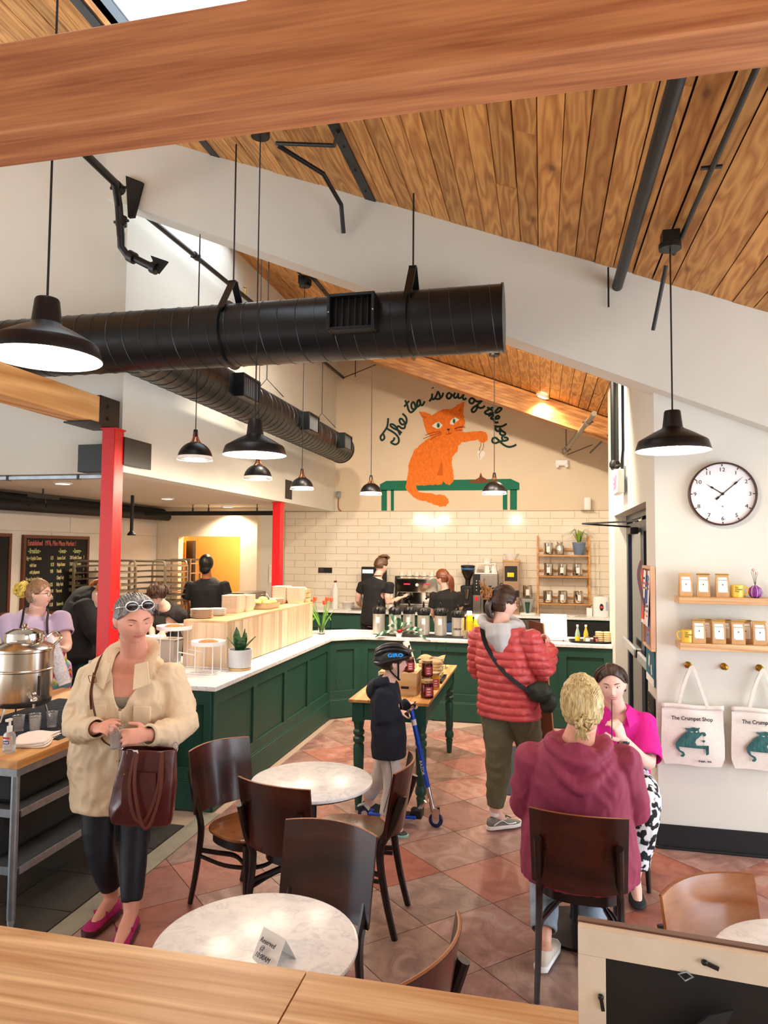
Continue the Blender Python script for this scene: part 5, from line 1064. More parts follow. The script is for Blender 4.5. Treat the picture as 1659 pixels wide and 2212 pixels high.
for (a, b) in (((-.10, -.02, .26), .04), ((-.02, -.03, .22), .045), ((.06, -.05, .15), .035), ((.30, -.08, .09), .048), ((.17, -.04, .17), .04), ((-.26, -.12, .0), .04), ((.38, -.08, -.02), .03), ((-.15, .02, .12), .03)): leaf(t, (0, 0, .05), a, b, CAL)
obj('red_bloom', MB().ell((.01, -.03, .07), (.03, .02, .025), nu=10, nv=6).ell((.04, -.03, .085), (.02, .012, .02), nu=10, nv=6), mat('red_bloom', '#9c1d18', .5), t)
# menu card, bottles, tray of crumpets at the right end
t = simple('menu_card', 'white printed menu sheet on a wire stand near the right end of the counter', 'menu', (.13, 8.15, .908), .05)
obj('sheet', MB().box((0, .03, .155), (.29, .004, .29), rx=-.22), PAPER, t); obj('wire_stand', MB().tube([(-.1, -.04, .03), (-.1, -.05, .005), (-.1, .09, .004), (.1, .09, .004), (.1, -.05, .005), (.1, -.04, .03)], .003, 6), BLACK, t)
tx = text('    --- ----\n- - - - -   - - - -\n- - - -   - - - - -\n- - - - -   - - -\n- - -   - - - - -\n- - - - -   - - - -', .03, mat('menu_grey', '#a9a6a8', .8), facing((-.12, -.002, .24), 0, PI/2-.22), t)
t = simple('serving_tray', 'black oval tray with bottles and bagged crumpets at the right end', 'tray', (.52, 8.15, .908)); obj('tray_body', MB().loft([[(s*.225*math.copysign(abs(math.cos(a))**.6, math.cos(a)), s*.11*math.copysign(abs(math.sin(a))**.6, math.sin(a)), z) for a in [2*PI*i/28 for i in range(28)]] for s, z in ((.9, 0), (1, .018), (1.03, .02), (1.02, .024), (.9, .008))]), BLACK, t)
def bottle(loc, cglass, lab, band):
    t = simple('glass_bottle', lab, 'bottle', loc); obj('bottle_glass', MB().lathe([(.024, 0), (.027, .004), (.027, .085), (.018, .12), (.011, .14), (.011, .165), (0, .165)], (0, 0, 0), 18), cglass, t)
    obj('cap', MB().cyl((0, 0, .165), (0, 0, .185), .013, n=14), PAPER, t); obj('band_label', MB().lathe([(.0276, .01), (.0276, .06)], (0, 0, 0), 18, cap=False), band, t)
bottle((.385, 8.13, .917), mat('green_glass', '#9fb9a4', .1), 'small green glass bottle with yellow base label on the black tray', YELC)
bottle((.475, 8.14, .917), mat('gold_glass', '#c8b53c', .1), 'small golden bottle behind the jar on the black tray', mat('gold_label', '#e8dc8a', .6))
def jar(loc, lab, m=None, s=1.0, grp=None):
    t = simple('jam_jar', lab, 'jar', loc, group=grp); R = .034*s
    obj('jam', MB().lathe([(R*.92, 0), (R, .005), (R, .072*s), (R*.85, .08*s), (0, .08*s)], (0, 0, 0), 20), m or mat('red_jam', '#4a0a0c', .12), t)
    obj('lid', MB().lathe([(R*.9, .08*s), (R*.93, .082*s), (R*.93, .094*s), (0, .095*s)], (0, 0, 0), 20), mat('gold_lid', '#d6c39a', .3, .8), t)
    obj('label', MB().tube([((R+.0008)*math.cos(a), (R+.0008)*math.sin(a), .036*s) for a in [-PI/2-.1+i*.3 for i in range(5)]], [(.024*s, .0008)]*5, 4, up=(0, 0, 1)), mat('pink_label', '#cf5563', .7), t)
    for q in range(3): 
        zz = (.022+q*.014)*s
        obj('print_line', MB().tube([((R+.002)*math.cos(a), (R+.002)*math.sin(a), zz) for a in [-PI/2+.15+i*.18 for i in range(4)]], [(.003*s, .0006)]*4, 4, up=(0, 0, 1)), PAPER, t)
    return t
t = simple('label_jar', 'small jar with a white printed label in front of the golden bottle', 'jar', (.49, 8.085, .917)); obj('jar_body', MB().lathe([(.028, 0), (.03, .004), (.03, .05), (.024, .058), (0, .06)], (0, 0, 0), 18), mat('amber_jar', '#6b4a3a', .3), t); obj('paper_label', MB().tube([(.0312*math.cos(a), .0312*math.sin(a), .028) for a in [-PI/2-.9+i*.3 for i in range(7)]], [(.022, .0008)]*7, 4, up=(0, 0, 1)), PAPER, t)
jar((.575, 8.09, .917), 'small red jam jar beside the bagged crumpets on the black tray', s=.75)
CRUM = mat('crumpet', '#e6cd9c', .8, nz=.12, ns=40, bmp=.4, bs=60)
crm = mesh('crumpet', MB().lathe([(.036, 0), (.043, .005), (.044, .016), (.040, .021), (0, .022)], (0, 0, 0), 18), CRUM)
for k, (x, y, z) in enumerate([(.62+.085*i, 8.17, .918+.0225*j) for i in range(2) for j in range(5)]):
    o = obj('crumpet', crm, None); o.location = (x, y, z); tag(o, 'pale crumpet on black tray, %s in stack %s' % (nth(k % 5, 5), ('beside the red jam', 'next to the wall')[k//5]), 'crumpet', 'crumpets on the black tray')
# ---- back counter equipment
t = simple('espresso_machine', 'wide chrome espresso machine with cups on top on the back counter', 'coffee machine', (-1.90, 10.98, .95))
obj('machine_body', MB().b2((-.33, -.18, .30), (.33, .22, .52)).b2((-.33, .02, .06), (.33, .22, .30)), CHROME, t, bev=.01); obj('drip_tray', MB().b2((-.34, -.22, .05), (.34, .22, .09)), STEEL, t, bev=.005); obj('cup_rail', MB().tube([(-.33, -.18, .55), (.33, -.18, .55), (.33, .2, .55), (-.33, .2, .55)], .006, 6, closed=True), CHROME, t); obj('side_panel', MB().b2((-.35, -.2, .05), (-.33, .22, .55)), BLACK, t, bev=.004)
for s in (-1, 1):
    g_ = obj('group_head', MB().cyl((s*.16, -.10, .30), (s*.16, -.10, .24), .035, n=16), CHROME, t); obj('portafilter', MB().tube([(s*.16, -.10, .235), (s*.16, -.2, .225), (s*.16, -.27, .215)], [.03, .014, .016], 10), BLACK, g_)
    obj('red_buttons', MB().box((s*.16, -.183, .43), (.1, .006, .022)), mat('red_light', '#d8203a', .4, emit=.6), t)
obj('gauge', MB().cyl((0, -.185, .42), (0, -.19, .42), .025, n=16), WHITE, t)
for s in (-1, 1): obj('steam_wand', MB().tube([(s*.29, -.15, .34), (s*.31, -.2, .26), (s*.3, -.2, .14)], .006, 6), CHROME, t)
for k in range(4): obj('machine_leg', MB().cyl(((-.28, .28)[k % 2], (-.15, .18)[k//2], 0), ((-.28, .28)[k % 2], (-.15, .18)[k//2], .05), .018, n=10), BLACK, t)
cupm = mesh('coffee_cup', MB().lathe([(.022, 0), (.036, .03), (.04, .058), (.037, .058), (.033, .03), (0, .006)], (0, 0, 0), 18), CERAM)
for k in range(10):
    i, j = k % 5, k//5
    o = thing('coffee_cup', 'white cup on the espresso machine, %s layer, %s from the tablet side' % ('lower' if j == 0 else 'upper', ('first', 'second', 'third', 'fourth', 'fifth')[i]), 'cup', (-2.17+.12*i, 10.93+.02*j, 1.47+.035*j), k, 'white cups on the espresso machine'); obj('cup_bowl', cupm, None, o); obj('handle', MB().tube([(.036, 0, .045), (.055, 0, .042), (.05, 0, .018), (.03, 0, .018)], .004, 6), CERAM, o)
t = simple('pos_tablet', 'black tablet screen on a stand left of the man at the back counter', 'tablet', (-2.55, 11.05, .95)); obj('screen', MB().box((-.10, 0, .52), (.42, .03, .33)), BLACK, t, bev=.008); obj('display_text', MB().box((-.2, -.017, .61), (.18, .003, .06)), mat('screen_glow', '#c6dbe4', .4, emit=.8), t); obj('stand_pole', MB().cyl((-.2, .02, 0), (-.2, .02, .36), .02, n=10), BLACK, t); obj('dangling_tool', MB().tube([(-.24, -.02, .34), (-.24, -.02, .24)], .016, 8), BLACK, t)
def grinder(x, lab):
    t = simple('coffee_grinder', lab, 'grinder', (x, 11.0, .95)); obj('base', MB().b2((-.10, -.14, 0), (.10, .12, .42)), BLACK, t, bev=.02); obj('neck', MB().cyl((0, 0, .42), (0, 0, .50), .04, n=14), BLACK, t); obj('hopper', MB().lathe([(.035, .49), (.05, .52), (.10, .62), (.105, .70), (0, .70)], (0, 0, 0), 24), mat('smoked_hopper', '#26201e', .12), t); obj('hopper_lid', MB().lathe([(.112, .70), (.112, .725), (.09, .735), (0, .735)], (0, 0, 0), 24), BLACK, t)
    obj('blue_band', MB().lathe([(.1065, .665), (.1065, .69)], (0, 0, 0), 24, cap=False), mat('blue_band', '#2d6ea8', .4), t); obj('steel_chute', MB().tube([(0, -.15, .36), (0, -.16, .22)], [.04, .02], 12), CHROME, t); obj('portafilter_fork', MB().box((0, -.18, .14), (.08, .08, .02)), CHROME, t)
grinder(-1.13, 'black coffee grinder with dark bean hopper right of the espresso machine')
t = simple('coffee_brewer', 'steel batch coffee brewer with black control strip behind the red jacket', 'coffee machine', (-.80, 11.0, .95))
obj('brewer_body', MB().b2((-.22, -.02, 0), (.14, .24, .60)).b2((-.22, -.2, .40), (.14, -.02, .60)), STEEL, t, bev=.006); obj('control_strip', MB().b2((-.23, -.215, .28), (-.12, -.2, .60)), BLACK, t, bev=.003); obj('lower_strip', MB().b2((-.23, -.215, .0), (-.12, -.0, .28)), STEEL, t, bev=.003)
obj('red_switch', MB().b2((-.20, -.225, .20), (-.15, -.215, .26)), mat('red_switch', '#e0182c', .4), t); obj('buttons', MB().ell((-.175, -.217, .36), (.008, .004, .008)).ell((-.175, -.217, .41), (.008, .004, .008)).ell((-.175, -.217, .46), (.008, .004, .008)).ell((-.175, -.217, .50), (.008, .004, .008)), WHITE, t, kind='stuff')
obj('filter_basket', MB().lathe([(.05, 0), (.11, .10), (.115, .13), (0, .13)], (.03, -.09, .30), 20), BLACK, t); obj('basket_handle', MB().ell((.20, -.12, .37), (.05, .03, .10)), BLACK, t); obj('server_pot', MB().lathe([(.09, 0), (.10, .02), (.10, .2), (.06, .25), (0, .25)], (.02, -.1, .01), 20), BLACK, t)
t = simple('cup_rack', 'cream folding rack with mugs standing on the coffee brewer', 'rack', (-.84, 11.05, 1.55)); obj('rack_board', MB().box((0, -.05, .01), (.34, .26, .012)).box((0, -.05, .16), (.30, .2, .010)), WHITEM, t); obj('rack_leg', MB().tube([(-.17, -.16, -.06), (-.16, -.16, .02), (-.13, -.14, .16)], .008, 6).tube([(.17, -.16, -.06), (.16, -.16, .02), (.13, -.14, .16)], .008, 6), WHITEM, t)
for k in range(2):
    o = thing('mug', ('cream mug on the folding rack, the one beside the gap', 'cream mug on the folding rack, the one near its end')[k], 'mug', (-.83+.11*k, 10.98, 1.568), -.3, 'cream mugs on the rack'); obj('mug_body', MB().lathe([(.04, 0), (.042, .005), (.042, .12), (.038, .12), (.038, .01), (0, .01)], (0, 0, 0), 20), CERAM, o); obj('handle', MB().tube([(.04, 0, .1), (.065, 0, .095), (.065, 0, .04), (.04, 0, .035)], .006, 6), CERAM, o)
for k in range(3): o = obj('bowl', MB().lathe([(.05, 0), (.075, .05), (.072, .05), (.045, .006), (0, .006)], (0, 0, 0), 20), CERAM); o.location = (-.83, 11.0, 1.717+.012*k); tag(o, 'white bowl, %s in the small stack on top of the cream rack' % nth(k, 3), 'bowl', 'bowls on the cream rack')
t = simple('coffee_grinder', 'tall steel grinder with black window and yellow label', 'grinder', (-.46, 11.02, .95)); obj('grinder_body', MB().b2((-.12, -.15, 0), (.12, .18, .80)), mat('bronze_steel', '#c9a98a', .28, .9), t, bev=.008); obj('bean_window', MB().b2((-.095, -.156, .50), (.095, -.15, .73)), BLACK, t); obj('yellow_label', MB().b2((-.055, -.16, .565), (.045, -.156, .63)), YELC, t); obj('control_panel', MB().b2((-.12, -.158, .26), (.12, -.15, .36)), BLACK, t); obj('top_cap', MB().b2((-.13, -.16, .80), (.13, .19, .82)), CRATE, t)
obj('display_lights', MB().box((-.03, -.16, .30), (.02, .003, .02)).box((.03, -.16, .30), (.02, .003, .02)), mat('blue_glow', '#9fb6ff', .4, emit=2), t)
t = simple('coffee_filters', 'fluted stack of white paper filters on top of the tall grinder', 'filters', (-.46, 11.0, 1.77)); obj('fluted_paper', MB().loft([[(r*(1+.04*(j % 2))*math.cos(2*PI*j/48), r*(1+.04*(j % 2))*math.sin(2*PI*j/48), z) for j in range(48)] for r, z in ((.06, 0), (.09, .05), (.12, .10), (.115, .10), (.085, .06), (.05, .02))]), PAPER, t, smooth=0)
t = simple('tea_canister', '', 'canister', (0, 0, 0))
def canister():
    t = thing('tea_canister', '', 'canister'); R = .063
    obj('can_body', MB().lathe([(R*.97, 0), (R, .004), (R, .13), (0, .13)], (0, 0, 0), 24), CHROME, t); obj('lid', MB().lathe([(R*1.03, .128), (R*1.03, .15), (R*.9, .156), (R*.88, .148), (0, .15)], (0, 0, 0), 24), CHROME, t)
    obj('paper_label', MB().tube([((R+.001)*math.cos(a), (R+.001)*math.sin(a), .068) for a in [-PI/2-.35+i*.175 for i in range(5)]], [(.038, .0008)]*5, 4, up=(0, 0, 1)), PAPER, t); return t
bpy.data.objects.remove(t)
cn = canister(); lv = (1.865, 1.545, 1.13)
cpos = [(.055, lv[0], 'top tier beside the milk can')]+[(x, lv[1], 'middle tier, %s' % q) for x, q in ((.06, 'left end'), (.27, 'middle'), (.49, 'right end'))]+[(x, lv[2], 'bottom tier, %s' % q) for x, q in ((.05, 'left end'), (.27, 'middle'), (.50, 'right end'))]
for k, (x, z, q) in enumerate(cpos):
    if k == 0: cn.location = (x+.04, 11.1, z); tag(cn, 'steel tea canister on the bamboo shelf, %s' % q, None, 'steel tea canisters'); cn.scale = (1.15, 1.15, 1.15); cn['label'] = 'steel tea canister on the bamboo shelf, %s' % q
    else: o = dup(cn, (x+.04, 11.1, z), rc.uniform(-.2, .2), 'steel tea canister on the bamboo shelf, %s' % q, 'steel tea canisters'); 
o = dup(cn, (-.215, 11.06, 1.2), 0, 'steel tea canister raised on a glass dripper beside the tall grinder', 'steel tea canisters')
t = simple('milk_can', 'hammered steel milk can on the top tier of the bamboo shelf', 'can', (.27, 11.1, lv[0])); obj('can_body', MB().lathe([(.062, 0), (.068, .01), (.068, .12), (.045, .155), (.04, .175), (0, .175)], (0, 0, 0), 24), mat('hammered_steel', '#d9d4cc', .15, 1, bmp=.8, bs=50), t); obj('lid', MB().lathe([(.05, .172), (.05, .192), (0, .194)], (0, 0, 0), 20), CHROME, t)
t = simple('pour_over_stand', 'glass pour over dripper with green cone on the back counter', 'dripper', (-.215, 10.98, .95)); obj('base', MB().lathe([(.13, 0), (.13, .02), (.05, .03), (0, .03)], (0, 0, 0), 20), CERAM, t); obj('glass_cone', MB().lathe([(.05, .03), (.11, .22), (.12, .24), (.1, .24), (.045, .04)], (0, 0, 0), 20), mat('pale_glass', '#d9dcd8', .1, trans=.5), t); obj('green_cone', MB().lathe([(.02, .02), (.04, .19), (0, .19)], (0, -.1, 0), 14), GREEN, t)
t = simple('bamboo_shelf', 'three tier bamboo shelf holding tea canisters against the tiles', 'shelf', (.31, 11.1, .95))
for x in (-.37, .39):
    obj('side_post', MB().box((x, -.10, .60), (.022, .022, 1.2), rx=-.06), BAMBOO, t); obj('side_post', MB().box((x, .16, .60), (.022, .022, 1.2)), BAMBOO, t)
for z in (.16, .575, .895):
    sh = obj('shelf_board', MB().box((0.01, .03, z), (.76, .24, .016)), BAMBOO, t); obj('back_rail', MB().box((.01, .15, z+.09), (.76, .012, .02)), BAMBOO, t)
t = simple('spider_plant', 'spiky green plant in a blue pot on the top tier of the bamboo shelf', 'plant', (.555, 11.1, 1.862)); obj('pot', MB().lathe([(.068, 0), (.075, .01), (.095, .155), (.1, .16), (.1, .19), (.09, .19), (0, .17)], (0, 0, 0), 24), mat('blue_plastic_pot', '#6d7f9c', .5), t)
SPI = mat('spiky_leaf', '#7f9a35', .5, nz=.3, ns=20)
for k in range(22):
    a = k*2.399; L = .20+.09*((k*7) % 5)/4; h = .22-.012*(k % 7); e = (math.cos(a)*L, math.sin(a)*L*.45-.01, .17+h*.55)
    b = Vector((math.cos(a)*.015, math.sin(a)*.015, .17)); m_ = Vector((math.cos(a)*L*.45, math.sin(a)*L*.2, .17+h)); pts = bez([b, b.lerp(m_, .55)+Vector((0, 0, .03)), m_, Vector(e)], 3)
    obj('leaf', MB().tube(pts, [(.001, max(.001, .011*(1-(i/(len(pts)-1))**2))) for i in range(len(pts))], 5, up=(0, 0, 1)), SPI, t)
t = simple('water_boiler', 'white electric water boiler with round badge at the right end of the back counter', 'boiler', (.86, 11.0, .95)); obj('boiler_body', MB().loft([[(s*.12*math.copysign(abs(math.cos(a))**.6, math.cos(a)), s*.12*math.copysign(abs(math.sin(a))**.6, math.sin(a)), z) for a in [2*PI*i/24 for i in range(24)]] for s, z in ((.98, 0), (1, .02), (1, .26), (.9, .29), (.6, .30))]), WHITE, t)
obj('badge', MB().prism([(.028*math.cos(a), .14+.05*math.sin(a)*(1 if math.sin(a) > 0 else 1.1)) for a in [2*PI*i/16 for i in range(16)]], -.127, -.121, 'xz'), INK, t); obj('badge_red', MB().box((0, -.129, .14), (.04, .002, .03)), mat('badge_red', '#d8404e', .5), t); obj('printed_scale', MB().box((.075, -.124, .16), (.025, .004, .12)), mat('pale_print', '#aab4d8', .6), t); obj('steam_vent', MB().ell((0, 0, .298), (.06, .05, .008)), mat('brown_vent', '#8a6a52', .5), t)
t = simple('tissue_box', 'small white box with a black cord beside the white boiler', 'box', (.69, 10.95, .95)); obj('box_body', MB().box((0, 0, .06), (.08, .08, .12)), WHITE, t, bev=.004); obj('cord', MB().tube(bez([(.0, 0, .12), (.02, 0, .15), (.06, .02, .16), (.06, .03, .1)], 4), .004, 6), BLACK, t)
t = simple('napkin', 'folded white cloth on the back counter below the bamboo shelf', 'cloth', (.42, 10.8, .95)); obj('folded_cloth', MB().grid(lambda u, v: ((u-.5)*.2, (v-.5)*.12, .006+.006*math.sin(u*9+v*5)), 10, 6), PAPER, t, solid=.008)
for k in range(3):
    o = obj('bowl', MB().lathe([(.06, 0), (.10, .05), (.11, .055), (.095, .05), (0, .01)], (0, 0, 0), 24), CERAM); o.location = (-3.05, 10.95, .95+.03*k); tag(o, 'wide white bowl, %s in the stack left of the basin' % nth(k, 3), 'bowl', 'bowls at the left of the back counter')
t = simple('sink_lid', 'shallow steel basin with leaning lid left of the barista', 'basin', (-2.75, 10.9, .95)); obj('basin', MB().b2((-.2, -.15, 0), (.3, .15, .05)), STEEL, t, bev=.01); obj('leaning_lid', MB().cyl((-.08, 0, .14), (-.065, 0, .145), .13, n=24), GALV, t)
t = simple('milk_bottle', 'tall white bottle with wooden stopper behind the tulips', 'bottle', (-3.30, 11.05, .95)); obj('bottle_glass', MB().lathe([(.05, 0), (.055, .01), (.055, .30), (.03, .38), (.028, .42), (0, .42)], (0, 0, 0), 20), WHITE, t); obj('stopper', MB().cyl((0, 0, .42), (0, 0, .45), .024, n=12), BROWNW, t)
for k in range(8):
    o = thing('paper_cup', 'paper cup, %s in the stack between barista and espresso machine' % nth(k, 8), 'cup', (-2.32, 10.85, .96+k*.03+.1), 0, 'cups stacked beside the espresso machine'); o.rotation_euler = (PI, 0, 0); obj('cup_wall', MB().lathe([(.030, 0), (.043, .105), (.0455, .106), (.0455, .110), (0, .1)], (0, 0, 0), 18), YELC if k == 6 else WHITE, o)
# ================================================================ FURNITURE
def chair():
    """dining chair, sitter faces +y, origin on the floor under the seat centre"""
    t = thing('dining_chair', '', 'chair')
    SH, TOP = .45, .815
    n = 36
    def seat(u): # outline
        a = 2*PI*u; return (.205*math.copysign(abs(math.cos(a))**.72, math.cos(a)), .20*math.copysign(abs(math.sin(a))**.72, math.sin(a))*(1.0 if math.sin(a) > 0 else .95))
    rg = []
    for s, z in ((.96, SH-.022), (1, SH-.016), (1, SH-.006), (.97, SH), (.75, SH-.006), (.45, SH-.014), (.12, SH-.012)):
        rg.append([(s*seat(k/n)[0], s*seat(k/n)[1], z) for k in range(n)])
    obj('seat', MB().loft(rg), CHAIRL, t)
    rg = [[(s*seat(k/n)[0], s*seat(k/n)[1], z) for k in range(n)] for s, z in ((.90, SH-.02), (.90, SH-.07), (.84, SH-.07), (.84, SH-.02))]
    obj('seat_frame', MB().loft(rg, cap=False), CHAIRD, t)
    # curved plywood back, concave to the front
    W, z0, z1 = .41, .49, TOP
    def yb(x, z): return -.215-.17*(z-.45)*1.0-.055+.055*(2*x/W)**2
    mb = MB()
    N_ = 14; v = []; 
    for side in (0, 1):
        for j in range(5):
            z = z0+(z1-z0)*j/4
            for i in range(N_+1):
                x = -W/2+W*i/N_; zz = z+(.008*(1-(2*x/W)**2) if j == 4 else 0)-(.012*(1-(2*x/W)**2) if j == 0 else 0)
                v.append((x*(1-.03*(1-j/4)), yb(x, zz)-(.014 if side else 0), zz))
    f = []; S_ = 5*(N_+1)
    for j in range(4):
        for i in range(N_):
            a = j*(N_+1)+i; f.append((a, a+1, a+N_+2, a+N_+1)); f.append((S_+a, S_+a+N_+1, S_+a+N_+2, S_+a+1))
    for i in range(N_):
        f.append((i, S_+i, S_+i+1, i+1)); a = 4*(N_+1)+i; f.append((a, a+1, S_+a+1, S_+a))
    for j in range(4):
        a = j*(N_+1); f.append((a, a+N_+1, S_+a+N_+1, S_+a)); a += N_; f.append((a, S_+a, S_+a+N_+1, a+N_+1))
    obj('backrest', mb.add(v, f), CHAIRW, t, smooth=.9)
    obj('backrest_edge', MB().tube([(x*1.0, yb(x, z1+.008*(1-(2*x/W)**2))-.007, z1+.008*(1-(2*x/W)**2)) for x in [-W/2+W*i/12 for i in range(13)]], [(.0035, .0062)]*13, 6, up=(0, 0, 1)), mat('ply_edge', '#8a4f28', .4), t)
    for s in (-1, 1):
        pts = bez([(s*.175, -.285, 0), (s*.172, -.235, .2), (s*.17, -.205, .42), (s*.168, -.262, .54), (s*.166, -.318, .70)], 4)
        obj('leg', MB().tube(pts, [(.012+.004*min(i, 8)/8, .017+.004*min(i, 8)/8) for i in range(len(pts))], 8, up=(1, 0, 0)), CHAIRD, t)
        obj('leg', MB().tube([(s*.165, .185, 0), (s*.155, .165, .22), (s*.15, .155, SH-.03)], [.013, .016, .018], 10), CHAIRD, t)
        obj('side_stretcher', MB().tube(bez([(s*.168, -.215, .30), (s*.13, -.10, .305), (s*.10, .0, .31), (s*.12, .1, .305), (s*.152, .165, .30)], 3), [(.014, .009)]*13, 6, up=(0, 0, 1)), CHAIRD, t)
    obj('hoop_stretcher', MB().tube(bez([(-.168, -.20, .27), (-.15, -.02, .27), (-.08, .10, .27), (0, .135, .27), (.08, .10, .27), (.15, -.02, .27), (.168, -.20, .27)], 4), [(.012, .009)]*25, 6, up=(0, 0, 1)), CHAIRD, t)
    return t
ch0 = chair()
G_ = 'dark wood dining chairs'
def place(bx, by, face_deg, lab, first=[True]):
    """bx,by = foot of the backrest centre at mid height"""
    a = math.radians(face_deg); fx, fy = math.cos(a), math.sin(a); L = (bx+fx*.30, by+fy*.30, 0)
    if first[0]:
        first[0] = False; ch0.location = L; ch0.rotation_euler = (0, 0, a-PI/2); ch0['label'] = lab; ch0['group'] = G_; return ch0
    return dup(ch0, L, a-PI/2, lab, G_)
place(-1.80, 3.74, -28, 'dark wood chair left of the far marble table, its back towards the green counter')
place(-1.25, 3.17, 76, 'dark wood chair with its back to the viewer, facing the far marble table')
place(-.825, 2.755, -101, 'dark wood chair behind the near marble table, facing the viewer')
place(-.70, 3.66, 180, 'dark wood chair right of the far marble table, seen edge on')
place(.145, 3.13, 85, 'dark wood chair under the person in the raspberry hoodie')
place(.53, 2.60, -55, 'lighter chair back with lit tone in its colour at the right-hand marble table')
place(-.29, 2.01, 166, 'dark wood chair right of the near marble table, only its curved top showing')
place(.42, 4.78, -90, 'dark wood chair under the person in the magenta shirt')
for o in bpy.data.objects:
    if o.name.startswith('dining_chair') and o.get('label', '').startswith('lighter'):
        WAL = wood('lit_tone_back', '#8a4a1e', '#b8763a', 'x', rings=4, rough=.22, fine=50, var=0, coat=.5)  # same chair as the rest; its lit tan tone is put into the colour
        for c in o.children:
            if c.name.startswith('backrest') : c.data = c.data.copy(); c.data.materials[0] = WAL if not 'edge' in c.name else c.data.materials[0]
def cafe_table(x, y, r, z, lab):
    t = thing('bistro_table', lab, 'table', (x, y, 0), 0, 'round marble bistro tables')
    obj('marble_top', MB().lathe([(r-.012, z-.022), (r-.002, z-.018), (r, z-.011), (r-.002, z-.004), (r-.012, z), (0, z)], (0, 0, 0), 64), MARB, t)
    obj('underside_ring', MB().lathe([(r-.02, z-.03), (r-.012, z-.022), (0, z-.022)], (0, 0, 0), 40), BLACK, t)
    obj('column', MB().lathe([(.035, .06), (.03, .09), (.03, .45), (.037, .455), (.037, .50), (.026, .505), (.026, z-.04), (.09, z-.028), (0, z-.028)], (0, 0, 0), 18), BLACK, t)
    obj('base_foot', MB().lathe([(.21, 0), (.21, .014), (.10, .035), (.04, .06), (0, .06)], (0, 0, 0), 32), BLACK, t)
    return t
cafe_table(-1.165, 3.52, .315, .735, 'round marble table in the middle with three empty chairs around it')
cafe_table(-.85, 2.055, .31, .735, 'round marble table nearest the viewer holding the folded reserved card')
cafe_table(.165, 3.80, .30, .735, 'round marble table mostly hidden behind the raspberry hoodie')
cafe_table(.80, 2.28, .31, .735, 'round marble table cut off at the lower corner by the lighter chair')
t = thing('tent_card', 'folded white card reading Reserved at 10:00AM on the near marble table', 'card', (-.765, 1.985, .735), -.42)
obj('card_paper', MB().loft([[(x, -.042, 0), (x, 0, .072), (x, .042, 0), (x, .0405, 0), (x, 0, .070), (x, -.0405, 0)] for x in (-.05, .05)]), PAPER, t, smooth=0)
t.rotation_euler = (0, 0, -.5)
tl = math.atan2(.072, .042)
text('Reserved\n  @\n10:00AM', .019, INK, facing((-.036, -.0255, .0465), 0, tl), t, shear=.3, sx=.9)
# display table with turned legs
t = thing('display_table', 'farmhouse table with wood top and turned green legs in front of the counter', 'table', (-1.08, 5.9, 0))
TX0_, TX1_, TY0_, TY1_, TZ = -1.40, -.80, 5.06, 6.80, .815
n = 4
for k in range(n): obj('top_board', MB().b2((TX0_+(TX1_-TX0_)*k/n+.0008, TY0_, TZ-.022), (TX0_+(TX1_-TX0_)*(k+1)/n-.0008, TY1_, TZ)), BUTCH, t, world=True, bev=.002)
for a, b in (((TX0_+.03, TY0_+.03), (TX1_-.03, TY0_+.055)), ((TX0_+.03, TY1_-.055), (TX1_-.03, TY1_-.03)), ((TX0_+.03, TY0_+.055), (TX0_+.055, TY1_-.055)), ((TX1_-.055, TY0_+.055), (TX1_-.03, TY1_-.055))):
    obj('apron', MB().b2((*a, TZ-.15), (*b, TZ-.022)), GREEN2, t, world=True)
lm = mesh('leg', MB().lathe([(.022, 0), (.030, .10), (.034, .12), (.026, .135), (.040, .15), (.043, .17), (.038, .195), (.030, .21), (.036, .25), (.040, .40), (.040, .47), (.030, .485), (.042, .50), (.043, .525), (.030, .54), (.041, .555), (.042, .575), (.032, .59), (.036, .61), (.042, .645), (.042, .66), (0, .66)], (0, 0, 0), 20), GREEN2)
for x in (TX0_+.065, TX1_-.065):
    for y in (TY0_+.065, TY1_-.065):
        l = obj('leg', lm, None, t); l.location = (x+1.08, y-5.9, 0); obj('leg_block', MB().box((0, 0, .72), (.085, .085, .14)), GREEN2, l)
t = thing('wooden_crate', 'slatted wooden crate of jam jars on the farmhouse table by the boy', 'crate', (-1.05, 5.42, TZ))
for a_, b_ in (((-1.08, 5.30), (.30, .014)), ((-1.08, 5.56), (.30, .014)), ((-.937, 5.43), (.014, .246)), ((-1.223, 5.43), (.014, .246))): obj('crate_side', MB().box((*a_, TZ+.085), (*b_, .17)), CRATE, t, world=True, bev=.002)
obj('hand_hole', MB().box((-1.02, 5.2915, TZ+.06), (.06, .004, .018)), BLACKM, t, world=True)
for k in range(5): obj('slat', MB().box((-1.20+.06*k, 5.43, TZ+.168), (.035, .28, .008)), CRATE, t, world=True)
jar((-1.10, 5.40, TZ+.173), 'red jam jar on the crate lid behind the boy\'s face', s=1.15, grp='red jam jars'); jar((-1.00, 5.36, TZ+.173), 'red jam jar at the front edge of the crate lid', s=1.2, grp='red jam jars'); jar((-.875, 5.45, TZ), 'red jam jar beside the crate with another standing in front of it', s=1.3, grp='red jam jars')
jar((-.875, 5.45, TZ+.126), 'red jam jar stacked on top of another beside the crate', s=1.3, grp='red jam jars')
t = jar((-.845, 5.27, TZ), 'red jam jar nearest the corner of the farmhouse table', s=1.4, grp='red jam jars')
jar((-.845, 5.62, TZ), 'golden honey jar behind the red jars on the farmhouse table', mat('honey', '#e2a52c', .15), s=1.35); jar((-.98, 5.66, TZ), 'small golden curd jar half hidden behind the crate', mat('curd', '#efb93a', .3), s=1.2)
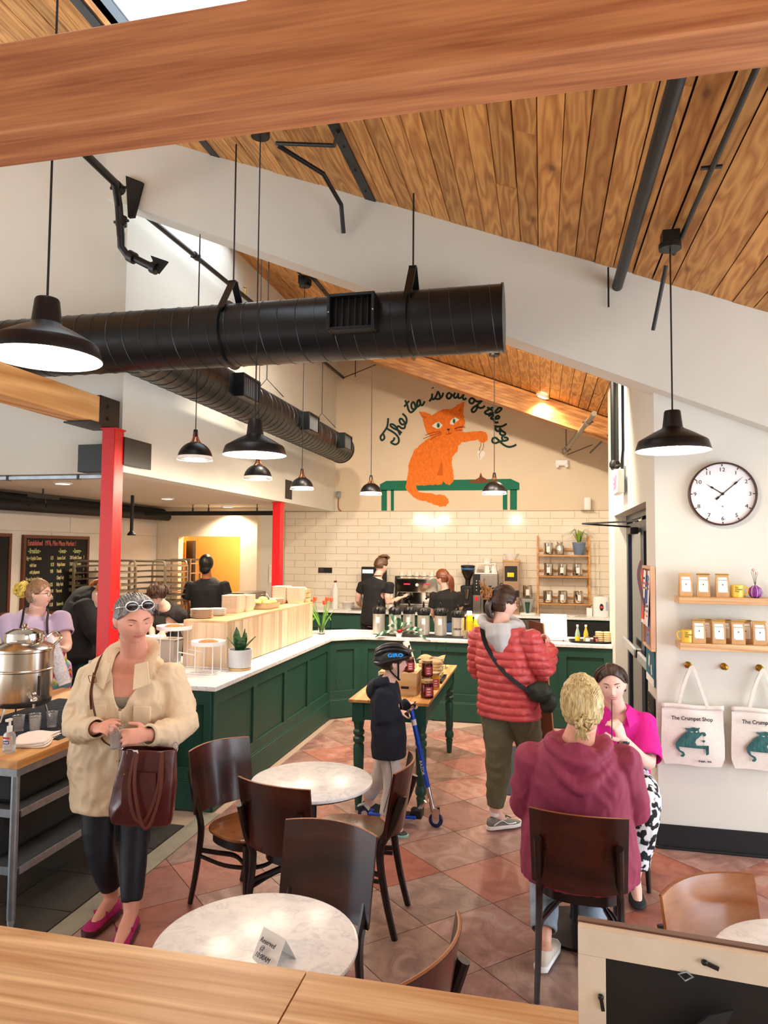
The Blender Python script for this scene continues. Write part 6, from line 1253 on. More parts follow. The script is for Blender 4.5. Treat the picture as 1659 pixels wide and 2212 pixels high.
for i in range(2):
    for j in range(2):
        for k in range(6):
            o = obj('crumpet', crm, None); o.location = (-.99+.10*i+.004*(k % 2), 6.0+.12*j, TZ+.004+.026*k); o.scale = (1.15, 1.15, 1.15)
            tag(o, 'table crumpet, %s in %s stack, %s side' % (nth(k, 6), ('nearer', 'farther')[j], ('crate', 'tray')[i]), 'crumpet', 'crumpets on the farmhouse table')
t = thing('plastic_bag', 'clear bag folded over the crumpet stacks', 'bag', (-.94, 6.06, TZ+.165)); obj('bag_film', MB().grid(lambda u, v: ((u-.5)*.22, (v-.5)*.26, .008+.012*math.sin(u*8)*math.cos(v*6)), 12, 12), CLEARP, t)
t = thing('serving_tray', 'small black rectangular tray on the farmhouse table behind the honey jar', 'tray', (-.865, 5.98, TZ)); obj('tray_body', MB().loft([[(s*x*.055, s*y*.15, z) for x, y in ((-1, -1), (1, -1), (1, 1), (-1, 1))] for s, z in ((.9, 0), (1, .022), (1.05, .023), (1.05, .026), (.96, .025), (.86, .005))]), BLACK, t, bev=.003)
t = thing('sign_stand', 'white sign card leaning on the farmhouse table in front of the boy', 'sign', (-1.08, 5.9, TZ)); obj('card', MB().box((0, 0, .17), (.012, .20, .34), ry=-.32), PAPER, t); obj('easel', MB().box((-.05, 0, .15), (.012, .03, .30), ry=.2), BLACK, t)
t = thing('wire_easel', 'thin black wire easel at the far end of the farmhouse table', 'stand', (-.93, 6.62, TZ)); obj('wire', MB().tube([(-.05, -.06, .0), (-.045, -.0, .22), (-.045, 0, .24)], .0028, 5).tube([(.05, -.06, 0), (.045, 0, .22), (.045, 0, .24)], .0028, 5).tube([(-.06, -.07, .003), (.06, -.07, .003), (.06, .02, .003), (-.06, .02, .003)], .0028, 5, closed=True), BLACK, t)
t = thing('wooden_crate', 'small pale wooden crate at the back corner of the farmhouse table', 'crate', (-1.33, 6.4, TZ)); slat_crate(t, (-1.30, 6.35, TZ), (.16, .3, .10), 2)
t = thing('paper_box', 'pink and white paper box behind the boy on the farmhouse table', 'box', (-1.2, 5.95, TZ)); obj('box_body', MB().box((0, 0, .08), (.12, .16, .16)), mat('pale_box', '#ead9c6', .8), t, bev=.004)
# left work table with urn
t = thing('prep_table', 'butcher block work table on steel legs with two lower shelves at the left', 'table', (-2.9, 3.9, 0))
A0, A1, B0, B1, WZ = -3.6, -2.585, 3.10, 4.76, .845
for k in range(8): obj('block_strip', MB().b2((A0+(A1-A0)*k/8, B0, WZ-.045), (A0+(A1-A0)*(k+1)/8-.0006, B1, WZ)), BUTCH, t, world=True, bev=.003)
obj('under_frame', MB().b2((A0+.01, B0+.01, WZ-.085), (A1-.01, B0+.045, WZ-.045)).b2((A1-.045, B0+.045, WZ-.085), (A1-.01, B1-.02, WZ-.045)), GALV, t, world=True)
for x in (A0+.06, A1-.045):
    for y in (B0+.045, B1-.045):
        l = obj('leg', MB().cyl((x, y, .04), (x, y, WZ-.085), .021, n=18), GALV, t, world=True); obj('bullet_foot', MB().lathe([(.012, 0), (.018, .02), (.018, .045), (0, .045)], (x, y, 0), 14), SILV, l, world=True)
for z in (.578, .29):
    s_ = obj('lower_shelf', MB().b2((A0+.03, B0+.06, z-.006), (A1-.03, B1-.06, z)), GALV, t, world=True); obj('shelf_lip', MB().b2((A1-.038, B0+.075, z-.042), (A1-.028, B1-.075, z)).b2((A0+.03, B0+.05, z-.042), (A1-.05, B0+.06, z)), GALV, s_, world=True, bev=.002)
o = thing('black_bin', 'black plastic box filling the upper shelf of the prep table', 'bin', (-3.1, 3.9, .58)); obj('bin_body', MB().b2((-3.55, 3.2, .58), (-2.68, 4.7, .755)), BLACKM, o, world=True, bev=.03); obj('bin_rim', MB().b2((-3.56, 3.19, .735), (-2.67, 4.71, .75)), BLACK, o, world=True, bev=.006)
o = thing('black_bin', 'dark green black storage box on the lowest shelf of the prep table', 'bin', (-3.1, 3.9, .292)); obj('bin_body', MB().b2((-3.55, 3.2, .292), (-2.76, 4.7, .53)), mat('dark_bin', '#111a1b', .6), o, world=True, bev=.03)
o = thing('price_tag', 'small white paper tag taped on the edge of the prep table', 'tag', (-2.583, 3.62, .79)); obj('paper', MB().box((.002, 0, .01), (.002, .17, .075), rx=.05), PAPER, o); text('TEA', .035, INK, facing((.0035, -.05, -.0), PI/2), o); obj('arrow', MB().box((.004, .055, .01), (.001, .004, .04)).prism([(.045, -.0), (.065, -.0), (.055, -.014)], .0035, .0045, 'yz'), INK, o)
o = thing('rubber_mat', 'black ribbed bar mat on the prep table under the cups', 'mat', (-2.95, 4.05, WZ)); obj('mat_body', MB().b2((-3.35, 3.48, WZ), (-2.64, 4.4, WZ+.006)), mat('dark_mat', '#1c2430', .7, bmp=.5, bs=200), o, world=True); rb = MB()
for k in range(40): rb.b2((-3.34, 3.49+.0228*k, WZ+.006), (-2.65, 3.499+.0228*k, WZ+.009))
obj('mat_ribs', rb, mat('dark_mat2', '#222a36', .7), o, world=True, kind='stuff')
o = thing('steel_urn', 'large polished steel drink urn with tap on the prep table', 'urn', (-3.20, 3.86, WZ+.001))
ur = [(.155, .09), (.165, .10), (.172, .13), (.172, .30), (.176, .305), (.176, .312), (.172, .317), (.172, .42), (.178, .425), (.178, .44), (.165, .455), (.12, .475), (.11, .482), (0, .482)]
obj('urn_body', MB().lathe(ur, (0, 0, 0), 48), mat('urn_steel', '#c2b6a8', .22, 1, nz=.05, ns=20, scale=(1, 1, .1)), o)
obj('lid', MB().lathe([(.115, .48), (.118, .50), (.112, .535), (.10, .54), (.07, .556), (0, .56)], (0, 0, 0), 40), CHROME, o); obj('lid_knob', MB().lathe([(.012, .555), (.02, .575), (.012, .59), (0, .592)], (0, 0, 0), 16), CHROME, o)
for s in (-1, 1): obj('handle', MB().tube(bez([(s*.15, .08, .45), (s*.19, .10, .50), (s*.12, .13, .53), (s*.09, .09, .50)], 4), .008, 8), CHROME, o)
obj('tap', MB().cyl((.14, -.10, .15), (.19, -.135, .15), .013, n=12).ell((.20, -.142, .15), (.022, .022, .022), nu=14, nv=10).cyl((.20, -.142, .15), (.20, -.142, .105), .009, n=10).ell((.205, -.145, .19), (.012, .012, .012), nu=10, nv=8), CHROME, o)
for k in range(3): 
    a = k*2.1+.4; obj('urn_leg', MB().cyl((.13*math.cos(a), .13*math.sin(a), .10), (.16*math.cos(a), .16*math.sin(a), 0), .006, n=8), CHROME, o)
obj('sight_tube', MB().cyl((.17, -.06, .16), (.17, -.06, .28), .004, n=8), BLACK, o)
cupc = mesh('plastic_cup', MB().lathe([(.026, 0), (.033, .085), (.0345, .086), (.0345, .09), (.032, .089), (.0252, .003), (0, .003)], (0, 0, 0), 20), CLEARP)
for k in range(5):
    q = thing('plastic_cup', 'small clear plastic cup on the bar mat, %s' % ('below the urn edge', 'under the urn front', 'below the tap', 'nearest the cloth', 'beside the stacked cups')[k], 'cup', (-2.98+.045*k, 3.50+.06*k, WZ+.01), 0, 'clear cups under the urn'); 
    q.location = ((-2.97, 3.56, WZ+.01), (-2.91, 3.62, WZ+.01), (-2.85, 3.69, WZ+.01), (-2.86, 3.56, WZ+.01), (-2.80, 3.78, WZ+.01))[k]; obj('cup_wall', cupc, None, q)
for k in range(7): q = thing('plastic_cup', 'clear plastic cup, %s in the tall stack beside the urn tap' % nth(k, 7), 'cup', (-2.84, 3.94, WZ+.01+.022*k), 0, 'stacked clear cups beside the urn'); obj('cup_wall', cupc, None, q)
q = thing('lid_dispenser', 'grey ridged plastic lid holder behind the stacked cups', 'holder', (-2.78, 4.25, WZ)); obj('holder_body', MB().prism([(-.16, 0), (.16, 0), (.16, .2), (.06, .30), (-.06, .30), (-.16, .2)], -.09, .09, 'xz'), mat('grey_holder', '#7b7a7e', .4, nz=.1, ns=30), q, bev=.006)
rd = MB()
for k in range(5): rd.box((0, -.092, .05+.045*k), (.28-.02*k, .004, .006))
obj('ridges', rd, SILV, q)
q = thing('sanitizer_bottle', 'clear pump bottle of hand sanitizer at the corner of the prep table', 'bottle', (-2.74, 3.22, WZ)); obj('bottle_body', MB().loft([[(s*.032*math.copysign(abs(math.cos(a))**.7, math.cos(a)), s*.022*math.copysign(abs(math.sin(a))**.7, math.sin(a)), z) for a in [2*PI*i/20 for i in range(20)]] for s, z in ((.95, 0), (1, .006), (1, .085), (.8, .10), (.4, .108))]), mat('clear_gel', '#dde9f2', .06, trans=.85), q)
obj('pump', MB().cyl((0, 0, .105), (0, 0, .135), .014, n=14).cyl((0, 0, .135), (0, 0, .165), .006, n=10).box((0, -.008, .168), (.016, .035, .012)), WHITE, q); obj('red_band', MB().box((0, -.0225, .077), (.04, .001, .010)), mat('label_red', '#b3193a', .5), q); obj('blue_patch', MB().box((0, -.0225, .055), (.034, .001, .018)), mat('label_blue', '#1f2f6e', .5), q)
text('Purell', .011, WHITE, facing((-.015, -.0235, .051)), q, shear=.2, bold=.0004)
q = thing('cloth', 'folded white cloth napkin beside the sanitizer on the prep table', 'cloth', (-2.75, 3.42, WZ), .35)
for k in range(3): obj('fold_layer', MB().grid(lambda u, v, k=k: ((u-.5)*(.2-.012*k)+.01*math.sin(v*7), (v-.5)*.26+.01*math.sin(u*6+k), .006+.009*k+.006*math.sin(u*7+k)*math.sin(v*5)), 14, 14), mat('cloth_white', '#efe2da', .9), q, solid=.007)
# near ledge in the foreground
t = thing('oak_ledge', 'long light oak ledge across the bottom of the picture', 'ledge', (-.8, 1.2, 0))
for a, b in ((-3.2, -.482), (-.479, 2.4)): obj('ledge_board', MB().b2((a, .92, 1.01), (b, 1.437, 1.05)), OAK, t, world=True, bev=.002)
obj('ledge_wall', MB().b2((-3.2, 1.1, 0), (2.4, 1.25, 1.01)), WALL, t, world=True)
obj('end_support', MB().b2((-3.2, 1.0, 0), (-3.15, 1.4, 1.01)), OAK, t, world=True)
# picture frame seen from behind
t = thing('picture_frame', 'easel picture frame seen from behind at the lower corner of the picture', 'frame', (.262, 1.30, 1.05), -.06)
FW, FH, fb = .405, .222, .046
fm = mat('frame_back_paper', '#e2d2bd', .8, nz=.05, ns=20); t.rotation_euler = (0, 0, -.09)
for (a, b, c_, d_) in ((-FW/2, 0, FW/2, fb), (-FW/2, FH-fb, FW/2, FH), (-FW/2, fb, -FW/2+fb, FH-fb), (FW/2-fb, fb, FW/2, FH-fb)): obj('frame_rail', MB().b2((a, -.012, b), (c_, .006, d_)), fm, t, bev=.001)
obj('wood_face', MB().b2((-FW/2-.001, .006, -.0), (FW/2+.001, .022, FH+.003)), mat('frame_walnut', '#6d4a38', .5), t, bev=.001)
obj('backing_board', MB().b2((-FW/2+fb-.001, -.004, fb), (FW/2-fb+.001, .006, FH-fb)), BLACKM, t)
for (x, z, r) in ((-.165, .112, 1.4), (.0, .200, .3)):
    q = obj('turn_button', MB().ell((0, 0, 0), (.006, .004, .005), nu=8, nv=6).box((.011, 0, 0), (.022, .004, .006)), BLACK, t); q.location = (x, -.016, z); q.rotation_euler = (0, r, 0)
obj('easel_leg', MB().prism([(.005, .125), (.04, .14), (-.02, .0), (-.12, -.0)], -.03, -.024, 'xz'), mat('easel_card', '#1a1e26', .6), t)
obj('hanging_loop', MB().tube([(-.04, -.012, .172), (-.028, -.016, .18), (-.018, -.016, .174), (-.03, -.014, .164)], .0018, 6, closed=True), GALV, t)
t.rotation_euler = (0, 0, -.09)
# floor mat
t = thing('floor_mat', 'dark grey flecked floor mat behind the red jacket', 'mat', (.05, 6.4, 0)); obj('mat_body', MB().b2((-.42, 5.69, 0), (.42, 7.08, .008)), mat('flecked_mat', '#2c3038', .95, nz=.5, ns=160), t, world=True, bev=.004)
# kick scooter
BL = mat('scooter_blue', '#1246c8', .3); 
t = thing('kick_scooter', 'blue folding kick scooter beside the boy', 'scooter', (-.98, 4.93, 0))
sc = lambda *p: [(-.98+a, 4.93+b, c) for a, b, c in p]
def wheel(x, y, r, nm):
    w_ = obj('wheel', MB().tube([(x+r*math.cos(a), y, r+r*math.sin(a)) for a in [2*PI*i/28 for i in range(28)]], .0, 6, closed=True) if False else MB().loft([[(x+rr*math.cos(2*PI*k/32), y+yy_, r+rr*math.sin(2*PI*k/32)) for k in range(32)] for rr, yy_ in ((r*.45, -.012), (r*.9, -.012), (r, -.006), (r, .006), (r*.9, .012), (r*.45, .012))], cap=False, closed=True), mat('wheel_dark_blue', '#1b2450', .35), t, world=True)
    obj('hub', MB().cyl((x, y-.014, r), (x, y+.014, r), r*.46, n=18), SILV, w_, world=True)
wheel(-.725, 4.93, .05, 'f'); wheel(-1.235, 4.93, .05, 'r')
obj('deck', MB().b2((-1.20, 4.885, .052), (-.86, 4.975, .075)), BL, t, world=True, bev=.008); obj('grip_tape', MB().b2((-1.17, 4.89, .075), (-.9, 4.97, .077)), RUBBER, t, world=True)
obj('rear_brake', MB().tube([(-1.20, 4.93, .08), (-1.24, 4.93, .118), (-1.285, 4.93, .10)], [(.004, .03)]*3, 6, up=(0, 0, 1)), SILV, t, world=True)
obj('fold_joint', MB().b2((-.90, 4.90, .05), (-.82, 4.96, .12)), BLACK, t, world=True, bev=.012)
obj('lower_stem', MB().tube([(-.74, 4.93, .09), (-.755, 4.93, .15), (-.785, 4.93, .28)], .017, 14), CHROME, t, world=True); obj('fork', MB().b2((-.75, 4.91, .05), (-.70, 4.915, .13)).b2((-.75, 4.945, .05), (-.70, 4.95, .13)), CHROME, t, world=True)
obj('folding_strut', MB().tube([(-.86, 4.93, .09), (-.80, 4.93, .17)], .014, 10), CHROME, t, world=True)
obj('stem', MB().cyl((-.783, 4.93, .27), (-.905, 4.93, .80), .0175, n=16), BL, t, world=True)
obj('white_sticker', MB().cyl((-.880, 4.93, .69), (-.889, 4.93, .73), .0182, n=16), mat('sticker', '#e6d9dc', .5), t, world=True); text('RAZOR', .03, WHITE, Matrix.Translation((-.842+.98, -.0185, .45)) @ Euler((PI/2, 1.35, 0)).to_matrix().to_4x4(), t)
obj('handlebar', MB().cyl((-.905, 4.80, .80), (-.905, 5.06, .80), .011, n=12), CHROME, t, world=True); obj('grip', MB().cyl((-.905, 4.75, .80), (-.905, 4.84, .80), .0165, n=14).cyl((-.905, 5.02, .80), (-.905, 5.11, .80), .0165, n=14), RUBBER, t, world=True)
# baking racks
def rack(x0, y0, x1, y1, z0, z1, n, lab, curved):
    t = thing('bakery_rack', lab, 'rack', ((x0+x1)/2, (y0+y1)/2, 0)); 
    for (a, b) in ((x0, y0), (x1, y0), (x0, y1), (x1, y1)): obj('upright', MB().b2((a-.014, b-.014, .08), (a+.014, b+.014, z1-(.06 if curved else 0))), ALU, t, world=True); obj('castor', MB().ell((a, b, .045), (.03, .02, .045), nu=10, nv=6), RUBBER, t, world=True)
    for s, yy_ in ((0, y0), (1, y1)):
        if curved: obj('top_bow', MB().tube(bez([(x0, yy_, z1-.07), (x0+.01, yy_, z1-.02), (x0+.06, yy_, z1), ((x0+x1)/2, yy_, z1), (x1-.06, yy_, z1), (x1-.01, yy_, z1-.02), (x1, yy_, z1-.07)], 3), .015, 8), ALU, t, world=True)
        else: obj('top_bar', MB().b2((x0, yy_-.012, z1-.03), (x1, yy_+.012, z1)), ALU, t, world=True)
    for k in range(n):
        z = z0+(z1-.08-z0)*k/(n-1)
        for a in (x0, x1): obj('runner', MB().b2((a-.016, y0, z), (a+.016, y1, z+.018)), ALU, t, world=True)
        if curved: obj('sheet_pan', MB().b2((x0+.02, y0+.02, z+.018), (x1-.02, y1-.02, z+.026)), mat('pan_grey', '#8f8478', .4, .7), t, world=True)
rack(-5.85, 7.9, -5.35, 8.5, .25, 1.74, 18, 'tall aluminium rack of sheet pans with curved top behind the red post', True)
rack(-5.6, 8.75, -5.05, 9.35, .25, 1.73, 18, 'second tall rack of sheet pans with curved top beside the open rack', True)
t_ = rack(-5.50, 9.72, -5.20, 10.05, .35, 1.75, 10, 'open aluminium rack with bare runners by the pantry doorway', False)
# kitchen prep counter seen between people
t = thing('kitchen_counter', 'stainless kitchen counter behind the staff', 'counter', (-4.3, 6.9, 0)); obj('counter_top', MB().b2((-4.75, 6.3, .86), (-3.99, 8.6, .90)), STEEL, t, world=True, bev=.003); obj('counter_body', MB().b2((-4.7, 6.35, 0), (-4.04, 8.55, .86)), STEEL, t, world=True)
o = thing('cutting_board', 'wooden cutting board on the kitchen counter behind the red post', 'board', (-4.3, 6.6, .9)); obj('board', MB().b2((-.25, -.15, 0), (.25, .15, .04)), BUTCH, o, bev=.006)
o = thing('red_tray', 'dark red tray on the kitchen counter beside the bent worker', 'tray', (-4.25, 7.1, .9)); obj('tray_body', MB().b2((-.2, -.15, 0), (.2, .15, .02)), mat('dark_red', '#4a1512', .5), o, bev=.006)
# ================================================================ PEOPLE
import bmesh
def skin(name, col):
    g = N(name); g.base(Roughness=.5); g.b.inputs['Subsurface Weight'].default_value = .12; g.b.inputs['Subsurface Radius'].default_value = (.012, .004, .002)
    c = lin(col); v = coords(g); t = g.n('ShaderNodeTexNoise'); t.inputs['Scale'].default_value = 9; g.l(v, t.inputs['Vector'])
    g.l(ramp(g, t.outputs[0], [(.35, tuple(x*.93 for x in c[:3])+(1,)), (.7, tuple(min(1, x*1.04) for x in c[:3])+(1,))]), g.b.inputs['Base Color']); return g.m
SK = skin('skin_fair', '#e3a78e'); SK2 = skin('skin_pale', '#ecbfae'); SK3 = skin('skin_tan', '#b5714c'); SKP = skin('skin_rosy', '#e2a18c')
def hairmat(name, lo, hi, ax=(30, 30, 3)):
    g = N(name); g.base(Roughness=.42); v = coords(g, ax); t = g.n('ShaderNodeTexNoise'); t.inputs['Scale'].default_value = 5; t.inputs['Detail'].default_value = 5; t.inputs['Distortion'].default_value = .6; g.l(v, t.inputs['Vector'])
    g.l(ramp(g, t.outputs[0], [(.35, lin(lo)), (.65, lin(hi))]), g.b.inputs['Base Color']); bump(g, t.outputs[0], .35, .004); return g.m
def cloth(name, col, ns=3.5, b=.5, rough=.85, nz=.04, scale=(1, 1, .6), bd=.03):
    return mat(name, col, rough, nz=nz, ns=ns*2, bmp=b, bs=ns, scale=scale, bd=bd)
LIP = mat('lips', '#bd6a66', .4); EYEW = mat('eye_white', '#efe9e6', .2); IRB = mat('iris_dark', '#33261f', .15); BROW = mat('eyebrow', '#5b4232', .8)

def bake(mb, vox, sm=3, post=None, smf=.5):
    """union of overlapping closed shapes into one continuous surface"""
    me = bpy.data.meshes.new('tmp'); me.from_pydata([tuple(p) for p in mb.v], [], mb.f)
    bm = bmesh.new(); bm.from_mesh(me); bmesh.ops.recalc_face_normals(bm, faces=bm.faces[:]); bm.to_mesh(me); bm.free()
    o = bpy.data.objects.new('tmp', me); C.objects.link(o)
    r = o.modifiers.new('r', 'REMESH'); r.mode = 'VOXEL'; r.voxel_size = vox
    if sm: s = o.modifiers.new('s', 'SMOOTH'); s.factor = smf; s.iterations = sm
    dg = bpy.context.evaluated_depsgraph_get(); dg.update()
    out = bpy.data.meshes.new_from_object(o.evaluated_get(dg)); bpy.data.objects.remove(o); bpy.data.meshes.remove(me)
    if post: post(out)
    return out
def finish(name, me, m, parent, solid=0, label=None):
    W = wpos(parent); me.transform(W); me.materials.clear(); me.materials.append(m)
    me.polygons.foreach_set('use_smooth', [True]*len(me.polygons)); me.name = name
    o = obj(name, me, None, parent, label=label)
    if solid:
        q = o.modifiers.new('s', 'SOLIDIFY'); q.thickness = solid; q.offset = 1
    return o
def cut(me, pred, it=10):
    bm = bmesh.new(); bm.from_mesh(me); dead = [f for f in bm.faces if pred(f.calc_center_median())]
    if not dead: bm.free(); return
    bmesh.ops.delete(bm, geom=dead, context='FACES')
    nb = {}
    for e in bm.edges:
        if e.is_boundary:
            a, b = e.verts; nb.setdefault(a, []).append(b); nb.setdefault(b, []).append(a)
    for _ in range(it):
        new = {v: v.co*.4+sum((w.co for w in l), Vector())/len(l)*.6 for v, l in nb.items()}
        for v, c in new.items(): v.co = c
    bm.to_mesh(me); bm.free()
def wrinkle(amp, fx=1.0, quilt=0, pitch=.05):
    """soft ridged folds pushed along the normals"""
    def post(me):
        nr = [v.normal.copy() for v in me.vertices]
        for v, n in zip(me.vertices, nr):
            p = Vector((v.co.x*9, v.co.y*9, v.co.z*6))*fx; p += mn.noise_vector(p*.6)*1.3
            d = amp*1.5*(.45-min(1, abs(mn.noise(p))*2.6))
            if quilt: d += quilt*(abs(math.sin(PI*v.co.z/pitch))**.5-.5)
            v.co += n*d
    return post

HA, HB, HC = .074, .092, .118
def feat(x, z):
    g = lambda x0, z0, sx, sz, A: A*math.exp(-((x-x0)/sx)**2-((z-z0)/sz)**2)
    ax = abs(x)
    return (g(0, -.024, .0105, .013, .020)+g(0, -.006, .0085, .022, .010)+g(0, .014, .010, .02, .003)+(A_ := 0)+.010*math.exp(-((ax-.012)/.007)**2-((z+.030)/.007)**2)*.6
            -.010*math.exp(-((ax-.031)/.017)**2-((z-.008)/.012)**2)+.0045*math.exp(-((ax-.030)/.022)**2-((z-.030)/.008)**2)
            +.006*math.exp(-((ax-.042)/.02)**2-((z+.022)/.02)**2)+g(0, -.053, .024, .013, .007)-g(0, -.0535, .022, .0022, .003)-g(0, -.071, .02, .006, .004)+g(0, -.092, .022, .016, .008))
def hpt(dx, dy, dz, off=0, soft=0):
    x, y, z = HA*dx, HB*dy, HC*dz
    if z < 0:
        k = min(1, -z/HC); x *= 1-.26*k**1.6; y *= (1-.38*k) if y < 0 else (1-.08*k)
    elif y < 0: y *= 1.06
    if y > 0:
        y *= .95
        if not soft: y += max(0, min(1, dy*1.7-.15))*feat(x, z)
    return Vector((x+dx*off, y+dy*off, z+dz*off))
def head_grid(off=0, nu=56, nv=44, soft=0):
    v = []; f = []
    for i in range(1, nv):
        th = PI*i/nv
        for j in range(nu):
            ph = 2*PI*j/nu; v.append(hpt(math.sin(th)*math.cos(ph), math.sin(th)*math.sin(ph), math.cos(th), off, soft))
    v += [hpt(0, 0, 1, off), hpt(0, 0, -1, off)]; t = len(v)-2
    for i in range(nv-2):
        for j in range(nu): f.append((i*nu+j, (i+1)*nu+j, (i+1)*nu+(j+1) % nu, i*nu+(j+1) % nu))
    for j in range(nu): f.append((t, j, (j+1) % nu)); f.append((t+1, (nv-2)*nu+(j+1) % nu, (nv-2)*nu+j))
    return v, f
def fy(x, z):
    k = max(0, -z/HC); ax = HA*(1-.26*k**1.6)
    r = max(0, 1-(x/ax)**2-(z/HC)**2); return HB*.95*(1-.08*k)*math.sqrt(r)+feat(x, z)
def hmat(c, fa, pitch=0, roll=0, s=1.0):
    return Matrix.Translation(c) @ Matrix.Rotation(math.radians(fa)-PI/2, 4, 'Z') @ Matrix.Rotation(math.radians(pitch), 4, 'X') @ Matrix.Rotation(math.radians(roll), 4, 'Y') @ Matrix.Scale(s, 4)
def hand(mb, wr, d, n, curl=.5, s=1.0, side=1, spread=.12, thumb=.6, grip=None):
    """palm + four fingers + thumb; d = finger direction, n = palm normal (fingers curl towards it), side = thumb side sign"""
    d = Vector(d).normalized(); n = Vector(n); n = (n-d*n.dot(d)).normalized(); w_ = d.cross(n)*side; wr = Vector(wr)
    P = lambda a, b, c: wr+(d*a+w_*b+n*c)*s
    mb.tube([P(-.01, 0, 0), P(.02, 0, 0), P(.05, .0, 0), P(.085, 0, 0), P(.094, 0, 0)], [(.018*s, .022*s), (.017*s, .032*s), (.015*s, .040*s), (.012*s, .040*s), (.006*s, .034*s)], 14, up=n)
    for k, (b, L) in enumerate(((.030, .070), (.011, .078), (-.009, .073), (-.028, .058))):
        a = curl*(1+.08*k); p = P(.082, b, 0); dd = (d+w_*spread*(1.2-.8*k)).normalized(); pts = [p-d*.012*s, p]; ang = a*.6
        for q, l in enumerate((.46, .30, .24)):
            v = dd*math.cos(ang)+n*math.sin(ang); p = p+v*L*l*s; pts.append(p); ang += a
        r = .0088*s*(1-.1*(k == 3)); mb.tube(pts+[pts[-1]+v*.004*s], [r*1.05, r, r*.95, r*.88, r*.78, r*.4], 8, up=w_)
    p = P(.018, .030, .006); pts = [p]; v = (d*.65+w_*.75+n*.25*thumb).normalized(); p = p+v*.036*s; pts.append(p); v = (d*.9+w_*.25+n*thumb*.7).normalized(); p = p+v*.030*s; pts.append(p); p = p+v*.022*s; pts.append(p)
    mb.tube(pts+[p+v*.003*s], [.014*s, .0115*s, .0105*s, .009*s, .004*s], 8, up=n)

def torso(mb, J, g=(1, 1), off=0, low=.0, R=None, top=True):
    """lofted trunk from pelvis to neck"""
    sa, sb = Vector(J['shA']), Vector(J['shB']); side = sb-sa; side.z = 0; hw = side.length/2; side.normalize()
    pel, wa, chs, nk = (Vector(J[k]) for k in ('pelvis', 'waist', 'chest', 'neck'))
    shm = (sa+sb)/2
    spine = [pel-Vector((0, 0, .10+low)), pel-Vector((0, 0, .04)), pel+Vector((0, 0, .04)), wa, chs, shm-(shm-chs)*.25, shm+(nk-shm)*.25, shm+(nk-shm)*.75, nk]
    R = R or [(.14, .10), (.17, .115), (.165, .115), (.145, .105), (.155, .115), (hw*.93, .10), (hw*.80, .085), (hw*.42, .07), (.058, .058)]
    rings = []; n = 26
    for i, (p, (a, b)) in enumerate(zip(spine, R)):
        a = a*g[0]+off if i < 5 else a+off; b = b*g[1]+off
        t = (spine[min(i+1, 8)]-spine[max(i-1, 0)]).normalized(); dp = t.cross(side).normalized(); sd = dp.cross(t).normalized()
        rings.append([p+sd*(a*math.copysign(abs(math.cos(q))**.85, math.cos(q)))+dp*(b*math.copysign(abs(math.sin(q))**.85, math.sin(q))) for q in [2*PI*k/n for k in range(n)]])
    mb.loft(rings)
def limb(mb, pts, rad, n=14, sub=3):
    P = bez(pts, sub); m = len(pts)-1; R = []
    for i in range(len(P)):
        q = i/sub; k = min(int(q), m-1); t = q-k; R.append(rad[k]*(1-t)+rad[k+1]*t)
    P = [P[0]-(P[1]-P[0]).normalized()*R[0]*.4]+P+[P[-1]+(P[-1]-P[-2]).normalized()*R[-1]*.4]; R = [R[0]*.6]+R+[R[-1]*.6]
    mb.tube(P, R, n)
def person(lab, J, loc, fa, pitch=0, roll=0, hs=1.0, skinm=None, vox=.008, g=(1, 1), hands=None, legs=True, arm_r=1.0, leg_r=1.0, eyes='open', smile=0, face=True, wx=1.0):
    t = thing('person', lab, 'person', loc); mb = MB(); J = {k: Vector(v) for k, v in J.items()}
    torso(mb, J, g, 0)
    hc = J['head']; M = hmat(hc, fa, pitch, roll, hs) @ Matrix.Diagonal((wx, 1, 1, 1))
    v, f = head_grid(); mb.add(v, f, M)
    for s in (-1, 1):
        mb.ell((s*.076, -.004, -.002), (.008, .017, .030), M @ Matrix.Rotation(s*.25, 4, 'Z') if False else M, nu=12, nv=10); mb.ell((s*.082, -.012, .006), (.006, .012, .020), M, nu=10, nv=8)
    nb = J['neck']; ch_ = M @ Vector((0, -.012, -.07)); mb.tube([nb-(ch_-nb).normalized()*.05, nb, nb.lerp(ch_, .5), ch_], [.07*hs*g[1]**.5, .062*hs*g[1]**.5, .056*hs*g[1]**.5, .054*hs*g[1]**.5], 18)
    for s in 'AB':
        limb(mb, [J['sh'+s], J['el'+s], J['wr'+s]], [.052*arm_r, .041*arm_r, .027*arm_r**.5])
        H = (hands or {}).get(s, {}); d = H.get('d') or (J['ha'+s]-J['wr'+s]); hand(mb, J['wr'+s], d, H.get('n', (0, 0, -1)), H.get('curl', .5), H.get('s', 1.0)*hs, H.get('side', 1 if s == 'A' else -1), thumb=H.get('thumb', .6), spread=H.get('spread', .12))
        if legs:
            limb(mb, [J['hip'+s], J['kn'+s], J['an'+s]], [.082*leg_r, .056*leg_r, .036], sub=4)
            limb(mb, [J['an'+s], J['an'+s].lerp(J['to'+s], .5), J['to'+s]], [.034, .033, .024], n=10)
    finish('body', bake(mb, vox, 2), skinm or SK, t)
    if face: face_parts(t, M, eyes, smile)
    t['_'] = 0; del t['_']
    return t, J, M
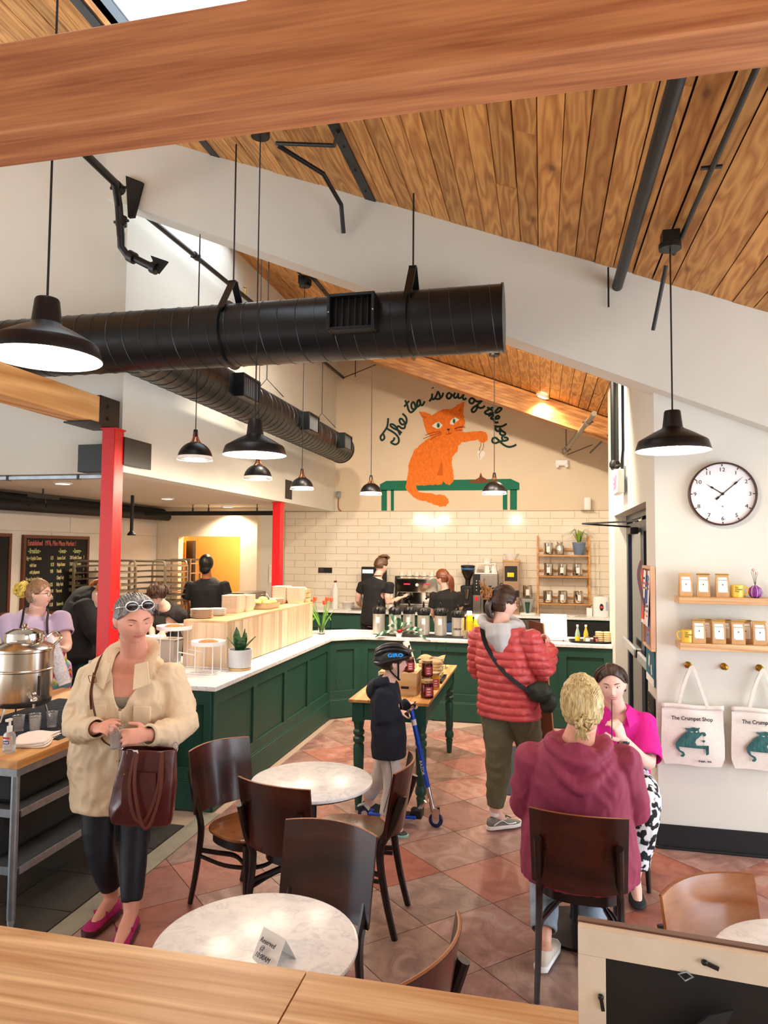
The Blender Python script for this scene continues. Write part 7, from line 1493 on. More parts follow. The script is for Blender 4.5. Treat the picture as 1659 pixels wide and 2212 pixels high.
def face_parts(t, M, eyes='open', smile=0, brow=None, lipm=None, look=(0, 0)):
    for s in (-1, 1):
        c = Vector((s*.031, fy(s*.031, .008)-.0085, .008))
        e = obj('eye', MB().ell(tuple(c), (.0125, .0125, .0118), M, nu=18, nv=12), EYEW, t, world=True)
        obj('iris', MB().ell((c.x+look[0]*.004, c.y+.0088, c.z+look[1]*.004-.0005), (.0058, .0045, .0058), M, nu=14, nv=8), IRB, e, world=True)
        lo = {'open': 18, 'down': -14, 'smile': 14}[eyes]
        def patch(e0, e1, r):
            return MB().grid(lambda u, v: tuple(M @ (c+Vector((r*math.cos(math.radians(e0+(e1-e0)*v))*math.sin(math.radians(-80+160*u)), r*math.cos(math.radians(e0+(e1-e0)*v))*math.cos(math.radians(-80+160*u)), r*math.sin(math.radians(e0+(e1-e0)*v)))))), 12, 6)
        sk = [c_ for c_ in t.children if c_.name.startswith('body')][0].data.materials[0]
        obj('eyelid', patch(lo, 85, .0138), sk, t, world=True); obj('eyelid', patch(-28, -85, .0136), sk, t, world=True)
        obj('lashes', MB().tube([M @ (c+Vector((.0142*math.cos(math.radians(lo))*math.sin(a), .0142*math.cos(math.radians(lo))*math.cos(a), .0142*math.sin(math.radians(lo))))) for a in [math.radians(-72+16*i) for i in range(10)]], .0009, 5), IRB, t, world=True)
        obj('eyebrow', MB().tube([M @ Vector((s*(.014+.034*i/6), fy(s*(.014+.034*i/6), .030)+.0008, .027+.006*math.sin(PI*i/7))) for i in range(7)], [.001, .0022, .0025, .0025, .0022, .0016, .0008], 6), brow or BROW, t, world=True)
    z0 = -.0535; w_ = .023+.005*smile
    for k, (dz, r, nm) in enumerate(((.0032, .0030, 'upper_lip'), (-.0042, .0038, 'lower_lip'))):
        obj(nm, MB().tube([M @ Vector((w_*q, fy(w_*q, z0+dz)+.0008-(.004 if smile and False else 0), z0+dz*(1-q*q*.9)+.006*smile*q*q-(.003*smile if k else 0)*(1-q*q))) for q in [-1+i/5 for i in range(11)]], [.0008]+[r*(1-.45*abs(-1+i/5)) for i in range(1, 10)]+[.0008], 8), lipm or LIP, t, world=True)
    if smile: obj('teeth', MB().tube([M @ Vector((w_*.8*q, fy(w_*.8*q, z0)+.001, z0+.004*smile*q*q-.0015)) for q in [-1+i/5 for i in range(11)]], [(.0022, .0012)]*11, 6), CERAM, t, world=True)
def hair_cap(t, M, m, off=.012, line=.055, front=.25, low=-.03, post=None, name='hair', thick=.004):
    v, f = head_grid(off, 64, 48, soft=1); mb = MB().add(v, f)
    me = mesh(name, mb, m); 
    def pred(c):
        x, y, z = c; hl = line-.06*(abs(x)/.08)**2.2
        if y > front*.09 and z < hl: return True
        if -.02 < y <= front*.09 and z < .030-1.2*(y+.02)*0-.0 and y > -.012: return z < (.02 if y > .0 else -.0)
        if z < low: return True
        return False
    cut(me, pred)
    nr = [v_.normal.copy() for v_ in me.vertices]
    for v_, n_ in zip(me.vertices, nr):
        if v_.co.y > -.01: v_.co -= n_*off*.75*(1-max(0, min(1, (v_.co.z-(line-.06*(abs(v_.co.x)/.08)**2.2))/.035)))
        a = math.atan2(v_.co.x, v_.co.z+.02); v_.co += n_*(.0016*math.sin(a*20)+.0008*math.sin(a*47+2))
        if post: v_.co = post(v_.co)
    me.transform(M); return finish(name, me, m, t, thick)
def strands(t, M, m, paths, r=.004, name='hair_lock', n=6, local=True):
    mb = MB()
    for p in paths:
        q = bez([M @ Vector(a) if local else Vector(a) for a in p], 4); mb.tube(q, [r*(.5+.8*math.sin(PI*(i+.6)/(len(q)+.2))) for i in range(len(q))], n)
    return obj(name, mb, m, t, world=True)
def bun(t, M, m, c, r, seed=1, n=9, tight=.35, name='hair_bun'):
    rd = random.Random(seed); mb = MB().ell(c, (r*.8, r*.8, r*.8), M, nu=16, nv=10)
    for k in range(n):
        ax = Vector((rd.uniform(-1, 1), rd.uniform(-1, 1), rd.uniform(-1, 1))).normalized(); b = ax.orthogonal().normalized(); c2 = ax.cross(b); ph = rd.uniform(0, 6)
        mb.tube([M @ (Vector(c)+(b*math.cos(a)+c2*math.sin(a))*r*rd.uniform(.85, 1.12)+ax*r*rd.uniform(-tight, tight)) for a in [ph+i*.45 for i in range(12)]], [r*.05]+[r*.2]*10+[r*.04], 7)
    return obj(name, mb, m, t, world=True)
def top_garment(name, t, J, m, g=(1, 1), off=.018, sleeve=1.0, r=(.068, .058, .045), low=.0, R=None, vox=.009, post=None, hem=None, neckcut=.03, extra=None, sm=3, solid=0):
    mb = MB(); torso(mb, J, g, off, low, R)
    for s in 'AB':
        a, b, c = J['sh'+s], J['el'+s], J['wr'+s]
        if sleeve >= 1: limb(mb, [a, b, b.lerp(c, 1.0)], list(r))
        else: limb(mb, [a, a.lerp(b, sleeve*.5), a.lerp(b, sleeve)], [r[0], r[0]*.98, r[1]])
    if extra: extra(mb)
    def pp(me):
        if post: post(me)
        nz_ = J['neck']
        if neckcut: cut(me, lambda c: (c-nz_).dot((J['head']-nz_).normalized()) > -neckcut+.02 and (c-nz_).length < .12)
        for s in 'AB':
            a, b = (J['el'+s], J['wr'+s]) if sleeve >= 1 else (J['sh'+s], J['el'+s]); e = b if sleeve >= 1 else a.lerp(b, sleeve); d = (b-a).normalized()
            if sleeve >= 1: cut(me, lambda c: (c-a).dot(d) > (b-a).length and (c-b).length < r[2]*1.9 and (c-a-d*(c-a).dot(d)).length < r[2]*1.35)
            else: cut(me, lambda c: (c-e).dot(d) > .005 and (c-e).length < .12)
        if hem is not None: cut(me, lambda c: c.z < (hem(c) if callable(hem) else hem) and min((c-J['haA']).length, (c-J['haB']).length) > .16)
    return finish(name, bake(mb, vox, sm, pp), m, t, solid or .004)
def trousers(name, t, J, m, r=(.10, .07, .05), end=.9, vox=.009, post=None, g=(1, 1), waist=.06, sm=3, cutoff=True):
    mb = MB(); sa, sb = J['hipA'], J['hipB']; side = (sb-sa); side.z = 0; side.normalize(); dp = Vector((-side.y, side.x, 0)); pel = (sa+sb)/2+Vector((0, 0, .05))
    mb.loft([[pel+Vector((0, 0, z))+side*a*g[0]*math.cos(q)+dp*b*g[1]*math.sin(q) for q in [2*PI*k/22 for k in range(22)]] for z, a, b in ((-.10, .14, .11), (-.03, .18, .125), (.04, .18, .125), (.04+waist, .165, .12))])
    for s in 'AB':
        a, b, c = J['hip'+s], J['kn'+s], J['an'+s]; limb(mb, [a, b, b.lerp(c, end)], list(r), sub=4)
    def pp(me):
        if post: post(me)
        if cutoff:
            for s in 'AB':
                a, b = J['kn'+s], J['an'+s]; d = (b-a).normalized(); cut(me, lambda c: (c-a).dot(d) > (b-a).length*end and (c-b).length < .14)
    return finish(name, bake(mb, vox, sm, pp), m, t, .003)
def shoe(t, an, to, m, sole=None, L=.255, s=1.0, name='shoe', low=True, z0=None):
    an, to = Vector(an), Vector(to); d = to-an; d.z = 0; d.normalize(); w_ = Vector((-d.y, d.x, 0)); zb = (min(an.z, to.z)-.028) if z0 is None else z0
    heel = Vector((an.x, an.y, zb))-d*.055*s
    def ring(x, hwid, zl, zh):
        c = heel+d*x*s; return [c+w_*hwid*s*math.cos(q)+Vector((0, 0, (zl+(zh-zl)*(.5+.5*math.sin(q)))*s)) for q in [2*PI*k/16 for k in range(16)]]
    up = 0 if low else .03
    o = obj(name, MB().loft([ring(.0, .015, .018, .05), ring(.012, .030, .008, .075+up), ring(.05, .036, .004, .082+up), ring(.09, .036, .004, .075+up*.6), ring(.14, .041, .004, .060), ring(.19, .046, .004, .048), ring(.23, .040, .006, .036), ring(L-.005, .022, .01, .026), ring(L, .008, .014, .02)]), m, t, world=True, smooth=1.2)
    if sole:
        n = 20; pr = [(-.004, .012), (.01, .033), (.06, .036), (.13, .042), (.19, .048), (.235, .040), (L+.004, .018)]
        out = [(x, b) for x, b in pr]+[(x, -b) for x, b in reversed(pr)]
        obj('sole', MB().loft([[heel+d*x*s+w_*b*s*k_+Vector((0, 0, z)) for x, b in out] for z, k_ in ((0, .94), (.006*s, 1), (.02*s, 1.02), (.024*s, .97))]), sole, o, world=True, smooth=1)
    return o, heel, d, w_
J_beige = {'head': (-2.028, 3.22, 1.555), 'neck': (-2.086, 3.3, 1.335), 'chest': (-2.127, 3.34, 1.129), 'waist': (-2.154, 3.36, 0.882), 'pelvis': (-2.177, 3.38, 0.658), 'shA': (-2.362, 3.34, 1.219), 'elA': (-2.42, 3.3, 1.01), 'wrA': (-2.117, 3.08, 1.062), 'haA': (-2.025, 3.03, 1.093), 'shB': (-1.918, 3.4, 1.244), 'elB': (-1.837, 3.36, 1.056), 'wrB': (-1.893, 3.08, 1.063), 'haB': (-1.929, 3.02, 1.071), 'hipA': (-2.258, 3.38, 0.604), 'hipB': (-2.096, 3.42, 0.604), 'knA': (-2.232, 3.3, 0.339), 'knB': (-2.078, 3.34, 0.326), 'anA': (-2.182, 3.3, 0.1), 'anB': (-2.008, 3.18, 0.1), 'toA': (-2.16, 3.1, 0.03), 'toB': (-1.93, 2.98, 0.03)}
J_apron = {'head': (-4.018, 5, 1.529), 'neck': (-4.058, 5.02, 1.345), 'chest': (-4.059, 5.02, 1.149), 'waist': (-4.043, 5.02, 0.961), 'pelvis': (-4.044, 5.03, 0.783), 'shA': (-4.216, 4.95, 1.275), 'elA': (-4.093, 4.85, 1.085), 'wrA': (-3.831, 4.8, 1.185), 'haA': (-3.74, 4.8, 1.206), 'shB': (-3.959, 5.12, 1.285), 'elB': (-3.79, 5.05, 1.136), 'wrB': (-3.704, 4.92, 1.112), 'haB': (-3.709, 4.86, 1.127)}
J_hoodie = {'head': (-3.901, 5.75, 1.54), 'neck': (-4.028, 5.75, 1.439), 'chest': (-4.146, 5.75, 1.338), 'waist': (-4.213, 5.75, 1.157), 'pelvis': (-4.23, 5.75, 0.965), 'shA': (-4.054, 5.62, 1.406), 'elA': (-3.913, 5.6, 1.163), 'wrA': (-3.904, 5.75, 1.02), 'haA': (-3.913, 5.85, 0.994), 'shB': (-4.217, 5.95, 1.399), 'elB': (-4.12, 6, 1.177), 'wrB': (-4.048, 6.05, 0.997), 'haB': (-4.03, 6.1, 0.978)}
J_bent = {'head': (-3.767, 6.2, 1.469), 'neck': (-3.804, 6.35, 1.357), 'chest': (-3.821, 6.42, 1.189), 'waist': (-3.824, 6.45, 1.047), 'pelvis': (-3.82, 6.45, 0.908), 'shA': (-3.884, 6.4, 1.291), 'elA': (-3.901, 6.35, 1.148), 'wrA': (-3.723, 6.2, 1.16), 'haA': (-3.648, 6.15, 1.159), 'shB': (-3.741, 6.42, 1.294), 'elB': (-3.705, 6.4, 1.149), 'wrB': (-3.628, 6.2, 1.145), 'haB': (-3.618, 6.15, 1.146)}
J_kitchen = {'head': (-4.734, 9.35, 1.683), 'neck': (-4.744, 9.38, 1.487), 'chest': (-4.747, 9.38, 1.307), 'waist': (-4.742, 9.38, 1.073), 'pelvis': (-4.737, 9.38, 0.873), 'shA': (-4.984, 9.38, 1.389), 'elA': (-5.067, 9.38, 1.145), 'wrA': (-5.076, 9.6, 0.965), 'haA': (-5.067, 9.7, 0.929), 'shB': (-4.507, 9.42, 1.396), 'elB': (-4.415, 9.42, 1.158), 'wrB': (-4.639, 9.65, 1.014), 'haB': (-4.747, 9.75, 0.989)}
J_barman = {'head': (-2.174, 9.5, 1.693), 'neck': (-2.232, 9.5, 1.526), 'chest': (-2.25, 9.5, 1.371), 'waist': (-2.275, 9.5, 1.16), 'pelvis': (-2.286, 9.5, 0.968), 'shA': (-2.45, 9.55, 1.429), 'elA': (-2.534, 9.6, 1.204), 'wrA': (-2.497, 9.8, 1.085), 'haA': (-2.454, 9.85, 1.069), 'shB': (-2.036, 9.42, 1.443), 'elB': (-2.06, 9.42, 1.203), 'wrB': (-1.946, 9.62, 1.242), 'haB': (-1.896, 9.7, 1.264)}
J_barwoman = {'head': (-1.333, 9.6, 1.531), 'neck': (-1.288, 9.6, 1.386), 'chest': (-1.287, 9.6, 1.259), 'waist': (-1.268, 9.6, 1.083), 'pelvis': (-1.242, 9.6, 0.926), 'shA': (-1.435, 9.6, 1.307), 'elA': (-1.473, 9.6, 1.109), 'wrA': (-1.482, 9.75, 0.968), 'haA': (-1.489, 9.8, 0.918), 'shB': (-1.128, 9.6, 1.313), 'elB': (-1.09, 9.6, 1.138), 'wrB': (-1.177, 9.85, 1.051), 'haB': (-1.215, 9.9, 1.046)}
J_red = {'head': (-0.26, 4.95, 1.558), 'neck': (-0.274, 4.92, 1.411), 'chest': (-0.252, 4.92, 1.19), 'waist': (-0.24, 4.92, 0.987), 'pelvis': (-0.227, 4.92, 0.799), 'shA': (-0.412, 5.02, 1.292), 'elA': (-0.447, 5.12, 1.07), 'wrA': (-0.377, 5.35, 1.035), 'haA': (-0.33, 5.42, 1.044), 'shB': (-0.118, 4.8, 1.33), 'elB': (-0.025, 4.86, 1.141), 'wrB': (-0.01, 5.12, 1.229), 'haB': (-0.029, 5.2, 1.297), 'hipA': (-0.301, 4.95, 0.757), 'hipB': (-0.134, 4.9, 0.779), 'knA': (-0.292, 4.95, 0.459), 'knB': (-0.096, 5.15, 0.431), 'anA': (-0.325, 4.98, 0.15), 'anB': (0.1, 5.35, 0.12), 'toA': (-0.24, 5.06, 0.03), 'toB': (0.22, 5.5, 0.03)}
J_boy = {'head': (-1.015, 4.84, 1.132), 'neck': (-1.054, 4.84, 1.002), 'chest': (-1.066, 4.84, 0.864), 'waist': (-1.058, 4.84, 0.704), 'pelvis': (-1.044, 4.84, 0.556), 'shA': (-1.051, 4.74, 0.945), 'elA': (-1.065, 4.72, 0.773), 'wrA': (-0.946, 4.8, 0.847), 'haA': (-0.908, 4.84, 0.869), 'shB': (-1.071, 4.95, 0.909), 'elB': (-1.044, 4.99, 0.735), 'wrB': (-0.962, 5.02, 0.809), 'haB': (-0.924, 5.03, 0.829), 'hipA': (-1.039, 4.79, 0.529), 'hipB': (-1.037, 4.9, 0.499), 'knA': (-1.009, 4.78, 0.315), 'knB': (-1.126, 4.92, 0.303), 'anA': (-1.051, 4.74, 0.1), 'anB': (-1.238, 5.02, 0.121), 'toA': (-0.93, 4.7, 0.03), 'toB': (-1.17, 5, 0.09)}
J_pink = {'head': (0.175, 3.3, 1.238), 'neck': (0.16, 3.34, 1.071), 'chest': (0.157, 3.38, 0.91), 'waist': (0.158, 3.42, 0.73), 'pelvis': (0.161, 3.42, 0.532), 'shA': (0.012, 3.36, 0.968), 'elA': (-0.044, 3.48, 0.724), 'wrA': (0.04, 3.72, 0.648), 'haA': (0.076, 3.8, 0.628), 'shB': (0.322, 3.36, 0.995), 'elB': (0.389, 3.48, 0.771), 'wrB': (0.328, 3.72, 0.677), 'haB': (0.306, 3.8, 0.652), 'hipA': (0.068, 3.44, 0.504), 'hipB': (0.254, 3.44, 0.523), 'knA': (0.03, 3.86, 0.5), 'knB': (0.29, 3.86, 0.5), 'anA': (0, 3.62, 0.1), 'anB': (0.27, 3.64, 0.1), 'toA': (-0.03, 3.78, 0.03), 'toB': (0.3, 3.8, 0.03)}
J_mag = {'head': (0.4, 4.42, 1.122), 'neck': (0.44, 4.52, 0.936), 'chest': (0.47, 4.56, 0.769), 'waist': (0.491, 4.62, 0.586), 'pelvis': (0.499, 4.66, 0.399), 'shA': (0.329, 4.55, 0.852), 'elA': (0.28, 4.45, 0.675), 'wrA': (0.302, 4.2, 0.749), 'haA': (0.321, 4.12, 0.786), 'shB': (0.58, 4.55, 0.873), 'elB': (0.566, 4.36, 0.717), 'wrB': (0.439, 4.16, 0.877), 'haB': (0.386, 4.12, 0.954), 'hipA': (0.418, 4.62, 0.378), 'hipB': (0.583, 4.64, 0.385), 'knA': (0.27, 4.18, 0.52), 'knB': (0.52, 4.22, 0.52), 'anA': (0.26, 4.12, 0.1), 'anB': (0.5, 4.25, 0.1), 'toA': (0.25, 3.98, 0.03), 'toB': (0.5, 4.1, 0.03)}
def fr(J):
    s = Vector(J['shB'])-Vector(J['shA']); s.z = 0; s.normalize(); f = Vector((s.y, -s.x, 0)); return s, f
# ---------------------------------------------------------------- woman in the beige jacket
J = dict(J_beige); J.update(pelvis=(-2.17, 3.38, .88), waist=(-2.15, 3.36, 1.02), chest=(-2.127, 3.34, 1.16), shA=(-2.325, 3.34, 1.255), shB=(-1.935, 3.40, 1.27), neck=(-2.095, 3.34, 1.375), hipA=(-2.25, 3.38, .84), hipB=(-2.085, 3.42, .84), knA=(-2.23, 3.27, .47), knB=(-2.06, 3.33, .47), anA=(-2.18, 3.33, .11), anB=(-2.0, 3.22, .11), toA=(-2.19, 3.20, .04), toB=(-1.965, 3.06, .04), wrA=(-2.135, 3.09, 1.04), wrB=(-1.84, 3.07, 1.03), elA=(-2.36, 3.25, 1.0), elB=(-1.80, 3.32, 1.02))
t, J, M = person('person in a beige denim overshirt holding a clear cup, brown leather bag on one hip', J, (-2.1, 3.25, 0), -38, -14, 3, 1.03, SKP, .0058, (1.30, 1.25),
    {'A': dict(d=(.85, -.45, .25), n=(.3, .45, -.8), curl=.45, side=1, s=1.0), 'B': dict(d=(-.82, -.52, .0), n=(-.35, .75, -.45), curl=.62, side=-1, s=1.0)}, eyes='down', arm_r=1.25, leg_r=1.18, face=False, wx=1.13)
face_parts(t, M, 'down', 0, look=(.3, -1))
s_, f_ = fr(J); nk = J['neck']
BEI = cloth('beige_twill', '#dec6a6', 5, .8, nz=.04, bd=.06)
RJ = [(.245, .175), (.262, .19), (.262, .185), (.25, .175), (.235, .165), (.235, .135), (.19, .115), (.12, .095), (.085, .08)]
VC = lambda c: (lambda x, y, z: y > .0 and z > 1.10 and abs(x-.01) < .012+.085*(z-1.10)/.22)((c-nk).dot(s_), (c-nk).dot(f_), c.z)
def post(me): wrinkle(.008, .8)(me); wrinkle(.004, 1.7)(me); cut(me, VC)
jk = top_garment('overshirt', t, J, BEI, (1, 1), .01, 1.0, (.080, .078, .047), .225, RJ, .0085, post, hem=lambda c: .575+.10*max(0, (c-nk).dot(s_)), neckcut=.0)
top_garment('camisole', t, J, mat('grey_knit', '#8d8375', .9), (1.32, 1.28), .006, .1, (.05, .05, .05), 0, None, .014, lambda me: cut(me, lambda c: c.z > 1.165 or c.z < .9), None, 0)
def L(x, y, z): return nk+s_*x+f_*y+Vector((0, 0, z-nk.z))
obj('collar', MB().tube(bez([L(-.10, .135, 1.235), L(-.112, .085, 1.325), L(-.105, .0, 1.395), L(0, -.085, 1.425), L(.105, .0, 1.395), L(.112, .085, 1.325), L(.115, .135, 1.245)], 4), [(.004, .012)]+[(.006, .034)]*23+[(.004, .014)], 8, up=(0, 0, 1)), BEI, t, world=True)
for sx_ in (-1, 1): obj('collar_point', MB().loft([[L(sx_*a, b, c) for a, b, c in r] for r in (((.062, .130, 1.335), (.115, .098, 1.345), (.15, .145, 1.24), (.075, .178, 1.215)), ((.062, .138, 1.335), (.115, .106, 1.345), (.15, .153, 1.24), (.075, .186, 1.215)))]), BEI, t, world=True, bev=.002)
obj('placket', MB().tube([L(.018+.0*i, .190, 1.115-.05*i) for i in range(10)], [(.004, .016)]*10, 6, up=(s_.x, s_.y, 0)), BEI, t, world=True)
for z in (1.12, 1.00, .87): obj('button', MB().cyl(L(.018, .193, z), L(.018, .199, z), .0075, n=12), mat('horn_button', '#8c6f52', .4), t, world=True)
for sx_, nm in ((-.115, 'p'), (.12, 'q')): obj('chest_pocket', MB().box(tuple(L(sx_, .168, 1.085)), (.095, .012, .10), math.atan2(s_.y, s_.x)-sx_*1.2), BEI, t, world=True, bev=.004)
LEG = cloth('navy_leggings', '#0c0f1c', 4, .4, .6)
trousers('leggings', t, J, LEG, (.115, .078, .048), .86, .009, wrinkle(.003, .8), (1.12, 1.1))
FUCH = mat('fuchsia_suede', '#a3145c', .85, nz=.1, ns=30)
for s in 'AB':
    o, heel, d, w_ = shoe(t, J['an'+s], J['to'+s], FUCH, mat('brown_sole', '#4a2420', .6), .25)
    obj('strap', MB().tube([heel+d*.135+w_*a+Vector((0, 0, .066-.9*abs(a)**1.5)) for a in (-.045, -.02, 0, .02, .045)], [(.003, .012)]*5, 6, up=(d.x, d.y, 0)), FUCH, o, world=True)
GH = hairmat('grey_hair', '#3a3838', '#9c9a98')
hair_cap(t, M, GH, .009, .083, .30, -.045)
bun(t, M, GH, (.0, -.115, .02), .036, 3, 10, .5)
strands(t, M, GH, [[(.074*math.cos(a), .050-.02*abs(math.cos(a)), .045+.045*math.sin(a)), (.078*math.cos(a), .02, .060+.058*math.sin(a)), (.074*math.cos(a), -.04, .060+.066*math.sin(a)), (.03*math.cos(a), -.11, .02+.05*math.sin(a))] for k, a in enumerate([.0+i*.155 for i in range(21)])], .0055)
strands(t, M, GH, [[(-.075, .02-.01*k, .07-.012*k), (-.10-.006*k, .0-.02*k, .075-.01*k), (-.115-.008*k, -.02-.02*k, .06-.02*k)] for k in range(5)], .0012, 'flyaway_hair')
sg = MB()
for s in (-1, 1): sg.tube([M @ Vector((s*.034+.027*math.cos(a), .070-.010*math.sin(a), .098+.021*math.sin(a))) for a in [2*PI*i/20 for i in range(20)]], .0028, 8, closed=True); sg.tube(bez([M @ Vector(p) for p in ((s*.06, .068, .098), (s*.083, .03, .085), (s*.088, -.03, .05))], 4), .0022, 6)
sgo = obj('sunglasses_frame', sg.tube([M @ Vector(p) for p in ((-.008, .075, .10), (0, .077, .103), (.008, .075, .10))], .0025, 6), mat('silver_frame', '#cfcac8', .2, .6), t, world=True)
for s in (-1, 1): obj('sunglasses_lens', MB().ell((s*.034, .069, .098), (.025, .006, .019), M, nu=18, nv=8), mat('dark_lens', '#1c1414', .06, spec=1), sgo, world=True)
# cup
t2 = thing('plastic_cup', 'clear plastic cup held in both hands of the person in beige', 'cup', (-1.985, 3.035, .965)); obj('cup_wall', MB().lathe([(.028, 0), (.038, .105), (.04, .106), (.04, .112), (.037, .111), (.027, .004), (0, .004)], (0, 0, 0), 24), CLEARP, t2); obj('ice_drink', MB().lathe([(.0272, .005), (.034, .075), (0, .078)], (0, 0, 0), 20), mat('iced_water', '#f4f2f5', .25, trans=.9), t2)
# leather bag
LEA = mat('oxblood_leather', '#4e1413', .33, nz=.25, ns=5, bmp=.5, bs=6, coat=.25, bd=.03)
t2 = thing('leather_tote', 'oxblood leather tote bag hanging at the side of the person in beige', 'bag', (-1.855, 3.08, .60), .12)
def br(z, a, b, dx, dy=0): return [(dx+a*math.copysign(abs(math.cos(q))**.7, math.cos(q)), dy+b*math.copysign(abs(math.sin(q))**.8, math.sin(q)), z) for q in [2*PI*k/32 for k in range(32)]]
bgm = bake(MB().loft([br(.0, .10, .03, -.02), br(.01, .145, .055, -.02), br(.08, .155, .065, -.015), br(.20, .15, .062, 0), br(.30, .142, .05, .012), br(.37, .138, .04, .02), br(.375, .13, .03, .02)]), .008, 2, lambda me: (wrinkle(.006, .6)(me), cut(me, lambda c: c.z > .366)))
o = obj('bag_body', bgm, None, t2); bgm.materials.append(LEA); bgm.polygons.foreach_set('use_smooth', [True]*len(bgm.polygons)); q = o.modifiers.new('s', 'SOLIDIFY'); q.thickness = .004
obj('front_pocket', MB().tube([(.0, -.068, .06), (.0, -.072, .10), (.0, -.07, .22), (.0, -.062, .27)], [(.006, .075), (.006, .088), (.006, .086), (.006, .082)], 10, up=(0, 1, 0)), LEA, t2, bev=0); obj('pocket_stud', MB().ell((-.07, -.078, .262), (.004, .003, .004), nu=8, nv=6), BRASS, t2)
for k in range(2): obj('handle', MB().tube(bez([(-.03+.02*k, -.05-.02*k, .36), (-.04+.03*k, -.085-.012*k, .22), (-.01+.045*k, -.095-.012*k, .08-.03*k), (.045+.03*k, -.093-.012*k, .06-.01*k), (.095+.02*k, -.08-.012*k, .20), (.10+.01*k, -.05-.02*k, .36)], 5), [(.0028, .0085)]*26, 6, up=(0, 1, 0)), mat('leather_strap', '#5f2a1e', .45), t2)
obj('strap_ring', MB().tube([(.15+.012*math.cos(a), -.01, .385+.016*math.sin(a)) for a in [2*PI*i/14 for i in range(14)]], .002, 6, closed=True), GALV, t2)
st = MB().tube(bez([L(-.145, -.05, 1.345), L(-.148, .05, 1.36), L(-.143, .13, 1.30), L(-.135, .185, 1.20), L(-.10, .205, 1.08), L(-.06, .215, .98), L(-.0, .22, .945)], 5), [(.0025, .0125)]*31, 6, up=(s_.x, s_.y, 0))
obj('shoulder_strap', st, mat('brown_strap', '#4f2113', .4), t2, world=True)
obj('strap_tail', MB().tube(bez([L(-.143, .150, 1.29), L(-.137, .192, 1.20), L(-.125, .205, 1.12)], 4), [(.003, .011)]*9, 6, up=(s_.x, s_.y, 0)), mat('brown_strap2', '#57261a', .4), t2, world=True)
obj('buckle', MB().tube([L(-.142+.018*a, .166+.01*b, 1.262+.018*b) for a, b in ((-1, -1), (1, -1), (1, 1), (-1, 1))], .0022, 6, closed=True), BRASS, t2, world=True)
t2 = thing('paper_napkin', 'crumpled white napkin below the cup at the beige jacket', 'napkin', (-1.90, 3.04, .93)); obj('napkin_sheet', MB().grid(lambda u, v: ((u-.5)*.06, .006*math.sin(u*8+v*6), (v-.5)*.07), 8, 8), PAPER, t2, solid=.002)

# ---------------------------------------------------------------- worker in lilac shirt and zigzag apron
def legs_from(J, z=.0, dy=0):
    p = Vector(J['pelvis']); a, b = Vector(J['shA']), Vector(J['shB']); s = (b-a); s.z = 0; s.normalize()
    for k, q in (('A', -.09), ('B', .09)):
        h = p+s*q; J['hip'+k] = (h.x, h.y, p.z-.04); J['kn'+k] = (h.x, h.y-.01, .47); J['an'+k] = (h.x, h.y+.02, .10); J['to'+k] = (h.x+s.y*.12*1, h.y-s.x*.12, .04)
    return J
J = dict(J_apron); J.update(pelvis=(-4.04, 5.06, .86), shA=(-4.25, 4.93, 1.325), shB=(-3.93, 5.14, 1.335), neck=(-4.06, 5.03, 1.385)); J = legs_from(J)
t, J, M = person('person in a lilac T-shirt, zigzag apron and glasses with a yellow hair bun', J, (-4.04, 5.05, 0), 14, 4, 0, 1.0, SK2, .0068, (1.35, 1.3), {'A': dict(d=(.95, .1, .15), n=(.2, .3, -.9), curl=.5), 'B': dict(d=(-.3, -.8, .3), n=(.2, .2, -.9), curl=.6)}, arm_r=1.15, face=False, wx=1.1)
face_parts(t, M, 'open', 0, look=(.4, .2)); s_, f_ = fr(J)
LIL = cloth('lilac_cotton', '#c9b8da', 3, .5)
top_garment('tshirt', t, J, LIL, (1.38, 1.35), .014, .62, (.085, .080, .06), .05, None, .011, wrinkle(.004, .7), hem=.80, neckcut=.02)
trousers('jeans', t, J, mat('dark_jeans', '#1a2233', .8), (.11, .08, .06), .95, .014, None, (1.2, 1.15))
for s in 'AB': shoe(t, J['an'+s], J['to'+s], BLACKM)
g = N('zigzag_apron'); tc = g.n('ShaderNodeTexCoord'); sp = g.n('ShaderNodeSeparateXYZ'); g.l(tc.outputs['Object'], sp.inputs[0])
pp_ = g.n('ShaderNodeMath', operation='PINGPONG'); pp_.inputs[1].default_value = .022
ad_ = g.n('ShaderNodeMath', operation='ADD'); g.l(sp.outputs[0], ad_.inputs[0]); g.l(sp.outputs[1], ad_.inputs[1]); g.l(ad_.outputs[0], pp_.inputs[0])
a2 = g.n('ShaderNodeMath', operation='ADD'); g.l(sp.outputs[2], a2.inputs[0]); g.l(pp_.outputs[0], a2.inputs[1])
nz_ = g.n('ShaderNodeTexNoise'); nz_.inputs['Scale'].default_value = 9; g.l(tc.outputs['Object'], nz_.inputs['Vector']); a3 = g.n('ShaderNodeMath', operation='MULTIPLY_ADD'); a3.inputs[1].default_value = .06; g.l(nz_.outputs[0], a3.inputs[0]); g.l(a2.outputs[0], a3.inputs[2])
m_ = g.n('ShaderNodeMath', operation='MULTIPLY'); m_.inputs[1].default_value = 5.5; g.l(a3.outputs[0], m_.inputs[0]); fr_ = g.n('ShaderNodeMath', operation='FRACT'); g.l(m_.outputs[0], fr_.inputs[0])
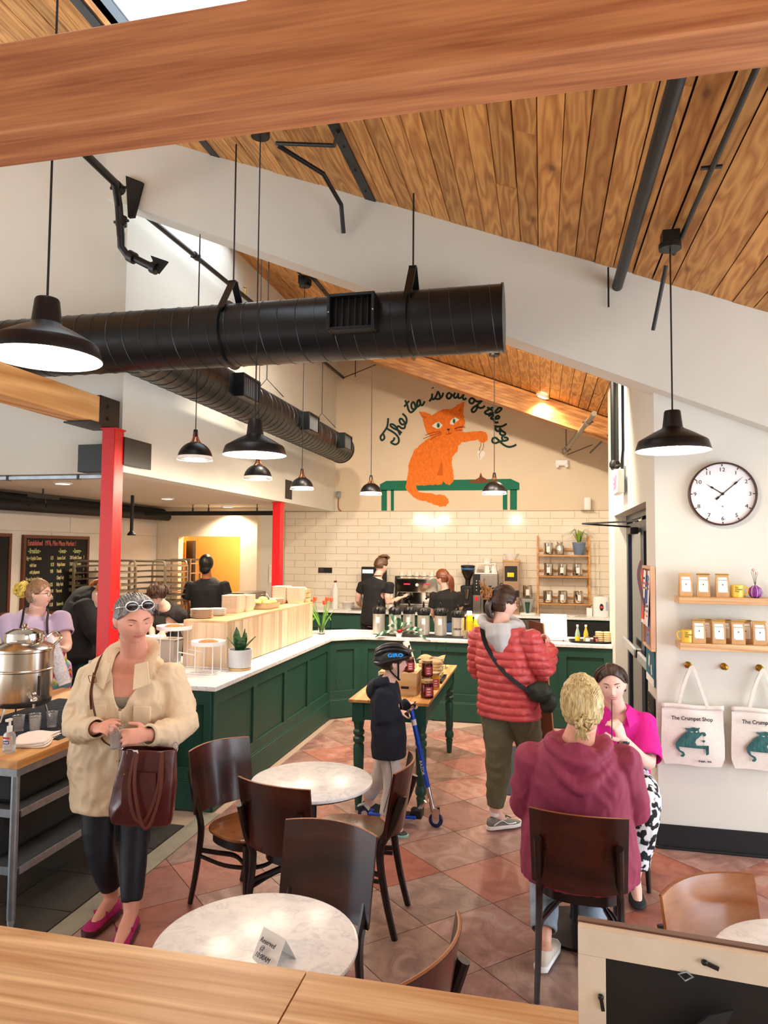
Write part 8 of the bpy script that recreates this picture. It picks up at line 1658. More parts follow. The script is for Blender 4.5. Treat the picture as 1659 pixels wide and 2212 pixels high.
zc = ramp(g, fr_.outputs[0], [(0, lin('#151515')), (.06, lin('#e23a4a')), (.2, lin('#f2913a')), (.3, lin('#151515')), (.34, lin('#f4e8e0')), (.42, lin('#d93a8e')), (.55, lin('#3fa9c9')), (.66, lin('#8ac24a')), (.74, lin('#f2d23a')), (.85, lin('#f4f0ea')), (.92, lin('#c42a5a'))]); g.l(zc, g.b.inputs['Base Color']); g.base(Roughness=.85)
top_garment('apron', t, J, g.m, (1.42, 1.40), .024, .05, (.05, .05, .05), .35, None, .014, lambda me: cut(me, lambda c: (c-J['chest']).dot(f_) < .05 or c.z > 1.19 or c.z < .45), None, 0, solid=.004)
nk = J['neck']
obj('apron_strap', MB().tube(bez([nk+f_*.16+s_*(-.11)+Vector((0, 0, -.16)), nk+f_*.13-s_*.09+Vector((0, 0, -.05)), nk-s_*.085+Vector((0, 0, .05)), nk-f_*.09+Vector((0, 0, .03)), nk+s_*.08+Vector((0, 0, .02)), nk+f_*.13+s_*.09+Vector((0, 0, -.06)), nk+f_*.165+s_*.10+Vector((0, 0, -.17))], 4), [(.004, .014)]*25, 6, up=(0, 0, 1)), BLACKM, t, world=True)
obj('waist_tie', MB().tube([J['waist']+s_*(.215*math.cos(a))+f_*(.17*math.sin(a))+Vector((0, 0, -.02)) for a in [2*PI*i/20 for i in range(20)]], [(.003, .01)]*20, 6, closed=True, up=(0, 0, 1)), BLACKM, t, world=True)
BR_ = hairmat('sandy_brown_hair', '#6b4630', '#b08a66'); YH = hairmat('yellow_hair', '#c9a52c', '#f6e27a')
hair_cap(t, M, BR_, .010, .068, .30, -.06); bun(t, M, YH, (0, -.135, .055), .055, 8, 13, .6)
def glasses(t, M, m=BLACKM, r=.0245, th=.0016, sq=1.0):
    mb = MB()
    for s in (-1, 1):
        mb.tube([M @ Vector((s*.031+r*math.copysign(abs(math.cos(a))**sq, math.cos(a)), .094, .004+r*.78*math.copysign(abs(math.sin(a))**sq, math.sin(a)))) for a in [2*PI*i/24 for i in range(24)]], th, 6, closed=True)
        mb.tube([M @ Vector(p) for p in ((s*(.031+r), .093, .008), (s*.078, .05, .010), (s*.084, -.01, .008))], th, 6)
    mb.tube([M @ Vector(p) for p in ((-.008, .096, .006), (0, .098, .009), (.008, .096, .006))], th, 6); return obj('glasses', mb, m, t, world=True)
glasses(t, M, sq=.7); obj('ear_plug', MB().tube([M @ Vector((-.088, -.006+.009*math.cos(a), -.038+.009*math.sin(a))) for a in [2*PI*i/14 for i in range(14)]], .0025, 6, closed=True), SILV, t, world=True)
obj('ear_plug', MB().tube([M @ Vector((.088, -.006+.009*math.cos(a), -.038+.009*math.sin(a))) for a in [2*PI*i/14 for i in range(14)]], .0025, 6, closed=True), SILV, t, world=True)
obj('shirt_print', MB().tube([nk+f_*.165+s_*(.03+.015*i)+Vector((0, 0, -.135+.004*math.sin(i*3))) for i in range(7)], [(.001, .003)]*7, 4), mat('purple_print', '#5d5578', .8), t, world=True)
t2 = thing('cup_sleeve_bag', 'long clear plastic sleeve of stacked white cups held by the person in lilac', 'bag', (-3.66, 4.80, .85)); A_, B_ = Vector((-3.735, 4.80, 1.19)), Vector((-3.60, 4.80, .86))
obj('plastic_sleeve', MB().tube([A_+(A_-B_)*.12, A_, A_.lerp(B_, .3), A_.lerp(B_, .7), B_], [.02, .040, .047, .050, .046], 18), mat('milky_sleeve', '#d9d3dc', .2, bmp=.6, bs=30), t2, world=True)
for k in range(7): obj('stacked_cup', MB().tube([A_.lerp(B_, .1+.12*k), A_.lerp(B_, .2+.12*k)], [.049, .051], 18), mat('cup_print', '#c5c8d2', .6, nz=.25, ns=60), t2, world=True)

# ---------------------------------------------------------------- worker in black hoodie bending
J = dict(J_hoodie); J = legs_from(J); J.update(waist=(-4.20, 5.75, 1.14), chest=(-4.12, 5.75, 1.30), pelvis=(-4.23, 5.75, .97))
t, J, M = person('person in a black hoodie and dark green apron bending behind the red post', J, (-4.2, 5.8, 0), 5, -52, 0, 1.0, SK2, .009, (1.2, 1.2), {}, arm_r=1.1, face=False); s_, f_ = fr(J)
BLK = cloth('black_fleece', '#141414', 3, .6)
def ex(mb): mb.tube([J['neck']+Vector((-.10, a, .01)) for a in (-.12, -.05, .05, .12)], [.03, .05, .05, .03], 12); mb.ell(tuple(J['neck']+Vector((-.05, 0, .02))), (.075, .11, .06))
top_garment('hoodie', t, J, BLK, (1.3, 1.5), .03, 1.0, (.09, .08, .055), 0, None, .010, wrinkle(.006, .6), hem=.86, neckcut=0, extra=ex)
trousers('trousers', t, J, mat('black_trousers', '#121214', .8), (.11, .08, .06), .95, .014)
obj('apron_back', MB().grid(lambda u, v: tuple(J['pelvis']+Vector((.19*math.cos(PI*(1.25-1.5*u)), .17*math.sin(PI*(1.25-1.5*u)), .14-.62*v))), 16, 8), mat('forest_apron', '#0f3d35', .7, nz=.15, ns=6), t, world=True, solid=.006)
for s in 'AB': shoe(t, J['an'+s], J['to'+s], BLACKM)
GIN = hairmat('ginger_hair', '#8a4a1c', '#d58a3c'); face_parts(t, M, 'down'); hair_cap(t, M, GIN, .012, .06, .28, -.06)
strands(t, M, GIN, [[(-.03+.01*k, -.09, .02), (-.04+.012*k, -.12, -.03), (-.03+.01*k, -.13, -.09), (-.02+.008*k, -.12, -.12)] for k in range(6)], .010)
obj('earring', MB().ell((.084, -.004, -.05), (.005, .005, .010), M, nu=8, nv=6).ell((.084, -.004, -.072), (.007, .006, .010), M, nu=8, nv=6), CERAM, t, world=True)
# ---------------------------------------------------------------- worker looking down behind
J = dict(J_bent); J.update(shA=(-3.95, 6.42, 1.27), shB=(-3.62, 6.44, 1.28), pelvis=(-3.8, 6.47, .9), wrA=(-3.80, 6.2, 1.07), haA=(-3.74, 6.15, 1.03), wrB=(-3.70, 6.2, 1.1), haB=(-3.66, 6.15, 1.07)); J = legs_from(J)
for k_ in J: J[k_] = (J[k_][0]+.1, J[k_][1]-.0, J[k_][2])
t, J, M = person('person with wavy brown hair and glasses looking down behind the person in beige', J, (-3.7, 6.45, 0), -40, -48, 0, .98, SK2, .010, (1, 1), {}, face=False)
top_garment('tshirt', t, J, mat('patterned_black_shirt', '#2a2424', .8, nz=.5, ns=60), (1.05, 1.1), .014, .6, (.07, .068, .055), 0, None, .012, wrinkle(.004, .7), hem=.85)
trousers('trousers', t, J, mat('dark_trousers', '#16181c', .8), (.1, .075, .055), .95, .014)
for s in 'AB': shoe(t, J['an'+s], J['to'+s], BLACKM)
BRH = hairmat('dark_brown_hair', '#23130c', '#5c3a24'); face_parts(t, M, 'down'); glasses(t, M, SILV); hair_cap(t, M, BRH, .016, .05, .25, -.07)
strands(t, M, BRH, [[(.06*math.cos(a), .05, .07), (.08*math.cos(a), .06-.01*(k % 2), .10), (.085*math.cos(a), .0, .11+.01*(k % 2)), (.07*math.cos(a), -.06, .08)] for k, a in enumerate([.1+i*.28 for i in range(11)])], .009)
# ---------------------------------------------------------------- cook seen from behind
J = dict(J_kitchen); J.update(pelvis=(-4.74, 9.38, .90)); J = legs_from(J)
for k_ in ('toA', 'toB'): J[k_] = (J[k_][0], J[k_][1]+.24, J[k_][2])
t, J, M = person('person in a black T-shirt seen from behind in front of the ochre pantry', J, (-4.74, 9.38, 0), 92, 0, 0, 1.08, SK3, .010, (1.3, 1.2), {'A': dict(n=(0, 0, -1)), 'B': dict(n=(0, 0, -1))}, arm_r=1.15, face=False); face_parts(t, M)
BT = cloth('black_tee', '#121113', 3, .4)
top_garment('tshirt', t, J, BT, (1.4, 1.3), .02, .82, (.085, .085, .07), .05, None, .011, wrinkle(.004, .6), hem=.80, neckcut=.0)
trousers('trousers', t, J, mat('dark_trousers2', '#141416', .8), (.11, .08, .06), .95, .014, None, (1.15, 1.1))
for s in 'AB': shoe(t, J['an'+s], J['to'+s], BLACKM)
BH_ = hairmat('black_hair', '#080606', '#151110'); finish('hair', bake(MB().ell((0, -.022, .022), (.094, .104, .116), M, 32, 24).ell((0, -.055, -.06), (.075, .055, .07), M, 24, 16), .008, 3, wrinkle(.002, 3)), BH_, t)
lamp('added_pantry_fill', 'POINT', (-5.2, 11.0, 2.4), 60, (1, .78, .5), .1)  # unseen point light added to brighten the pantry
# ---------------------------------------------------------------- barista man
J = dict(J_barman); J.update(pelvis=(-2.285, 9.5, .95)); J = legs_from(J)
for k_ in ('toA', 'toB'): J[k_] = (J[k_][0], J[k_][1]+.24, J[k_][2])
t, J, M = person('person with short brown hair in a black T-shirt working at the back counter', J, (-2.28, 9.5, 0), 38, -4, 0, 1.0, SK2, .008, (.95, 1), {'A': dict(n=(0, 0, -1)), 'B': dict(d=(.6, .7, .15), n=(0, 0, 1), curl=.4, side=1)}, face=False); face_parts(t, M)
top_garment('tshirt', t, J, BT, (1.0, 1.0), .014, .48, (.066, .066, .06), .05, None, .010, wrinkle(.003, .7), hem=.88, neckcut=.02)
trousers('trousers', t, J, mat('black_trousers3', '#101012', .8), (.1, .075, .055), .95, .014)
obj('apron_tie', MB().tube([J['neck']+Vector((.07*math.cos(a), .075*math.sin(a), .03)) for a in [2*PI*i/18 for i in range(18)]], .006, 6, closed=True), BLACKM, t, world=True)
for s in 'AB': shoe(t, J['an'+s], J['to'+s], BLACKM)
BRM = hairmat('brown_hair', '#2c1a10', '#6a4528'); hair_cap(t, M, BRM, .012, .052, .28, -.035)
strands(t, M, BRM, [[(.06*math.cos(a), .05, .085), (.055*math.cos(a), .075+.012*(k % 2), .118), (.05*math.cos(a), .045, .135+.008*(k % 3)), (.05*math.cos(a), -.04, .125)] for k, a in enumerate([.1+i*.25 for i in range(12)])], .009)
# ---------------------------------------------------------------- barista with long auburn hair
J = dict(J_barwoman); J.update(pelvis=(-1.24, 9.6, .90), wrA=(-1.46, 9.68, .99), haA=(-1.46, 9.72, .93)); J = legs_from(J)
for k_ in ('toA', 'toB'): J[k_] = (J[k_][0], J[k_][1]+.24, J[k_][2])
t, J, M = person('person with long auburn hair in a black top and jeans behind the airpots', J, (-1.24, 9.6, 0), 165, -8, 0, .96, SK2, .008, (.95, 1), {'A': dict(n=(1, 0, 0)), 'B': dict(n=(0, 0, -1))}, face=False); face_parts(t, M)
top_garment('blouse', t, J, BT, (1.05, 1.05), .018, .9, (.068, .066, .06), .0, None, .010, wrinkle(.004, .7), hem=.95, neckcut=.03)
trousers('jeans', t, J, mat('blue_jeans', '#3c5c86', .8, nz=.2, ns=8), (.1, .075, .055), .95, .011, wrinkle(.002, 1))
for s in 'AB': shoe(t, J['an'+s], J['to'+s], BLACKM)
AUB = hairmat('auburn_hair', '#4a2010', '#93502a'); hair_cap(t, M, AUB, .014, .055, .28, -.05)
strands(t, M, AUB, [[(.05*math.cos(a), -.07-.02*math.sin(a), .05), (.06*math.cos(a), -.115-.01*(k % 3), -.02), (.065*math.cos(a+.2), -.12-.012*(k % 2), -.09), (.055*math.cos(a-.2), -.125, -.16), (.05*math.cos(a+.1), -.115-.01*(k % 2), -.21-.01*(k % 3))] for k, a in enumerate([.1+i*.22 for i in range(14)])], .012)
# ---------------------------------------------------------------- person in the red quilted jacket
J = dict(J_red); J.update(pelvis=(-.225, 4.93, .89), waist=(-.235, 4.92, 1.04), shA=(-.425, 5.0, 1.33), shB=(-.09, 4.84, 1.345), neck=(-.27, 4.92, 1.42), hipA=(-.305, 4.96, .85), hipB=(-.14, 4.90, .85), knA=(-.295, 4.95, .48), knB=(-.06, 5.12, .47), anA=(-.325, 4.98, .12), anB=(.12, 5.36, .12), toA=(-.25, 5.03, .04), toB=(.24, 5.48, .04), elB=(.005, 4.86, 1.13), wrB=(.05, 5.15, 1.225), haB=(.03, 5.2, 1.28))
t, J, M = person('person in a salmon red quilted jacket and grey hood carrying a long brown board', J, (-.2, 4.98, 0), 22, -6, 0, .98, SK2, .0062, (1.0, 1.0), {'A': dict(n=(0, 1, 0)), 'B': dict(d=(-.1, .6, .8), n=(-.95, .2, -.1), curl=.8, side=-1, thumb=.9, spread=.2, s=1.05)}, face=False); face_parts(t, M)
s_, f_ = fr(J); PUF = mat('salmon_nylon', '#c64a4c', .42, nz=.06, ns=8, bmp=.6, bs=14, bd=.03)
RP = [(.20, .15), (.205, .155), (.20, .15), (.185, .14), (.19, .145), (.175, .125), (.15, .11), (.10, .09), (.08, .08)]
def qpost(me):
    wrinkle(.003, 1.4, .016, .052)(me)
top_garment('quilted_jacket', t, J, PUF, (1, 1), .008, 1.0, (.078, .070, .050), .085, RP, .0075, qpost, hem=.80, neckcut=.02, sm=2)
OLV = cloth('olive_cotton', '#6a6850', 3, .8, bd=.04)
trousers('joggers', t, J, OLV, (.118, .088, .058), .86, .0085, lambda me: (wrinkle(.006, .8)(me), wrinkle(.003, 2)(me)), (1.03, 1.05))
GRY = cloth('heather_grey_jersey', '#c2c0c0', 4, .7, nz=.06)
nk = J['neck']; hood = MB()
hood.tube(bez([nk+Vector(p) for p in ((.13, .02, -.02), (.08, -.07, .0), (-.02, -.115, -.02), (-.12, -.06, .0), (-.135, .05, .02), (-.05, .12, .03), (.07, .10, .02), (.13, .02, -.02))], 4), .034, 12)
hood.tube([nk+Vector((-.02, -.10, .0)), nk+Vector((-.015, -.125, -.07)), nk+Vector((0, -.13, -.14)), nk+Vector((.005, -.125, -.185))], [.09, .088, .055, .02], 16); hood.tube([nk+Vector((-.1, -.05, -.02)), nk+Vector((-.02, -.11, -.08)), nk+Vector((.09, -.05, -.03))], [.03, .04, .03], 12)
finish('hood', bake(hood, .009, 2, wrinkle(.006, 1.0)), GRY, t)
DBR = hairmat('dark_hair', '#1f120d', '#4b2c1c'); TIP = hairmat('honey_hair', '#6b3d1c', '#c98e52')
hair_cap(t, M, DBR, .013, .058, .27, -.06); bun(t, M, TIP, (-.0, -.125, .055), .036, 4, 10, .8)
strands(t, M, TIP, [[(0, -.12, .05), (.02*math.cos(k), -.15-.01*(k % 3), .09+.012*(k % 4)), (.04*math.cos(k*1.7), -.16-.012*(k % 3), .10+.02*(k % 4))] for k in range(9)], .004)
strands(t, M, DBR, [[(-.03+.012*k, -.09, .03), (-.04+.014*k, -.11, -.03), (-.03+.012*k, -.10, -.08), (-.03+.012*k, -.08, -.11)] for k in range(6)], .011)
glasses(t, M, mat('red_frame', '#5a1f24', .3))
SNK = mat('grey_sneaker', '#77766f', .7, nz=.1, ns=40)
for s in 'AB':
    o, heel, d, w_ = shoe(t, J['an'+s], J['to'+s], SNK, WHITE, .265)
    for q in (-1, 1): obj('white_stripe', MB().tube(bez([heel+d*a+w_*q*b+Vector((0, 0, c)) for a, b, c in ((.03, .040, .035), (.09, .040, .06), (.14, .044, .035), (.20, .045, .035))], 4), [(.002, .006)]*13, 6, up=(0, 0, 1)), WHITE, o, world=True)
    obj('laces', MB().tube([heel+d*(.10+.018*i)+w_*(.02 if i % 2 else -.02)+Vector((0, 0, .080-.004*i)) for i in range(5)], .004, 6), BLACKM, o, world=True)
    obj('sock', MB().tube([J['an'+s]+Vector((0, 0, -.02)), J['an'+s]+Vector((0, 0, .05))], .037, 14), PAPER, t, world=True)
t2 = thing('crossbody_bag', 'black strap and dark green crossbody pouch of the person in the red jacket', 'bag', (-.03, 4.82, .95)); BB = mat('dark_green_nylon', '#1c261c', .6, nz=.3, ns=20, bmp=.8, bs=14, bd=.02)
finish('pouch', bake(MB().ell((-.02, 4.755, 1.0), (.085, .05, .07)).ell((.035, 4.79, .93), (.06, .045, .075)), .007, 2, wrinkle(.005, 1.2)), BB, t2)
obj('strap', MB().tube(bez([nk+Vector(p) for p in ((-.125, .02, .03), (-.13, -.07, -.03), (-.10, -.125, -.13), (-.03, -.155, -.24), (.06, -.185, -.33), (.16, -.19, -.40), (.22, -.17, -.43))], 5), [(.003, .017)]*31, 6, up=(0, 1, 0)), BLACKM, t2, world=True)
t2 = thing('wooden_board', 'long dark brown board held upright by the person in the red jacket', 'board', (.02, 5.28, .5)); obj('board_face', MB().prism([(-.10, .92), (.005, .895), (.085, .0), (-.04, .05)], -.012, .012, 'xz'), BROWNW, t2, bev=.003); obj('light_edge', MB().prism([(.005, .895), (.014, .893), (.094, 0), (.085, 0)], -.013, .013, 'xz'), mat('board_edge', '#c79a68', .6), t2)
t2.location = (-.0, 5.27, .50)
# ---------------------------------------------------------------- boy with helmet
J = dict(J_boy); J.update(pelvis=(-1.045, 4.84, .62), waist=(-1.055, 4.84, .73), hipA=(-1.04, 4.785, .59), hipB=(-1.04, 4.895, .585), anA=(-1.045, 4.74, .10), anB=(-1.24, 5.03, .13), knB=(-1.12, 4.93, .33), knA=(-1.0, 4.77, .34), toA=(-.93, 4.72, .035), toB=(-1.19, 5.03, .04), wrA=(-.955, 4.775, .815), wrB=(-.955, 5.06, .815))
t, J, M = person('child in a navy hoodie and black bicycle helmet holding the blue scooter', J, (-1.03, 4.84, 0), 16, 2, 0, .90, SK2, .0055, (.80, .85), {'A': dict(d=(.85, .15, -.15), n=(-.1, 0, -1), curl=1.15, s=.78, side=-1), 'B': dict(d=(.85, -.1, -.15), n=(-.1, 0, -1), curl=1.15, s=.78, side=1)}, arm_r=.72, leg_r=.75, face=False); face_parts(t, M)
NV = cloth('navy_fleece', '#0e1526', 3.2, .6)
RB = [(.135, .105), (.14, .11), (.14, .11), (.135, .105), (.13, .10), (.11, .085), (.095, .075), (.075, .065), (.06, .058)]
def exb(mb): n_ = J['neck']; mb.tube([n_+Vector((.02, -.07, .02)), n_+Vector((-.06, -.07, .0)), n_+Vector((-.095, 0, -.03)), n_+Vector((-.06, .07, .0)), n_+Vector((.02, .07, .02))], .03, 10); mb.ell(tuple(n_+Vector((-.10, 0, -.06))), (.05, .075, .07))
top_garment('hoodie', t, J, NV, (1, 1), .008, 1.05, (.062, .055, .042), .10, RB, .0075, wrinkle(.0045, .9), hem=.50, neckcut=.0, extra=exb)
GP = cloth('light_grey_sweatpants', '#c9c6c6', 4, .7)
trousers('sweatpants', t, J, GP, (.075, .062, .048), .90, .0075, wrinkle(.004, 1.1), (.72, .8))
obj('side_stripe', MB().tube(bez([J['hipA']+Vector((0, -.078, 0)), J['knA']+Vector((0, -.066, .12)), J['knA']+Vector((0, -.064, 0)), J['anA']+Vector((0, -.055, .06))], 4), [(.002, .006)]*13, 6, up=(1, 0, 0)), BLACKM, t, world=True)
for s in 'AB': o, heel, d, w_ = shoe(t, J['an'+s], J['to'+s], mat('black_green_shoe', '#2b3a36', .6, nz=.3, ns=30), mat('teal_sole', '#9fc9c4', .6), .255, .82, z0=.0 if s == 'A' else .035)
hair_cap(t, M, BRM, .010, .05, .28, -.045)
# helmet
h2 = thing('bicycle_helmet', 'black bicycle helmet with visor and blue lettering on the child', 'helmet', tuple(J['head']))
Mh = M @ Matrix.Translation((0, -.012, .035)); mb = MB().ell((0, 0, 0), (.108, .142, .105), Mh, nu=48, nv=32)
me = mesh('helmet_shell', mb, None); Mi = Mh.inverted(); MhI = Mi
cut(me, lambda c: (lambda q: q.z < -.015-.25*(q.y < 0)*abs(q.y)*1.0-.0+.0*q.x if q.y > -.02 else q.z < -.058)(Mi @ c))
W = wpos(h2); me.transform(W); hs_ = obj('helmet_shell', me, None, h2); me.materials.append(mat('helmet_black', '#15171a', .45)); q = hs_.modifiers.new('s', 'SOLIDIFY'); q.thickness = .010
for k, x in enumerate((-.075, -.045, -.015, .015, .045, .075)):
    P_ = []
    for i in range(11):
        a = -1.15+2.5*i/10; P_.append(Mh @ Vector((x*(.75+.35*math.cos(a)), .150*math.sin(a)*(1-.0*abs(x)), .112*math.cos(a)*math.sqrt(max(.1, 1-(x/.108)**2)))))
    obj('helmet_rib', MB().tube(bez(P_, 2), [.004]+[.010]*19+[.004], 8), mat('helmet_black2', '#1b1d21', .4), h2, world=True)
for s in (-1, 1):
    obj('side_rib', MB().tube(bez([Mh @ Vector(p) for p in ((s*.06, .13, .02), (s*.10, .07, .015), (s*.113, -.02, .0), (s*.095, -.10, -.02), (s*.04, -.142, -.02))], 4), [.005]+[.012]*15+[.005], 8), BLACK, h2, world=True)
    obj('side_strap', MB().tube(bez([M @ Vector(p) for p in ((s*.09, .03, .02), (s*.082, .03, -.05), (s*.055, .03, -.115), (0, .045, -.135))], 4), [(.0015, .008)]*13, 6, up=(0, 1, 0)), BLACKM, h2, world=True)
    obj('side_strap', MB().tube(bez([M @ Vector(p) for p in ((s*.085, -.06, .0), (s*.08, -.02, -.06), (s*.055, .03, -.115))], 4), [(.0015, .007)]*9, 6, up=(0, 1, 0)), BLACKM, h2, world=True)
obj('visor', MB().loft([[Mh @ Vector(p) for p in r] for r in (((-.085, .095, .045), (0, .125, .06), (.085, .095, .045), (.085, .095, .052), (0, .125, .068), (-.085, .095, .052)), ((-.075, .145, .050), (0, .180, .058), (.075, .145, .050), (.075, .145, .055), (0, .180, .064), (-.075, .145, .055)))]), BLACK, h2, world=True, bev=.002)
tx = text('GIRO', .034, mat('giro_blue', '#1f8fe0', .5, emit=.2), Matrix.Translation((0, 0, 0)), h2, bold=.0012, sx=1.3)
rr_ = Matrix.Translation(tuple(Mh @ Vector((.112, -.005, .042)))) ; dd = (Mh.to_3x3() @ Vector((0, 1, 0))).normalized(); up__ = Vector((0, 0, 1)); nn_ = dd.cross(up__).normalized()
tx.matrix_local = W @ Matrix(((dd.x, up__.x, nn_.x, 0), (dd.y, up__.y, nn_.y, 0), (dd.z, up__.z, nn_.z, 0), (0, 0, 0, 1))).__class__(((dd.x, up__.x, nn_.x, (Mh @ Vector((.122, -.04, .030))).x), (dd.y, up__.y, nn_.y, (Mh @ Vector((.122, -.04, .030))).y), (dd.z, up__.z, nn_.z, (Mh @ Vector((.122, -.04, .030))).z), (0, 0, 0, 1))) @ Matrix.Diagonal((1.3, 1, 1, 1))
# ---------------------------------------------------------------- person in the raspberry hoodie, seated, back to the viewer
J = dict(J_pink); J.update(pelvis=(.16, 3.44, .56), waist=(.158, 3.42, .74), hipA=(.06, 3.47, .53), hipB=(.262, 3.47, .53), shA=(-.03, 3.36, .985), shB=(.345, 3.36, 1.0), elA=(-.075, 3.46, .73), elB=(.40, 3.46, .75), wrA=(-.02, 3.70, .70), wrB=(.34, 3.70, .70), haA=(.03, 3.8, .72), haB=(.30, 3.8, .72), anA=(.0, 3.42, .11), anB=(.22, 3.52, .11), toA=(.02, 3.50, .04), toB=(.24, 3.62, .04), knA=(.02, 3.88, .52), knB=(.30, 3.88, .52), chest=(.157, 3.38, .90))
t, J, M = person('person in a raspberry hoodie seated with a low blonde bun, back to the viewer', J, (.16, 3.44, 0), 82, -4, -4, 1.03, SK, .0065, (1.35, 1.25), {'A': dict(n=(0, 0, -1)), 'B': dict(n=(0, 0, -1))}, arm_r=1.2, leg_r=1.2, face=False); face_parts(t, M)
RAS = cloth('raspberry_jersey', '#8c2c4a', 3, .8, .75, nz=.03, bd=.05)
RH = [(.25, .21), (.258, .215), (.25, .205), (.222, .185), (.218, .165), (.205, .145), (.175, .12), (.12, .095), (.085, .08)]
nk = J['neck']
def exh(mb):
    mb.tube(bez([nk+Vector(p) for p in ((.11, .06, -.01), (.125, -.03, -.01), (.08, -.10, -.04), (0, -.125, -.065), (-.08, -.10, -.04), (-.125, -.03, -.01), (-.11, .06, -.01))], 4), .028, 12)
    mb.tube(bez([nk+Vector(p) for p in ((.14, .0, -.05), (.115, -.085, -.09), (.05, -.13, -.15), (0, -.14, -.175), (-.05, -.13, -.15), (-.115, -.085, -.09), (-.14, .0, -.05))], 4), .024, 12)
    mb.ell(tuple(nk+Vector((0, -.085, -.07))), (.11, .055, .075))
top_garment('hoodie', t, J, RAS, (1, 1), .01, 1.0, (.088, .078, .052), .02, RH, .0085, lambda me: (wrinkle(.0065, .5)(me), wrinkle(.003, 1.3)(me)), neckcut=.0, extra=exh)
trousers('jeans', t, J, mat('pale_jeans', '#8f9cab', .8, nz=.25, ns=20), (.115, .085, .06), .9, .010, wrinkle(.003, 1), (1.15, 1.1))
for s in 'AB': shoe(t, J['an'+s], J['to'+s], mat('cream_sneaker', '#cfc2b0', .7), WHITE, .26)
BLH = hairmat('blonde_hair', '#8f7140', '#e2cd96', (24, 24, 2)); hair_cap(t, M, BLH, .016, .06, .27, -.075); bun(t, M, BLH, (.012, -.125, -.062), .034, 6, 9, .5)
strands(t, M, BLH, [[(.08*math.cos(a), .01, .03+.06*math.sin(a)), (.075*math.cos(a), -.06, .04+.075*math.sin(a)), (.045*math.cos(a), -.105, .0+.06*math.sin(a)), (.01*math.cos(a), -.118, -.06)] for a in [-.3+i*.13 for i in range(29)]], .0075)
strands(t, M, BLH, [[(0, -.135, -.075), (.02*math.cos(k*1.3), -.145, -.10), (.03*math.cos(k*1.3), -.135-.01*(k % 2), -.125)] for k in range(7)], .005)
# ---------------------------------------------------------------- smiling person in magenta
J = dict(J_mag); J.update(pelvis=(.44, 4.66, .54), waist=(.45, 4.64, .68), chest=(.455, 4.58, .80), hipA=(.34, 4.62, .50), hipB=(.54, 4.62, .50), shA=(.285, 4.54, .885), shB=(.60, 4.57, .895), neck=(.435, 4.53, .965), elA=(.22, 4.42, .70), wrA=(.24, 4.18, .76), haA=(.27, 4.1, .77), elB=(.60, 4.38, .70), knA=(.30, 4.20, .54), knB=(.56, 4.24, .53), head=(.405, 4.44, 1.125))
t, J, M = person('smiling person in a magenta shirt seated facing the viewer', J, (.44, 4.6, 0), -93, -8, 4, 1.0, SK2, .0058, (1.15, 1.1), {'A': dict(n=(0, 0, -1)), 'B': dict(d=(-.35, -.25, .9), n=(-.75, .55, .1), curl=.8, side=1, thumb=.9)}, arm_r=1.05, leg_r=1.1, face=False); face_parts(t, M, 'open', 1, look=(.1, .0))
MAG = cloth('magenta_cotton', '#d3128e', 3, .5)
s_, f_ = fr(J); nk = J['neck']
RM = [(.20, .155), (.205, .16), (.20, .155), (.185, .145), (.185, .14), (.17, .115), (.14, .10), (.095, .085), (.075, .075)]
top_garment('shirt', t, J, MAG, (1, 1), .01, .9, (.078, .080, .075), .0, RM, .0085, lambda me: (wrinkle(.005, .6)(me), cut(me, lambda c: (c-nk).dot(f_) > 0 and c.z > .84 and abs((c-nk).dot(s_)+.01) < .012+.5*(c.z-.84))), hem=.50, neckcut=.0)
for sx_ in (-1, 1): obj('collar', MB().loft([[nk+s_*(sx_*a)+f_*b+Vector((0, 0, c)) for a, b, c in r] for r in (((.04, .085, .0), (.08, .04, .03), (.11, .075, -.055), (.055, .125, -.085)), ((.04, .091, .0), (.08, .046, .033), (.11, .081, -.052), (.055, .131, -.082)))]), MAG, t, world=True, bev=.001)
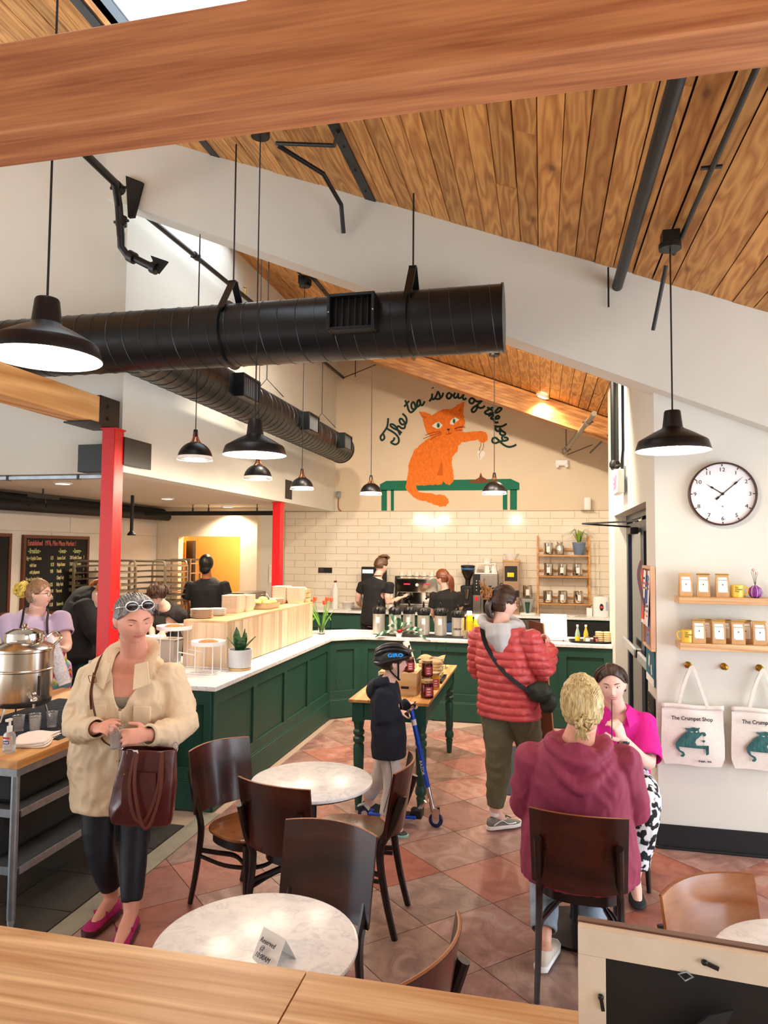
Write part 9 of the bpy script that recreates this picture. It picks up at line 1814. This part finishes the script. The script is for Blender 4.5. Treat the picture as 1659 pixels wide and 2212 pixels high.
PAT = mat('black_white_print', '#101010', .85); g = N('animal_print'); vv = coords(g, (1, 1, 1)); vo = g.n('ShaderNodeTexNoise'); vo.inputs['Scale'].default_value = 26; vo.inputs['Detail'].default_value = 1; g.l(vv, vo.inputs['Vector']); g.l(ramp(g, vo.outputs[0], [(.48, lin('#101217')), (.53, lin('#e6e6ea'))]), g.b.inputs['Base Color']); g.base(Roughness=.85)
trousers('patterned_trousers', t, J, g.m, (.11, .088, .07), .85, .010, wrinkle(.004, 1), (1.1, 1.1))
for s in 'AB': shoe(t, J['an'+s], J['to'+s], BLACKM)
hair_cap(t, M, DBR, .010, .084, .30, -.05); strands(t, M, DBR, [[(s*.01, .030, .119), (s*.058, .025, .092), (s*.083, .005, .045), (s*.083, -.03, .0), (s*.05, -.09, -.03)] for s in (-1, 1)]+[[(s*.015, .0, .125), (s*.065, .0, .095), (s*.088, -.02, .04), (s*.07, -.07, -.01)] for s in (-1, 1)], .009)
strands(t, M, DBR, [[(.02*k, -.10, -.02), (.02*k+.01, -.12, -.08), (.03*k, -.10, -.14), (.035*k, -.07, -.19)] for k in (-1, 0, 1, 2)], .013)
obj('watch_band', MB().tube([J['wrB']-Vector((0, 0, .012))+Vector((.031*math.cos(a), .031*math.sin(a), .01*math.sin(a))) for a in [2*PI*i/18 for i in range(18)]], [(.007, .003)]*18, 6, closed=True, up=(0, 0, 1)), BLACKM, t, world=True); obj('watch_face', MB().box(tuple(J['wrB']+Vector((.008, -.032, -.015))), (.026, .008, .03), .2), BLACK, t, world=True, bev=.003)
obj('ring', MB().tube([J['wrB']+Vector((-.04+.0105*math.cos(a), -.02, .078+.0105*math.sin(a))) for a in [2*PI*i/14 for i in range(14)]], .0015, 6, closed=True), GALV, t, world=True)
t2 = thing('stir_stick', 'thin dark stick held up by the smiling person in magenta', 'stick', (.372, 4.08, .93)); obj('stick_shaft', MB().tube([(0, 0, -.03), (.0, -.005, .18)], .0028, 8), mat('dark_stick', '#33201c', .5), t2)
